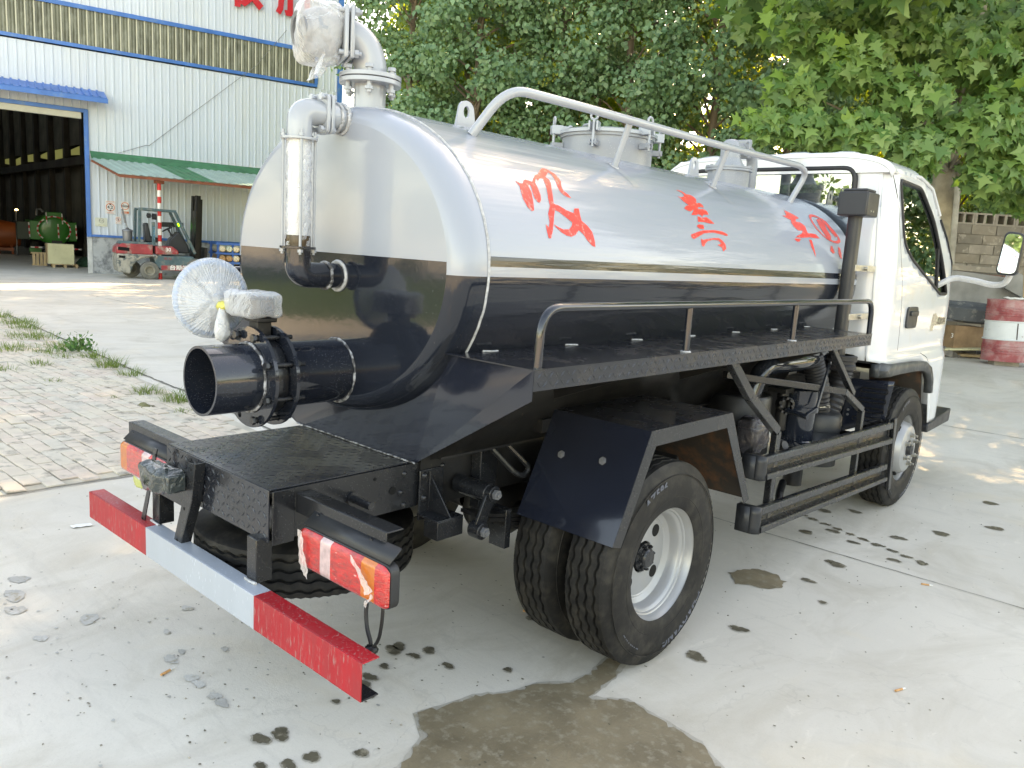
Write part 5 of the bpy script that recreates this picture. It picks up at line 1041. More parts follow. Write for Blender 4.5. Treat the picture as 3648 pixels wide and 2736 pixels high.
for k, (x, y) in enumerate(br_):
    mi_ = rnd.choices([0,1,2], [4,4,3] if x > -5 or y > .2 else [2,3,5])[0]; dz = rnd.uniform(-.0035, .003)+.003; a = rnd.gauss(0, .025); x += rnd.gauss(0, .004); y += rnd.gauss(0, .003)
    if k < 295:
        o = bpy.data.objects.new('brick', bm_[mi_]); COL.objects.link(o); o.parent = pv; o.location = V((x, y, dz+.002))-wloc(pv); o.rotation_euler = (rnd.gauss(0,.012), rnd.gauss(0,.012), a)
    else:
        c, s = math.cos(a), math.sin(a); mb = rest[mi_]; mb.add([(x+vx*c-vy*s, y+vx*s+vy*c, vz+dz+.002) for vx, vy, vz in base[mi_].v], base[mi_].f)
vs = []; fs = []; mi2 = []
for i, mb in enumerate(rest): n = len(vs); vs += mb.v; fs += [tuple(n+k for k in f) for f in mb.f]; mi2 += [i]*len(mb.f)
build('bricks', MB().add(vs, fs), PM, pv, smooth=0, kind='stuff', midx=mi2)
# grass
def leafmat(name, c1, c2, tr, rough=.5, trc=None):
    m = bpy.data.materials.new(name); m.use_nodes = True; nt = m.node_tree; nt.nodes.clear(); L = nt.links.new
    o = N(nt, 'ShaderNodeOutputMaterial'); g = N(nt, 'ShaderNodeNewGeometry'); x = N(nt, 'ShaderNodeMix', data_type='RGBA'); L(g.outputs['Random Per Island'], x.inputs[0]); x.inputs[6].default_value = (*c1, 1); x.inputs[7].default_value = (*c2, 1)
    p = N(nt, 'ShaderNodeBsdfPrincipled'); p.inputs['Roughness'].default_value = rough; p.inputs['Specular IOR Level'].default_value = .45; L(x.outputs[2], p.inputs['Base Color'])
    t = N(nt, 'ShaderNodeBsdfTranslucent'); x2 = N(nt, 'ShaderNodeMix', data_type='RGBA'); L(g.outputs['Random Per Island'], x2.inputs[0]); a, b = trc or (tuple(k*1.6 for k in c1), tuple(k*1.6 for k in c2)); x2.inputs[6].default_value = (*a, 1); x2.inputs[7].default_value = (*b, 1); L(x2.outputs[2], t.inputs[0])
    mx = N(nt, 'ShaderNodeMixShader'); mx.inputs[0].default_value = tr; L(p.outputs[0], mx.inputs[1]); L(t.outputs[0], mx.inputs[2]); L(mx.outputs[0], o.inputs[0]); return m
M['grass'] = leafmat('grass_blades', (.10,.17,.035), (.20,.25,.07), .35)
def tuft(x, y, r, h, n):
    mb = MB()
    for i in range(n):
        a = rnd.uniform(0, 2*PI); q = r*rnd.random()**.7*.5; bx0, by0 = x+q*math.cos(a), y+q*math.sin(a); a2 = a+rnd.gauss(0, .6); L_ = h*rnd.uniform(.5, 1.1); ln = rnd.uniform(.3, 1.3)*L_; w = rnd.uniform(.0022,.0042)
        px, py = -math.sin(a2)*w, math.cos(a2)*w; pts = []
        for t in (0, .4, .75, 1): pts.append((bx0+math.cos(a2)*ln*t**1.6, by0+math.sin(a2)*ln*t**1.6, .004+L_*(t-.45*t*t*ln/L_)))
        vs = []
        for k, p in enumerate(pts): ww = (1, .8, .5, .05)[k]; vs += [(p[0]-px*ww, p[1]-py*ww, p[2]), (p[0]+px*ww, p[1]+py*ww, p[2])]
        mb.add(vs, [(2*k, 2*k+1, 2*k+3, 2*k+2) for k in range(3)])
    return mb
TF = [(-11.76,1.28,.5,.16,120,'grass tuft farthest back on the paving edge, at the left of the photo'),(-10.9,1.25,.7,.14,220,'long grass tuft second from the far end of the paving edge'),(-10.2,1.16,.5,.15,170,'yellowish grass tuft at the paving edge two clumps beyond the leafy weed'),(-9.2,.95,.8,.13,300,'wide spreading grass clump along the paving edge beyond the leafy weed'),(-8.17,.97,.7,.12,240,'grass clump touching the far side of the leafy weed'),(-7.24,.99,.40,.14,110,'grass tuft on the paving edge just nearer than the leafy weed'),(-6.53,.89,.42,.16,190,'thick bright grass tuft on the paving edge halfway between weed and pipe'),(-5.95,.87,.36,.11,100,'low grass tuft on the paving edge, last before the outlet pipe'),(-4.94,.60,.34,.11,130,'grass tuft in the paving joints left of the outlet pipe'),(-4.46,.68,.38,.15,150,'green grass tuft partly behind the open end of the outlet pipe'),(-4.03,.50,.22,.05,50,'sparse flat grass tuft just below the outlet pipe'),(-8.14,.376,.6,.14,150,'straw coloured grass tuft alone on the paving at the left edge of the photo'),(-7.75,.67,.45,.11,110,'yellow green grass tuft between the paving edge and the lone tuft'),(-6.91,.315,.32,.09,90,'small grass tuft alone amid the paving'),(-7.37,.70,.45,.08,80,'short grass tuft behind the small lone one'),(-6.73,-.05,.3,.10,60,'grass sprig at the very left edge on the paving'),(-5.85,.10,.18,.07,24,'tiny sprig in a paving joint'),(-4.88,.29,.14,.04,20,'smallest flattened sprig near the dead leaf'),(-22.3,9.2,.9,.20,200,'grass tuft on the concrete just right of the striped pole')]
for x, y, r, h, n, lb_ in TF:
    o = build('grass_tuft', tuft(x, y, r*.8, h, n), M['grass'], None, smooth=0); tag(o, lb_, 'grass', 'grass tufts on the paving')
wd = thing('leafy_weed', 'leafy green weed standing at the paving edge', 'weed', (-7.69,.98,0))
mb = MB()
for i in range(130):
    p = V((-7.69,.98,.03))+V((rnd.gauss(0,.085), rnd.gauss(0,.085), abs(rnd.gauss(.05,.07)))); n = V((rnd.gauss(0,1), rnd.gauss(-.5,1), rnd.uniform(.2,1))).normalized(); u = n.orthogonal().normalized()*.020; w = n.cross(u)*1.2; mb.add([p-u*.6-w, p+u-w*.2, p+w*1.3, p-u+w*.3], [(0,1,2,3)])
build('leaves', mb, leafmat('weed_leaf', (.045,.13,.03), (.09,.20,.05), .3), wd, smooth=0)
mb = MB()
for i in range(6): mb.tube([(-7.69,.98,0),(-7.69+rnd.gauss(0,.03),.98+rnd.gauss(0,.03),.1),(-7.69+rnd.gauss(0,.07),.98+rnd.gauss(0,.07),.22)], .003, 5)
build('stems', mb, M['grass'], wd)
# ================================================================== the factory building
wt = V((.245187,.969476,0)); wn = V((.969476,-.245187,0)); w0 = V((-26.01733,0,0))
def W(s, z, o=0.0): return tuple(w0+wt*s+wn*o+V((0,0,z)))
def wbox(mb, s0, s1, z0, z1, o0, o1):
    P_ = [W(s,z,o) for o in (o0,o1) for s, z in ((s0,z0),(s1,z0),(s1,z1),(s0,z1))]
    return mb.add(P_, [(0,1,2,3)[::-1],(4,5,6,7),(0,4,7,3)[::-1],(1,5,6,2),(0,1,5,4)[::-1][::-1],(3,7,6,2)][:6])
M['clad'] = mat('white_sheet_cladding', (.545,.615,.685), .4, var=.03, vscale=.8, coord='P', dust=(.54,.59,.62), dscale=1.5, dthr=.62, dsoft=.15, stretch=(1,1,.25))
M['blue'] = mat('blue_trim', (.03,.16,.46), .4, var=.15, vscale=2, coord='P', dust=(.08,.2,.42), dscale=4, dthr=.6)
M['trans'] = mat('grimy_translucent_sheet', (.11,.115,.08), .3, var=.35, vscale=1.5, coord='P', stretch=(1,1,.35), dust=(.22,.23,.18), dscale=6, dthr=.58, dsoft=.12)
FB = thing('factory_building', 'white and blue corrugated steel factory hall with an open doorway at its left', 'building', W(9,0,0))
rib_idx = []
def ribbed(s0, s1, z0, z1, pitch, rw, rh, o=0.0, fine=0):
    """sheet with raised trapezoid ribs at every pitch"""
    pr = []; s = s0
    while s < s1-1e-6:
        pr += [(s, 0), (s+rw*.25, rh), (s+rw*.75, rh), (s+rw, 0)]
        if fine:
            k = 4
            for i in range(1, k): pr.append((s+rw+(pitch-rw)*i/k, fine*(1 if i%2 else 0)))
        else: pr.append((s+rw+(pitch-rw)*.33, .0)); pr.append((s+rw+(pitch-rw)*.36, .004)); pr.append((s+rw+(pitch-rw)*.64,.004)); pr.append((s+rw+(pitch-rw)*.67,.0))
        s += pitch
    pr.append((s1, 0)); vs = []
    for z in (z0, z1): vs += [W(s_, z, o+d) for s_, d in pr]
    n = len(pr); k = 7 if not fine else 7; rib_idx[:] = [1 if fine and i%k in (0,1,2) else 0 for i in range(n-1)]; return MB().add(vs, [(i, i+1, n+i+1, n+i) for i in range(n-1)])
PW = .225*4
def panels(sa, sb, z0, z1, name='cladding_panel', m=None, fine=0, pitch=.225):
    s = sb
    while s > sa+.01:
        a = max(sa, s-pitch*4); build(name, ribbed(a, s, z0, z1, pitch, .045, .028, rnd.uniform(0,.004), fine), m or M['clad'], FB, smooth=0, midx=rib_idx); s = a
panels(7.40, 15.30, 1.20, 6.60); panels(1.0, 7.395, 4.92, 6.60); panels(14.50, 15.30, 6.60, 10.4); panels(1.0, 14.46, 7.86, 10.4)
panels(1.0, 14.40, 6.74, 7.74, 'translucent_sheet', [M['trans'], mat('pale_rib', (.50,.50,.40), .5, var=.1)], .012, .225)
for s0, s1, z0, z1, o0, o1 in ((1.0,14.50,6.64,6.74,-.02,.06),(1.0,14.50,7.74,7.86,-.02,.06),(14.42,14.52,6.74,7.74,.0,.055),(15.24,15.42,0,10.4,-.3,.05),(7.28,7.40,1.12,4.90,-.05,.08),(1.0,7.28,4.80,4.91,-.05,.07),(7.40,15.24,1.13,1.20,0,.06)):
    build('blue_trim', wbox(MB(), s0, s1, z0, z1, o0, o1), M['blue'], FB, smooth=0)
build('dado_wall', wbox(MB(), 7.42, 15.2, 0, 1.13, -.22, .0), mat('stained_render', (.38,.40,.41), .85, var=.2, vscale=1.2, coord='P', bump=.4, bscale=20, dust=(.10,.11,.12), dscale=2.2, dthr=.58, dsoft=.08), FB, smooth=0)
build('door_jamb', wbox(MB(), 7.30, 7.42, 0, 1.12, -.2, .02), mat('pale_jamb', (.48,.49,.48), .7, var=.2), FB, smooth=0)
build('door_track', wbox(MB(), 1.0, 7.22, 4.62, 4.80, -.15, .0), mat('cream_roller_case', (.50,.50,.42), .5, var=.1), FB, smooth=0)
cp_ = build('door_canopy', MB().add([W(1,5.47,.02),W(7.85,5.47,.02),W(7.85,5.20,.75),W(1,5.20,.75)], [(0,1,2,3)][::-1]), M['blue'], FB, smooth=0, solid=.02)
for k in range(34): s = 1.05+.2*k; build('canopy_rib', MB().bar(W(s,5.50,.02), W(s,5.23,.76), .05, .03), M['blue'], cp_, smooth=0)
build('canopy_fascia', wbox(MB(), 1, 7.87, 5.06, 5.19, .73, .76), M['blue'], cp_, smooth=0)
build('roof', MB().add([W(-14,10.4,.3),W(15.6,10.4,.3),W(15.6,12.5,-14),W(-14,12.5,-14),W(15.6,10.4,-34),W(-14,10.4,-34)], [(0,1,2,3),(3,2,4,5)]), M['galv'], FB, smooth=0)
build('end_wall', MB().add([W(15.3,0,-.3),W(15.3,10.4,-.3),W(15.3,12.5,-14),W(15.3,10.4,-34),W(15.3,0,-34)], [(0,1,2,3,4)]), M['clad'], FB, smooth=0, label='end wall of the hall')
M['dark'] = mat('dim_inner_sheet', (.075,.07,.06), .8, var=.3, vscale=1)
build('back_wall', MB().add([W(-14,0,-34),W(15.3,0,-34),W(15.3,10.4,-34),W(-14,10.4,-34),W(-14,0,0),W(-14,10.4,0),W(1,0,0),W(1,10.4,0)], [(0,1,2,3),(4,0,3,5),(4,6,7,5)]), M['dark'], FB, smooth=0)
A_, B_ = V(W(5.0,0,-36)), V(W(9.2,0,-11)); LW = (B_-A_).length; dA = (B_-A_)/LW
def IW(t, z, k=0.0): p = A_+dA*t; return (p.x+wt.x*k, p.y+wt.y*k, z)
for i in range(9):
    t0, t1 = LW*i/9, LW*(i+1)/9
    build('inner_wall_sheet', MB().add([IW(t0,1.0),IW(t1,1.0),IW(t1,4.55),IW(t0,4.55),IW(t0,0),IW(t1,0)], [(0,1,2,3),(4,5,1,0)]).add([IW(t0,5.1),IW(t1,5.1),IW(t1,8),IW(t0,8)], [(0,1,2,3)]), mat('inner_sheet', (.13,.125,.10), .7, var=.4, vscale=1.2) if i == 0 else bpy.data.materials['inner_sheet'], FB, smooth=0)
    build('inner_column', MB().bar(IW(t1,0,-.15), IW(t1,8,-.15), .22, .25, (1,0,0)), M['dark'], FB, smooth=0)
    build('inner_window', MB().add([IW(t0+.3,4.58+.1*(i%3),-.02),IW(t1-.3-.5*(i%2),4.62,-.02),IW(t1-.3-.5*(i%2),5.05,-.02),IW(t0+.3,5.05-.12*(i%2),-.02)], [(0,1,2,3)]), mat('glowing_window_pane', (.5,.55,.2), .6, emis=((.42,.50,.22), .04)) if i == 0 else bpy.data.materials['glowing_window_pane'], FB, smooth=0)  # daylight behind the panes is put in as a faint yellow green glow
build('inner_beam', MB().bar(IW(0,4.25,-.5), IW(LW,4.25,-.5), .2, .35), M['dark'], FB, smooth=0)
# red sign characters: only their lower parts are in the photo; the rest is built as the two common characters imply
RL = mat('red_sign_face', (.55,.008,.02), .35, coat=.3)
for grp_, lb_ in ((TR['letters'][:1], 'left red character high on the wall'), (TR['letters'][1:], 'right red character high on the wall')):
    mb = MB()
    for p in grp_:
        p = [(s, z if z < 9.15 else z+.35) for s, z in p]; q = sheet(p, [], .4, lambda u, v: W(u, v, .12)); mb.add(q.v, q.f)
    build('sign_character', mb, RL, FB, smooth=0, solid=.05, label=lb_)
# wall cable
mb = MB(); mb.tube([W(8.2,3.72,.06),W(9.0,4.05,.05),W(9.1,4.06,.05),W(10.6,5.4,.05),W(12.4,7.0,.09),W(13.4,8.3,.09)], .008, 5); build('loose_cable', mb, M['galv'], FB)
# awning with striped pole
AW = thing('awning', 'green and pale corrugated lean-to roof beside the doorway, on a red and white pole', 'awning', W(8.9,0,2.1))
M['green'] = mat('green_flashing', (.02,.16,.07), .5, var=.3, vscale=3, coord='P'); M['gsheet'] = mat('pale_green_sheet', (.26,.37,.33), .45, var=.15, vscale=2, coord='P')
build('flashing', MB().add([W(7.42,3.70,.05),W(16,3.72,.05),W(16,3.48,.45),W(7.42,3.46,.45)], [(0,1,2,3)][::-1]), M['green'], AW, smooth=0, solid=.01)
def aw(s, t): return W(s+.55*t*(1 if s < 8.4 else 1), 3.47-.50*t, .4+1.95*t)
for k in range(8):
    pr = []; s = 7.35+.9*k
    for i in range(25): pr.append((s+.9*i/24, .018*(1 if (i//3)%2 else 0)))
    vs = []
    for t in (0, 1): vs += [tuple(V(aw(a, t))+V((0,0,d))) for a, d in pr]
    n = 25; build('roof_sheet', MB().add(vs, [(i,i+1,n+i+1,n+i) for i in range(n-1)]), M['green'] if k == 2 else M['gsheet'], AW, smooth=0, solid=.004)
build('awning_beam', MB().bar(V(aw(7.4,.97))-V((0,0,.06)), V(aw(14.6,.97))-V((0,0,.06)), .06, .08).bar(V(aw(7.4,.05))-V((0,0,.06)), V(aw(7.4,.97))-V((0,0,.06)), .05, .06), mat('rust_red_steel', (.22,.07,.04), .7, var=.3), AW, smooth=0)
PB = V((-21.73,8.20,0)); M['pr'] = mat('pole_red', (.60,.03,.03), .5, var=.1); M['pw'] = mat('pole_white', (.72,.70,.66), .5, var=.1)
for k in range(15):
    z0, z1 = 2.80*k/15, 2.80*(k+1)/15; build('pole_band', MB().cyl(PB+V((0,0,z0)), PB+V((0,0,z1)), .055, 14), M['pr'] if k%2 == 0 else M['pw'], AW)
build('pole_head', MB().box(PB.x-.08,PB.x+.08,PB.y-.12,PB.y+.12,2.80,2.92), bpy.data.materials['rust_red_steel'], AW, smooth=0)
# wall signs
def wsign(s0, s1, z0, z1, lab, fn):
    t = thing('wall_sign', lab, 'sign', W((s0+s1)/2, (z0+z1)/2, .04), 'notices on the factory wall')
    build('board', wbox(MB(), s0, s1, z0, z1, .035, .042), fn[0], t, smooth=0)
    for k, (nm, q, m) in enumerate(fn[1]): build(nm, q, m, t, smooth=0)
    return t
def wtext(b, sz, s, z, o=.0445, bold=.0): return text_mb(b, sz, lambda u, v: W(s+u, z+v, o), bold=bold)
def wring(s, z, r, w, o=.044): return MB().add([W(s+k*math.cos(a), z+k*math.sin(a), o) for k in (r, r-w) for a in np.linspace(0, 2*PI, 33)[:-1]], [(i, (i+1)%32, 32+(i+1)%32, 32+i) for i in range(32)])
OR = mat('orange_print', (.65,.16,.06), .5); KB = mat('black_sign_print', (.03,.03,.035), .5); SB = mat('pale_sign_board', (.66,.66,.66), .5, var=.06); SBy = mat('yellowed_notice', (.58,.60,.50), .6, var=.1)
wsign(7.80,8.09,1.86,2.26, 'height limit notice reading 4.2 in an orange ring', (SB, [('ring', wring(7.945,2.06,.125,.022), OR), ('number', wtext('4.2', .13, 7.94, 2.06, bold=.004), KB), ('arrow', MB().add([W(7.90,2.165,.0445),W(7.99,2.165,.0445),W(7.945,2.12,.0445)], [(0,1,2)]).add([W(7.90,1.955,.0445),W(7.99,1.955,.0445),W(7.945,2.0,.0445)], [(0,1,2)]), KB), ('caption', wtext('限高标志牌', .045, 7.945, 2.225), OR), ('caption', wtext('限制高度', .045, 7.945, 1.89), OR)]))
wsign(8.25,8.48,1.88,2.27, 'width limit notice with orange ring and caption bar, right of the height limit', (SB, [('ring', wring(8.365,2.13,.115,.020), OR), ('number', wtext('3m', .11, 8.365, 2.13, bold=.003), KB), ('arrow', MB().add([W(8.265,2.17,.0445),W(8.265,2.09,.0445),W(8.305,2.13,.0445)], [(0,1,2)]).add([W(8.465,2.17,.0445),W(8.465,2.09,.0445),W(8.425,2.13,.0445)], [(0,1,2)]), KB), ('caption_bar', wbox(MB(), 8.26,8.47,1.90,1.965,.043,.044), OR), ('caption', wtext('限宽', .045, 8.365, 1.932, .0455), SB)]))
wsign(8.07,8.25,1.56,1.80, 'small prohibition notice under the two limit signs', (SB, [('ring', wring(8.16,1.705,.068,.012), OR), ('bar', MB().add([W(8.115,1.75,.0445),W(8.125,1.757,.0445),W(8.205,1.66,.0445),W(8.195,1.653,.0445)], [(0,1,2,3)]), OR), ('figure', MB().add([W(8.15,1.74,.044),W(8.18,1.73,.044),W(8.17,1.67,.044),W(8.14,1.67,.044)], [(0,1,2,3)]), KB), ('caption', wtext('禁止入内', .035, 8.16, 1.595), OR)]))
wsign(7.51,7.85,1.46,1.72, 'faded yellowish notice with a worn round symbol, nearest the doorway', (SBy, [('ring', wring(7.69,1.63,.07,.008), KB), ('figure', wtext('行人', .06, 7.69, 1.63), KB), ('caption', wtext('请走人行通道', .035, 7.69, 1.50), mat('ochre_print', (.45,.38,.12), .6))]))
# ------------------------------------------------------------------ forklift
FK = thing('forklift', 'old red and teal forklift parked under the awning', 'forklift', W(8.9,0,2.0))
M['teal'] = mat('worn_teal_paint', (.07,.13,.145), .55, var=.3, vscale=3, coord='P', dust=(.20,.19,.16), dscale=6, dthr=.6, dsoft=.08)
M['fred'] = mat('worn_red_paint', (.36,.045,.05), .5, var=.2, vscale=3, coord='P', dust=(.30,.24,.20), dscale=5, dthr=.58, dsoft=.08)
M['cast'] = mat('chipped_counterweight', (.34,.32,.27), .7, var=.3, vscale=4, coord='P', dust=(.10,.12,.12), dscale=7, dthr=.55, dsoft=.06)
def fp(poly, o0, o1):
    """extrude an (s, z) outline between two distances from the wall"""
    n = len(poly); A = sum(poly[i][0]*poly[(i+1)%n][1]-poly[(i+1)%n][0]*poly[i][1] for i in range(n))
    if A < 0: poly = poly[::-1]
    vs = [W(s,z,o0) for s,z in poly]+[W(s,z,o1) for s,z in poly]
    return MB().add(vs, [tuple(range(n-1,-1,-1)), tuple(range(n,2*n))]+[(i,(i+1)%n,n+(i+1)%n,n+i) for i in range(n)])
F0, F1 = 1.35, 2.35
build('counterweight', fp([(7.80,.50),(7.84,.20),(8.15,.14),(8.25,.42),(8.45,.60),(8.75,.66),(8.9,.62),(8.9,.72),(7.82,.72)], F0, F1), M['cast'], FK, bev=.03, label='chipped grey counterweight')
build('rear_hood', fp([(7.80,.72),(7.82,.92),(7.95,1.02),(8.78,1.02),(8.78,.72)], F0+.02, F1-.02), M['fred'], FK, bev=.03)
build('hood_top', fp([(7.90,1.0),(7.95,1.08),(8.75,1.08),(8.78,1.0)], F0+.08, F1-.08), M['teal'], FK, bev=.02)
build('vent_slot', fp([(7.84,.82),(8.14,.80),(8.14,.90),(7.84,.92)], F1-.02, F1-.008), M['hole'], FK, smooth=0); build('vent_slot', fp([(7.86,.60),(8.02,.59),(8.02,.66),(7.86,.67)], F1, F1+.004), M['hole'], FK, smooth=0)
build('chassis', fp([(8.80,.70),(9.90,.72),(10.0,.60),(9.95,.28),(9.0,.28),(8.85,.42)], F0+.05, F1-.03), M['teal'], FK, bev=.02)
build('side_panel', fp([(8.85,.74),(8.85,.98),(9.30,1.0),(9.48,.88),(9.50,.76)], F0+.05, F1-.01), M['fred'], FK, bev=.03)
build('side_number', text_mb('30', .15, lambda u, v: W(9.20+u, .89+v, F1-.008), bold=.004), M['pw'], FK, smooth=0)
build('lower_band', fp([(9.0,.28),(9.0,.42),(9.95,.44),(9.95,.28)], F0+.05, F1+.0), M['fred'], FK, bev=.01)
build('maker_characters', text_mb('台励福', .15, lambda u, v: W(9.50+u*1.25, .36+v, F1+.003), bold=.006), M['pw'], FK, smooth=0)
build('side_small_characters', text_mb('高强', .09, lambda u, v: W(9.18+u*1.3, .62+v, F1-.026)), M['fred'], FK, smooth=0)
def fwheel(s, r, o):
    w = build('wheel', MB().lathe([(0,-.06),(r*.35,-.06),(r*.42,0),(r*.55,.02),(r*.60,.0)], W(s,r,o), wn, 28), mat('dusty_wheel', (.25,.23,.18), .8, var=.2) if 'dusty_wheel' not in bpy.data.materials else bpy.data.materials['dusty_wheel'], FK)
    build('tyre', MB().lathe([(r*.58,-.10),(r*.60,.005),(r*.80,.015),(r*.97,0),(r,-.03),(r,-.17),(r*.95,-.2),(r*.58,-.18)], W(s,r,o), wn, 40), mat('dusty_tyre', (.16,.155,.135), .85, var=.2, bump=.4, bscale=30) if 'dusty_tyre' not in bpy.data.materials else bpy.data.materials['dusty_tyre'], w)
fwheel(8.68, .26, F1+.02); fwheel(10.02, .33, F1+.04); fwheel(8.3, .26, F0+.2); fwheel(10.02,.33,F0+.1)
for o in (F0+.1, F1-.12):
    build('guard_post', MB().bar(W(8.42,1.05,o), W(8.45,2.02,o), .07, .07, (1,0,0)), M['teal'], FK, smooth=0, bev=.01)
    build('guard_post', MB().bar(W(9.42,2.0,o), W(9.98,.80,o), .07, .09, (1,0,0)), M['teal'], FK, smooth=0, bev=.01)
    build('guard_rail', MB().bar(W(8.42,2.04,o), W(9.45,2.03,o), .07, .07), M['teal'], FK, smooth=0, bev=.01)
for k in range(7): s = 8.48+.155*k; build('guard_bar', MB().bar(W(s,2.05,F0+.1), W(s,2.05,F1-.12), .03, .03), M['teal'], FK, smooth=0)
mst = build('mast', MB().bar(W(10.02,.15,F0+.25), W(10.10,2.55,F0+.25), .13, .12, (1,0,0)).bar(W(10.02,.15,F1-.25), W(10.10,2.55,F1-.25), .13, .12, (1,0,0)), M['blackdirty'], FK, smooth=0)
build('inner_mast', MB().bar(W(10.14,.2,F0+.36), W(10.20,2.45,F0+.36), .08, .10, (1,0,0)).bar(W(10.14,.2,F1-.36), W(10.20,2.45,F1-.36), .08, .10, (1,0,0)), M['blackdirty'], mst, smooth=0)
for z in (.5,1.2,1.9,2.5): build('mast_crossbar', MB().bar(W(10.04+.03*z,z,F0+.2), W(10.04+.03*z,z,F1-.2), .05, .10), M['blackdirty'], mst, smooth=0)
for o in (1.7,1.85,2.0): build('lift_cylinder', MB().cyl(W(10.0,.3,o), W(10.06,2.1,o), .035, 12), M['blackdirty'], mst)
build('carriage', fp([(10.24,.2),(10.32,.2),(10.36,1.0),(10.28,1.0)], F0+.2, F1-.2), M['blackdirty'], FK, smooth=0)
for o in (1.6,2.1): build('fork', MB().add([W(10.3,.10,o),W(11.3,.06,o),W(11.3,.06,o+.12),W(10.3,.10,o+.12)], [(0,1,2,3)]), M['blackdirty'], FK, solid=.04, smooth=0)
build('seat', fp([(8.62,1.08),(8.60,1.62),(8.70,1.66),(8.78,1.25),(9.02,1.22),(9.02,1.08)], 1.65, 2.05), M['plasticb'], FK, bev=.04)
build('cowl', fp([(9.25,.98),(9.30,1.20),(9.55,1.45),(9.80,1.05),(9.85,.80),(9.5,.8)], 1.6, 2.1), M['plasticb'], FK, bev=.03)
build('steering_wheel', MB().tube([V(W(9.27,1.50,1.85))+wn*(.16*math.cos(a))+wt*(.14*math.sin(a))+V((0,0,.08*math.sin(a))) for a in np.linspace(0, 2*PI, 25)[:-1]], .015, 6, closed=True), M['plasticb'], FK)
build('steering_column', MB().cyl(W(9.27,1.50,1.85), W(9.50,1.15,1.85), .025, 8), M['plasticb'], FK)
for k in range(4): build('control_lever', MB().cyl(W(9.40+.05*k,1.15,1.70), W(9.34+.07*k,1.62,1.68), .012, 6), M['plasticb'], FK)
build('rear_lamp', MB().lathe([(0,0),(.07,.02),(.07,.12),(0,.14)], W(8.66,1.86,2.0), wt, 16).lathe([(0,0),(.09,.02),(.09,.14),(0,.16)], W(8.80,1.84,2.0), wt, 16), M['plasticb'], FK)
build('exhaust_pipe', MB().cyl(W(8.10,1.6,1.9), W(8.02,2.0,1.9), .02, 8), M['galv'], FK)
o = build('number_column', MB().bar(W(8.80,1.02,F1-.03), W(8.80,1.68,F1-.03), .07, .08, (1,0,0)), M['teal'], FK, smooth=0)
build('blue_digits', text_mb('15966182218', .075, lambda u, v: W(8.80-v, 1.34+u*.95, F1+.012)), mat('blue_print', (.10,.45,.70), .5), o, smooth=0)
ld = build('digital_display', fp(rpoly([(9.10,1.55),(9.85,1.58),(9.85,1.72),(9.12,1.70)], .05), 1.20, 1.26), M['plasticb'], FK, bev=.01)
build('display_digits', text_mb('30', .14, lambda u, v: W(9.66+u, 1.64+v, 1.265), bold=.006), mat('green_led', (.0,.3,.02), .5, emis=((.02,1.0,.04), 2.2)), ld, smooth=0)
pt = thing('metal_pot', 'battered steel pot standing on the forklift hood', 'pot', W(8.16,1.08,1.9))
build('body', MB().lathe([(0,0),(.125,.0),(.130,.02),(.135,.27),(.145,.28),(.145,.30),(.12,.30)], W(8.16,1.08,1.9), (0,0,1), 28), M['galv'], pt); build('lid', MB().lathe([(.15,0),(.14,.03),(.05,.06),(.03,.09),(0,.10)], W(8.16,1.38,1.9), (0,0,1), 28), M['galv'], pt); build('handle', MB().cyl(W(8.16,1.46,1.9), W(8.04,2.02,1.9), .014, 8), M['galv'], pt)
# gas cylinder rack
RK = thing('cylinder_rack', 'blue steel rack holding pale gas cylinders against the wall', 'rack', W(11.3,0,1.3)); M['rblue'] = mat('rack_blue', (.04,.16,.50), .5, var=.2)
for s in (10.80,11.25,11.70,12.15,12.6):
    for o_ in (1.62,.7): build('rack_post', MB().bar(W(s,0,o_), W(s,1.12 if s > 10.9 else 1.2,o_), .06, .06, (1,0,0)), M['rblue'], RK, smooth=0)
for z in (.15,.55,.84,1.14):
    for o_ in (1.65,.7): build('rack_bar', MB().bar(W(10.72,z,o_), W(12.65,z,o_), .05, .06), M['rblue'], RK, smooth=0)
ORD = ['leftmost','second from left','third from left','fourth from left','fifth from left','sixth from left','seventh from left','rightmost']
cm = [mat('cream_cylinder', (.55,.50,.38), .5, var=.2), mat('rusty_cylinder', (.33,.20,.10), .6, var=.3), mat('pale_green_cylinder', (.42,.47,.38), .5, var=.2)]
for r_, z in enumerate((.99,.69,.35)):
    for k in range(8):
        s = 10.92+.215*k; c = [0,2,0,0][k%4] if r_ == 0 else [1,1,0,1][k%4]
        g = build('gas_cylinder', MB().lathe([(0,.02),(.05,0),(.09,.03),(.105,.10),(.105,1.0),(.08,1.1),(0,1.12)], W(s,z,1.75), -wn, 22), cm[c], None)
        tag(g, ('%s gas cylinder, %s in the %s tier of the blue rack' % ({0:'cream',1:'rusty',2:'greenish'}[c], ORD[k], ('top','middle','bottom')[r_])), 'gas cylinder', 'gas cylinders in the blue rack')
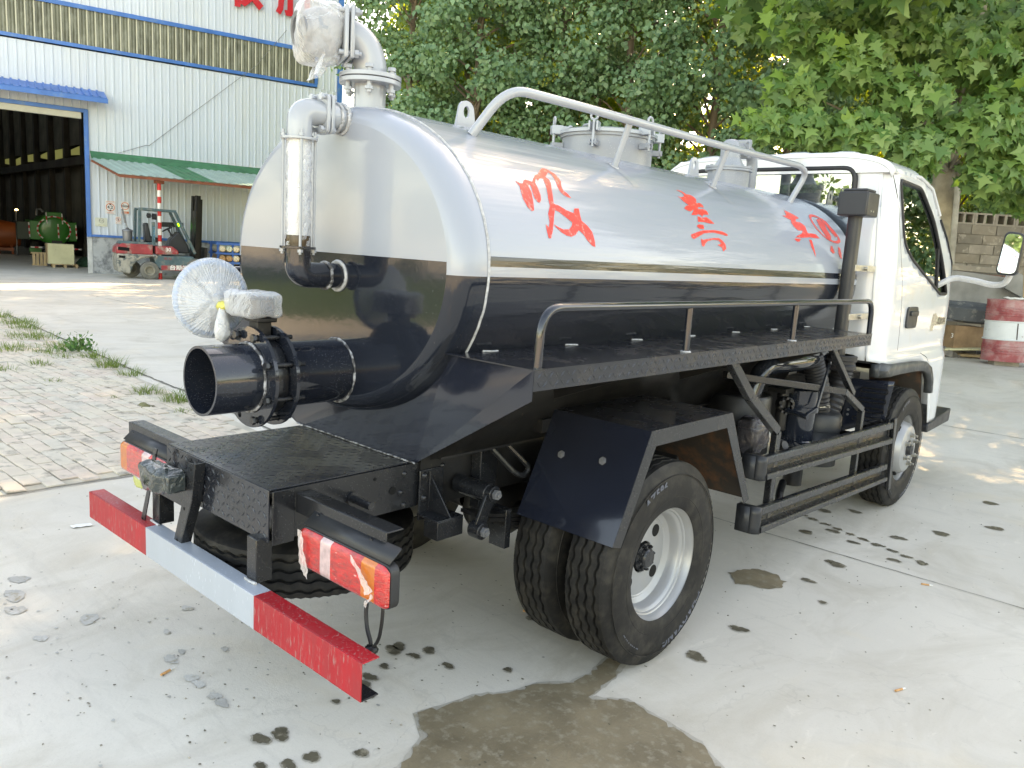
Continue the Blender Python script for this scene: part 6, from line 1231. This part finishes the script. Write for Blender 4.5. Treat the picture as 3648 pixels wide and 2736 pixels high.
# ------------------------------------------------------------------ inside the hall
GT_ = thing('green_tanker', 'green tanker truck seen from the rear inside the hall, edged with striped reflective tape', 'truck', W(7.2,0,-13))
G = mat('green_truck_paint', (.02,.22,.03), .35, var=.15, coat=.3); GO = -12.0
build('tank', MB().lathe([(0,0),(.40,.0),(.58,-.03),(.66,-.12),(.66,-5),(0,-5)], W(7.2,1.17,GO), wn, 40), G, GT_)
for s0, s1, lb_ in ((6.30,6.72,'left side box'),(7.75,8.06,'right side box')): build('side_box', wbox(MB(), s0, s1, .72, 1.52, -16, GO-.05), G, GT_, smooth=0, bev=.03, label=lb_)
build('side_cover', wbox(MB(), 5.84, 6.29, .70, 1.44, -16, GO-.4), mat('dull_green_grey', (.07,.09,.07), .6), GT_, smooth=0, bev=.03)
build('top_box', wbox(MB(), 6.95, 7.50, 1.66, 1.92, GO-.8, GO-.05), G, GT_, smooth=0, bev=.03)
build('rear_pipe', MB().tube([W(6.85,1.9,GO-.6),W(6.75,2.02,GO-.6),W(6.62,2.0,GO-.6),W(6.60,1.75,GO-.6)], .05, 10), M['galv'], GT_)
def bands(pts, w, lb_=None):
    for i in range(len(pts)-1): build('reflective_strip', MB().bar(W(*pts[i],GO+.03), W(*pts[i+1],GO+.03), .012, w, tuple(V(W(*pts[i+1],GO)) .__sub__(V(W(*pts[i],GO))).cross(wn))), M['pr'] if i%2 else M['pw'], GT_, smooth=0)
bands([(7.2+.62*math.cos(a), 1.17+.52*math.sin(a)) for a in np.linspace(PI*.70, PI*1.26, 10)], .055); bands([(7.2+.62*math.cos(a), 1.17+.52*math.sin(a)) for a in np.linspace(PI*.30, -PI*.24, 10)], .055)
bands([(6.97,1.69),(7.08,1.72),(7.18,1.74),(7.30,1.72),(7.45,1.69)], .05)
for s, z0, z1, n in ((6.92,1.43,1.89,4),(7.51,1.43,1.88,4),(7.35,.83,1.43,6),(6.27,.82,1.44,6),(8.03,.83,1.42,6)): bands([(s+.02*(z1-z)/(z1-z0), z) for z in np.linspace(z1, z0, n)], .05)
build('tail_lights', wbox(MB(), 7.1, 7.5, .58, .72, GO-.1, GO), M['plasticb'], GT_, smooth=0); bl_ = build('rear_bumper', wbox(MB(), 6.30, 8.25, .36, .44, GO-.1, GO), M['plasticb'], GT_, smooth=0)
bands([(6.30,.40),(6.45,.40),(6.60,.40),(6.74,.40)], .06); bands([(7.85,.38),(7.97,.385),(8.10,.39),(8.22,.39)], .06)
build('mud_flap', wbox(MB(), 6.27, 6.72, .18, .36, GO-.4, GO-.3), G, GT_, smooth=0)
for s in (6.5,7.9): build('rear_tyre', MB().lathe([(.2,-.15),(.5,-.15),(.5,.15),(.2,.15)], W(s,.5,GO-1.6), wt, 28), M['rubber'], GT_)
OM = thing('orange_mixer', 'dull orange machine body beside the green tanker in the dark hall', 'machine', W(5.4,0,-14)); og = mat('dull_orange_paint', (.30,.07,.02), .5, var=.2)
build('drum', MB().lathe([(0,0),(.5,.1),(.62,.9),(.5,1.6),(0,1.7)], W(4.4,.85,-14), wt, 28), og, OM); build('frame', wbox(MB(), 4.2, 5.75, .15, .28, -15, -13.6).box(0,0,0,0,0,0) if False else wbox(MB(), 4.2, 5.75, .15, .28, -15, -13.6), og, OM, smooth=0)
for s in (4.6,5.2,5.7): build('frame_leg', MB().bar(W(s,0,-13.7), W(s-.1,.7,-13.7), .08, .08, (1,0,0)), og, OM, smooth=0)
M['wood'] = mat('pale_plywood', (.56,.53,.33), .7, var=.12, vscale=2, coord='P', dust=(.33,.29,.16), dscale=9, dthr=.66, dsoft=.04); M['pal'] = mat('pallet_wood', (.42,.30,.17), .75, var=.25, vscale=5, coord='P', stretch=(1,1,.3))
cr_ = thing('plywood_crate', 'large pale plywood crate standing on a pallet in the doorway', 'crate', W(6.8,.12,-3.2))
build('front_board', wbox(MB(), 6.40, 7.17, .12, .78, -3.04, -3.0), M['wood'], cr_, smooth=0); build('side_board', wbox(MB(), 6.37, 6.40, .12, .77, -3.7, -3.0), M['pal'], cr_, smooth=0); build('top_board', wbox(MB(), 6.38, 7.17, .781, .79, -3.7, -3.0), M['wood'], cr_, smooth=0)
def pallet(lab, s0, s1, z0, o0, o1, grp):
    t = thing('pallet', lab, 'pallet', W((s0+s1)/2, z0, (o0+o1)/2), grp)
    for i in range(5): o = o0+(o1-o0-.09)*i/4; build('deck_board', wbox(MB(), s0, s1, z0+.095, z0+.115, o, o+.09), M['pal'], t, smooth=0)
    for i in range(3):
        s = s0+(s1-s0-.08)*i/2; build('block', wbox(MB(), s, s+.08, z0, z0+.094, o1-.10, o1), M['pal'], t, smooth=0); build('block', wbox(MB(), s, s+.08, z0, z0+.094, o0, o0+.1), M['pal'], t, smooth=0)
    return t
pallet('low wooden pallet under the plywood crate', 6.52, 7.28, 0, -3.8, -2.98, 'pallets in the doorway')
t = thing('pallet', 'slatted brown pallet stood upright left of the plywood crate', 'pallet', W(6.2,0,-4), 'pallets in the doorway')
for i in range(4): s = 5.99+.11*i; build('slat', wbox(MB(), s, s+.085, .04, .40, -4.0, -3.97), M['pal'], t, smooth=0)
build('top_rail', wbox(MB(), 5.95, 6.43, .401, .45, -4.2, -3.98), M['pal'], t, smooth=0); build('bottom_rail', wbox(MB(), 5.97, 6.42, .0, .039, -4.2, -3.98), M['pal'], t, smooth=0)
o = build('green_netting', crumple(blob(W(7.75,.12,-4.2), .45, .4, .22, 30, 16), .08, 6), mat('green_netting', (.03,.09,.05), .8, var=.4), None); tag(o, 'heap of dark green netting beside the pallet in the doorway', 'netting')
lmp = thing('work_lamp', 'small lit lamp on a thin post behind the green tanker', 'lamp', W(5.86,0,-13)); build('post', MB().cyl(W(5.84,0,-13), W(5.86,1.9,-13), .02, 8), M['galv'], lmp); build('lamp_head', blob(W(5.88,1.93,-13), .10, .06, .035, 16, 10), mat('lit_lamp', (.9,.8,.5), .5, emis=((1,.8,.45), 3.0)), lmp)
# ================================================================== far right: block wall, drum, debris
def G3(x, y): return gz(x, y)
bw0, bw1 = V((-2.6,11.9,0)), V((4.0,18.2,0)); bwd = (bw1-bw0).normalized(); bwn = V((bwd.y,-bwd.x,0)); BL = (bw1-bw0).length
BWL = thing('block_wall', 'tan concrete block wall with a row of open blocks along its top', 'wall', bw0+V((0,0,.27)))
bmats = [mat('tan_block', c, .9, var=.2, vscale=4, coord='P', bump=.5, bscale=40, dust=(.34,.30,.24), dscale=6, dthr=.6) for c in ((.225,.19,.145),(.19,.165,.13),(.26,.225,.18))]+[mat('reddish_block', (.25,.12,.09), .9, var=.2)]
bh, bl2 = .165, .44
bmesh_ = []
for m in bmats:
    me = bpy.data.meshes.new('block'); q = MB().box(-bl2/2+.008,bl2/2-.008,-.09,.09,.006,bh-.006); me.from_pydata(q.v, [], q.f); me.materials.append(m); me.update(); bmesh_.append(me)
ang = math.atan2(bwd.y, bwd.x)
for r_ in range(13):
    for k in range(int(BL/bl2)):
        p = bw0+bwd*(bl2*(k+.5+(.5 if r_%2 else 0)))
        if p.x > 3.2: continue
        o = bpy.data.objects.new('block', bmesh_[3 if r_ == 7 else rnd.choice((0,0,1,2))]); COL.objects.link(o); o.parent = BWL; o.location = V((p.x, p.y, .25+bh*r_))+bwn*rnd.uniform(-.008,.008)-wloc(BWL); o.rotation_euler = (0,0,ang+rnd.gauss(0,.006))
build('mortar', MB().obox((bw0+bw1)/2+V((0,0,.25+bh*6.5)), bwd*BL/2, bwn*.075, V((0,0,bh*6.5))), mat('mortar', (.15,.135,.11), .95, var=.2), BWL, smooth=0)
zt = .25+bh*13
for k in range(int(BL/.36)):
    p = bw0+bwd*.36*(k+.5)
    if p.x > 3.2: continue
    mb = MB(); c = p+V((0,0,zt+.10))
    for t in (-.165, -.01, .15): mb.obox(c+bwd*t, bwd*.016*(1.4 if t < 0 else 1), bwn*.09, V((0,0,.10)))
    mb.obox(c+V((0,0,.085)), bwd*.175, bwn*.088, V((0,0,.014))); mb.obox(c-V((0,0,.085)), bwd*.175, bwn*.088, V((0,0,.014)))
    build('open_block', mb, bmats[2], BWL, smooth=0)
DR = thing('steel_drum', 'dented red steel drum with a white band standing on a brick', 'drum', (-.10,10.95,.26))
dmr = mat('faded_red_drum', (.34,.07,.075), .5, var=.25, vscale=4, dust=(.42,.26,.25), dscale=5, dthr=.52, dsoft=.12); dmw = mat('chipped_white_drum', (.60,.62,.62), .5, var=.08, dust=(.25,.14,.08), dscale=14, dthr=.66, dsoft=.03)
dax = V((-.03,.0,1)).normalized(); db = V((-.10,10.95,.335)); rd = .295
def dprof(z0, z1, rib):
    p = [(rd, z0)]
    for z in rib: p += [(rd, z-.012), (rd+.008, z-.004), (rd+.008, z+.004), (rd, z+.012)]
    return p+[(rd, z1)]
build('lower_section', MB().lathe([(0,.02),(rd-.01,.02),(rd-.006,0),(rd+.006,0),(rd+.006,.012)]+dprof(.014,.305,(.12,.155,.19,.225)), db, dax, 48), dmr, DR)
build('middle_band', MB().lathe([(rd+.012,.305),(rd+.014,.315),(rd,.325)]+[(rd,.56),(rd+.014,.572),(rd+.012,.582)], db, dax, 48), dmw, DR)
build('upper_section', MB().lathe(dprof(.582,.87,(.66,.695,.73,.765))+[(rd+.008,.872),(rd+.008,.884),(rd-.008,.884),(rd-.012,.868),(0,.868)], db, dax, 48), dmr, DR)
build('drum_seam', MB().bar(db+V((.17,-.243,.33)), db+V((.155,-.245,.56)), .012, .006, (0,1,0)), M['rusty'], DR)
o = build('brick_support', MB().obox((-.08,10.88,.30), (.14,.10,0), (-.06,.08,0), (0,0,.04)), bmats[2], None, smooth=0, bev=.008); tag(o, 'grey brick propping up the red drum', 'brick')
o = build('rubble_scrap', crumple(blob((-.08,10.95,1.235), .14, .10, .02, 18, 8), .02, 14), M['paper'], None); tag(o, 'white rag lying on top of the red drum', 'rag')
ty = build('old_tyre', MB().lathe([(.30,-.10),(.32,-.12),(.42,-.13),(.50,-.11),(.525,-.09),(.525,.09),(.50,.11),(.42,.13),(.32,.12),(.30,.10),(.28,0)], (-.85,11.75,.96), (.05,-.05,1), 56, closed=True), mat('grey_old_tyre', (.085,.09,.095), .8, var=.2, vscale=5, dust=(.2,.19,.17), dscale=8, dthr=.6), None); tag(ty, 'old grey truck tyre lying flat on the rubbish between cab and drum', 'tyre')
bxc = thing('carton', 'crushed brown cardboard carton under the old tyre', 'box', (-.80,11.45,.35)); cb_ = mat('brown_carton', (.30,.19,.11), .85, var=.25, vscale=6)
build('carton_body', crumple(MB().obox((-.80,11.45,.57), V((.16,.16,0)), V((-.14,.14,0)), V((0,0,.17))), .03, 3), cb_, bxc, smooth=0); build('printed_symbol', text_mb('3 3', .10, lambda u, v: (-.86+u*.7+.02, 11.18+u*.7, .60+v)), M['paper'], bxc, smooth=0)
for i, (a, b, w, h, m, lb_, cat_) in enumerate((((-1.3,11.1,.84),(-.45,11.95,.80),.34,.03,M['galv'],'grey metal sheet under the old tyre','sheet'), ((-1.2,11.0,.36),(-.40,11.35,.44),.16,.03,M['wood'],'sunlit pale plank at the foot of the carton','plank'), ((-1.0,11.3,.30),(-.2,11.6,.32),.2,.04,M['pal'],'brown plank on the ground behind the drum','plank'), ((-1.35,11.9,1.30),(-.30,12.7,1.20),.10,.62,mat('broken_slab', (.24,.235,.22), .9, var=.25, vscale=3, bump=.4, bscale=20),'broken grey concrete slab leaning against the block wall','slab'), ((-.45,12.35,1.50),(.35,12.75,1.05),.14,.30,bpy.data.materials['broken_slab'],'smaller grey slab piece sliding off the leaning slab','slab'), ((-1.5,11.95,1.655),(-.45,12.85,1.62),.30,.09,bmats[2],'row of pale bricks laid flat on top of the leaning slab','bricks'))):
    o = build('plank' if cat_ == 'plank' else ('metal_sheet' if cat_ == 'sheet' else ('concrete_slab' if cat_ == 'slab' else 'brick_row')), MB().bar(a, b, w, h), m, None, smooth=0, bev=.006); tag(o, lb_, cat_)
mb = MB()
for i in range(130):
    x, y = rnd.uniform(-2.4, 1.5), 0; y = 11.2+(x+1)*.75+rnd.uniform(-.2, 1.3); r = rnd.uniform(.03,.13); a = rnd.uniform(0, PI); z = gz(x, y)+r*.4+rnd.random()*.25*max(0, min(1, (y-11.4)))
    mb.obox((x, y, z), V((math.cos(a),math.sin(a),rnd.uniform(-.3,.3)))*r, V((-math.sin(a),math.cos(a),rnd.uniform(-.3,.3)))*r*.6, V((0,0,1))*r*.45)
o = build('rubble', mb, mat('rubble', (.20,.18,.155), .9, var=.5, vscale=6, coord='P'), None, smooth=0, kind='stuff'); tag(o, 'heap of broken bricks, stones and rubbish along the foot of the block wall', 'rubble')
o = build('concrete_post', MB().tube([(-1.22,12.0,.3),(-1.26,12.05,1.7),(-1.36,12.15,2.95)], .055, 10), mat('pale_trunk', (.36,.33,.27), .85, var=.3, vscale=4, bump=.4), None); tag(o, 'thin pale post standing in front of the block wall', 'post')
o = build('rusty_rod', MB().cyl((-1.4,10.9,2.84), (2.2,14.3,3.25), .022, 8), bpy.data.materials['rust_red_steel'], None); tag(o, 'rusty horizontal rod running under the plane tree leaves', 'rod')
o = build('bamboo_cane', MB().cyl((.02,11.55,.4), (-.12,11.5,1.72), .014, 8), M['pal'], None); tag(o, 'thin pale cane leaning upright behind the drum', 'cane')
# ================================================================== trees
def place_(sx, d):
    u = (sx-1824)/2836; return (2.35+d*(-.659+.743*u), -2.5+d*(.733+.669*u))
bark = mat('brown_bark', (.19,.145,.105), .9, var=.4, vscale=6, bump=.8, bscale=30, stretch=(1,1,.25)); bark2 = mat('pale_plane_bark', (.30,.26,.19), .8, var=.35, vscale=5, bump=.5)
def leaves(C_, nl, rad, size, fc, shape='poplar', seed=0, droop=.5):
    """numpy leaf faces scattered round the centres C_, facing roughly away from the crown axis"""
    r = np.random.default_rng(seed); K = len(C_); idx = r.integers(0, K, nl); c = np.array([q[:3] for q in C_])[idx]; rr = np.array([q[3] for q in C_])[idx]
    d = r.normal(size=(nl,3)); d /= np.linalg.norm(d, axis=1)[:,None]; p = c+d*(rr*r.random(nl)**.45)[:,None]*np.array([1,1,.75])
    n = d*.6+r.normal(size=(nl,3))*.55+np.array([fc[0],fc[1],.25])*.7; n /= np.linalg.norm(n, axis=1)[:,None]
    dn = np.array([0,0,-1.0])*droop+r.normal(size=(nl,3))*.55; t = dn-n*(dn*n).sum(1)[:,None]; t /= np.linalg.norm(t, axis=1)[:,None]; b = np.cross(n, t); s = size*r.uniform(.45, 1.35, nl)
    if shape == 'poplar': O = [(-.05,0,0),(.30,.42,.06),(1.0,0,0),(.30,-.42,.06)]; F = [(0,1,2,3)]
    else:
        O = [(0,0,0),(-.12,.22,.02),(-.04,.54,.05),(.20,.33,.02),(.36,.78,.08),(.52,.27,.03),(1.1,0,.0),(.52,-.27,.03),(.36,-.78,.08),(.20,-.33,.02),(-.04,-.54,.05),(-.12,-.22,.02)]; F = [(0,2,1)] and [(0,1,2,3),(0,3,4,5),(0,5,6,7),(0,7,8,9),(0,9,10,11)]
    vs = np.stack([p+t*(s*o[0])[:,None]+b*(s*o[1])[:,None]+n*(s*o[2])[:,None] for o in O], 1).reshape(-1,3)
    k = len(O); f = np.concatenate([np.arange(nl)[:,None]*k+np.array(q)[None,:] for q in F], 0)
    return vs, f
def quads(name, vs, f, m, parent, label=None):
    me = bpy.data.meshes.new(name); me.vertices.add(len(vs)); me.vertices.foreach_set('co', (vs-np.array(wloc(parent))).ravel()); me.loops.add(f.size); me.loops.foreach_set('vertex_index', f.ravel().astype(np.int32)); me.polygons.add(len(f)); me.polygons.foreach_set('loop_start', np.arange(0, f.size, 4, dtype=np.int32)); me.polygons.foreach_set('loop_total', np.full(len(f), 4, dtype=np.int32)); me.update(calc_edges=True); me.materials.append(m)
    o = bpy.data.objects.new(name, me); COL.objects.link(o); o.parent = parent; _wl[o.name] = wloc(parent); return o
M['pop'] = leafmat('poplar_leaf', (.070,.165,.075), (.20,.34,.18), .28, .36, ((.12,.22,.02),(.35,.45,.04)))
M['popb'] = leafmat('backlit_poplar_leaf', (.05,.11,.02), (.10,.17,.03), .5, .5, ((.28,.44,.04),(.68,.70,.06)))
M['plane'] = leafmat('plane_tree_leaf', (.070,.175,.050), (.21,.345,.11), .36, .42, ((.12,.26,.04),(.30,.42,.06)))
M['planel'] = leafmat('young_plane_leaf', (.14,.27,.05), (.22,.36,.07), .40, .4)
def tree(name, lab, x, y, h, z0, rad, nl, size, m, tr_=.10, shape='poplar', seed=0, lean=(0,0), fc=(.65,-.75), K=46, grp='trees behind the yard', bk=None, low=1.0):
    r = random.Random(seed+100); g0 = gz(x, y); t = thing(name, lab, 'tree', (x, y, g0), grp)
    top = V((x+lean[0], y+lean[1], h)); pts = [V((x,y,g0-.05)), V((x+lean[0]*.2+r.uniform(-.1,.1), y+lean[1]*.2, h*.25)), V((x+lean[0]*.5+r.uniform(-.15,.15), y+lean[1]*.5+r.uniform(-.1,.1), h*.55)), top]
    build('trunk', MB().tube(pts, [tr_*1.15, tr_*.95, tr_*.6, tr_*.15], 12), bk or bark, t)
    cs = []
    for i in range(K):
        z = z0+(h-z0)*(i+.5)/K+r.uniform(-.3,.3); f = (z-z0)/(h-z0); R_ = rad*(low+(1-low)*min(1, f*3))*(1-.55*max(0, f-.5)*2)
        a = r.uniform(0, 2*PI); q = R_*r.uniform(.25, 1)**.6; cxx, cyy = x+lean[0]*f+q*math.cos(a), y+lean[1]*f+q*math.sin(a); cs.append((cxx, cyy, z, r.uniform(.42,.78)*rad*.5))
        if i%3 == 0: base = V((x+lean[0]*f*.8, y+lean[1]*f*.8, z-.5)); build('limb', MB().tube([base, (base+V((cxx,cyy,z)))/2+V((0,0,.1)), V((cxx,cyy,z))], [tr_*.35, tr_*.22, .01], 6), bk or bark, t)
    vs, f = leaves(cs, nl, rad, size, fc, shape, seed); quads('crown', vs, f, m, t); return t, cs
FR = [(1420,16.5,.95,1.25),(1640,15.8,1.0,1.35),(1900,16.2,1.0,1.35),(2170,15.6,1.0,1.35),(2440,15.4,1.0,1.35),(2700,15.8,1.0,1.3),(2990,16.6,1.0,1.4),(3290,17.0,1.0,1.5),(3600,17.2,1.0,1.5)]
FL = ['poplar at the left end of the tree row, beside the factory corner','poplar second from the left, behind the tank inlet','poplar behind the rear end of the top rail','poplar behind the tank manhole','poplar behind the middle of the top rail','poplar behind the front end of the tank','poplar behind the cab roof, hidden by the plane tree','poplar behind the plane tree trunk','poplar at the right end of the row behind the block wall']
for i, ((sx, d, _, rad), lb_) in enumerate(zip(FR, FL)):
    x, y = place_(sx, d); tree('poplar_tree', lb_, x, y, 14.5, 1.4, rad, 50000, .09, M['pop'], .075, seed=i, lean=(rnd.uniform(-.5,.5), rnd.uniform(-.4,.4)), grp='poplars behind the yard', K=240)
BKT = [(1500,21,1.3),(1620,21.5,1.6),(2050,21,1.6),(2450,22,1.6),(2900,22,1.7),(3350,23,1.8)]
for i, (sx, d, rad) in enumerate(BKT):
    x, y = place_(sx, d); tree('backlit_tree', 'sunlit yellow green tree glimpsed through the poplars, %s in its row' % ORD[i], x, y, 10.5, .6, rad, 20000, .13, M['popb'], .12, seed=40+i, grp='second row of trees', K=80)
# unseen poplars added past the right end of the row to shade the yard
for i, (x, y) in enumerate(((.9,16.8),(3.2,17.5),(5.6,18.0),(8.4,18.8))):
    tree('poplar_tree', 'shade poplar added outside the frame, %s' % ('first beyond the right end of the row','second beyond the right end of the row','third beyond the right end','farthest right of all','beside the factory end wall')[i], x, y, 14.5, 1.0, 2.1, 44000, .13, M['pop'], .15, seed=70+i, grp='shade poplars added outside the frame', K=170)
for i, (x, y) in enumerate(((-9.8,15.2),(-12.6,16.4),(-15.6,17.8),(-18.6,19.6))):  # unseen poplars added to close gaps where sun leaked onto the yard
    tree('poplar_tree', 'hidden tall poplar added behind the second row to block sun, %s' % ORD[i], x, y, 15, 1.2, 1.9, 16000, .16, M['pop'], .12, seed=120+i, grp='tall poplars added behind the second row', K=80)
# wood behind, lawn and trees to the left of the camera that the glossy paint mirrors
def wood(name, pts, z0, z1, nl, sz, m, lab, seed, fc):
    r = random.Random(seed); cs = []
    for _ in range(int(nl/110)):
        t = r.random()*(len(pts)-1); i = int(t); f = t-i; cs.append((pts[i][0]*(1-f)+pts[i+1][0]*f+r.gauss(0,.8), pts[i][1]*(1-f)+pts[i+1][1]*f+r.gauss(0,.8), r.uniform(z0,z1), r.uniform(.6,1.1)))
    e = thing(name, lab, 'wood', (pts[0][0], pts[0][1], 0)); vs, f = leaves(cs, nl, 1, sz, fc, seed=seed); q = quads(name, vs, f, m, e)
    q.parent = None; q.location = wloc(e); bpy.data.objects.remove(e); q.name = name; tag(q, lab, 'wood', kind='stuff')
wood('distant_wood', [place_(1400,30),place_(1600,26),place_(2400,26),place_(3300,27),place_(4200,28)], .3, 10.5, 60000, .22, M['popb'], 'unbroken wood far behind the tree rows', 300, (.66,-.75))
wood('added_right_wood', [(13,26),(24,16),(30,2),(28,-12)], .3, 4.5, 16000, .35, M['pop'], 'low wood added outside the frame at the right for the reflections', 302, (-.8,-.5))  # unseen wood added to cover the yellow horizon mirrored in the paint
wood('left_wood', [(-40,-12),(-30,-22),(-16,-30),(-2,-34)], .3, 6, 14000, .35, M['pop'], 'wood standing outside the frame behind the lawn', 301, (.7,.7))
build('lawn', MB().add([(-13,-5.5,.012),(-30,-6,.012),(-34,-16,.012),(-20,-26,.012),(-9,-20,.012),(-8,-10,.012)], [(0,1,2,3,4,5)]), mat('short_lawn', (.07,.13,.03), .9, var=.3, vscale=2, bump=.6, bscale=40), None, smooth=0, kind='structure')
# undergrowth
for i, (sx, d, w) in enumerate(((1450,15.2,1.2),(1750,14.6,1.1),(2030,14.6,1.1),(2350,14.2,1.2),(2640,14.6,1.2),(3500,18.5,1.5))):
    x, y = place_(sx, d); t = thing('shrub', 'leafy shrub at the foot of the poplars, %s' % ORD[i], 'shrub', (x, y, gz(x, y)), 'shrubs under the poplars')
    cs = [(x+rnd.gauss(0, w*.5), y+rnd.gauss(0, .4), rnd.uniform(.4, 3.1), rnd.uniform(.3,.55)) for _ in range(26)]; vs, f = leaves(cs, 5200, 1, .105, (.65,-.75), seed=90+i); quads('foliage', vs, f, M['pop'], t)
    build('stem', MB().tube([(x,y,0),(x+.05,y,1.2),(x-.1,y+.1,2.4)], [.04,.03,.01], 8), bark, t)
# plane tree in front, to the right
x, y = place_(3245, 10.6); PT = thing('plane_tree', 'big leaved plane tree spreading over the cab from the right', 'tree', (x, y, gz(x, y)))
build('trunk', MB().tube([(x,y,.2),(x+.05,y,1.6),(x-.02,y+.05,3.1),(x+.1,y+.1,4.6),(x,y+.1,8.0)], [.17,.15,.12,.09,.03], 14), bark2, PT)
cs = []; lp = random.Random(5)
def pc(sx, sy, d, r):   # one clump of the crown, given by bearing, height bearing and distance from the trunk side
    X, Y = place_(sx, d); z = 1.509+d*((1368-sy)/2836*.986+(-.1664)+.0)+0; return (X, Y, z, r)
for q in [(2700,90,9.6,.34),(2720,300,9.4,.30),(2640,420,9.2,.24),(2760,420,9.2,.28),(2900,200,9.3,.42),(2950,420,9.1,.36),(3060,60,9.4,.42),(3100,300,9.2,.42),(3150,470,9.2,.34),(3280,150,9.4,.46),(3330,380,9.3,.42),(3460,60,9.5,.46),(3500,280,9.3,.44),(3400,520,9.5,.34),(3520,480,9.4,.34),(3610,180,9.4,.42),(3620,420,9.3,.38),(3700,560,9.6,.3),(2860,40,9.7,.4),(3400,240,10,.5),(3200,40,10,.5),(3000,150,10.2,.5),(3560,620,10.2,.26),(3440,600,10.3,.22),(2880,470,9.3,.2),(3560,20,9.9,.5),(2800,200,9.9,.4)]:
    cs.append(pc(*q)); 
for c_ in cs:
    base = V((x+.03, y+.08, max(2.8, c_[2]-.7))); build('limb', MB().tube([base, (base+V(c_[:3]))/2+V((0,0,.08)), V(c_[:3])], [.030,.020,.006], 6), bark2, PT)
top_ = [(x+lp.gauss(0,1.4), y+lp.gauss(0,1.4), lp.uniform(4.6,9.0), lp.uniform(.5,.8)) for _ in range(40)]
vs, f = leaves(cs, 9500, 1, .115, (.66,-.73), 'plane', 201, .7); quads('crown', vs, f, M['plane'], PT)
vs, f = leaves(top_, 15000, 1, .17, (.66,-.73), 'plane', 202, .7); quads('upper_crown', vs, f, M['plane'], PT)
sel = [(c[0]-.12, c[1]-.10, c[2]+.03, c[3]*.9) for c in (cs[0],cs[1],cs[2],cs[3],cs[5],cs[12],cs[16],cs[4])]
vs, f = leaves(sel, 190, 1, .13, (.66,-.73), 'plane', 203, .9); quads('young_leaves', vs, f, M['planel'], PT, 'bright young leaves')
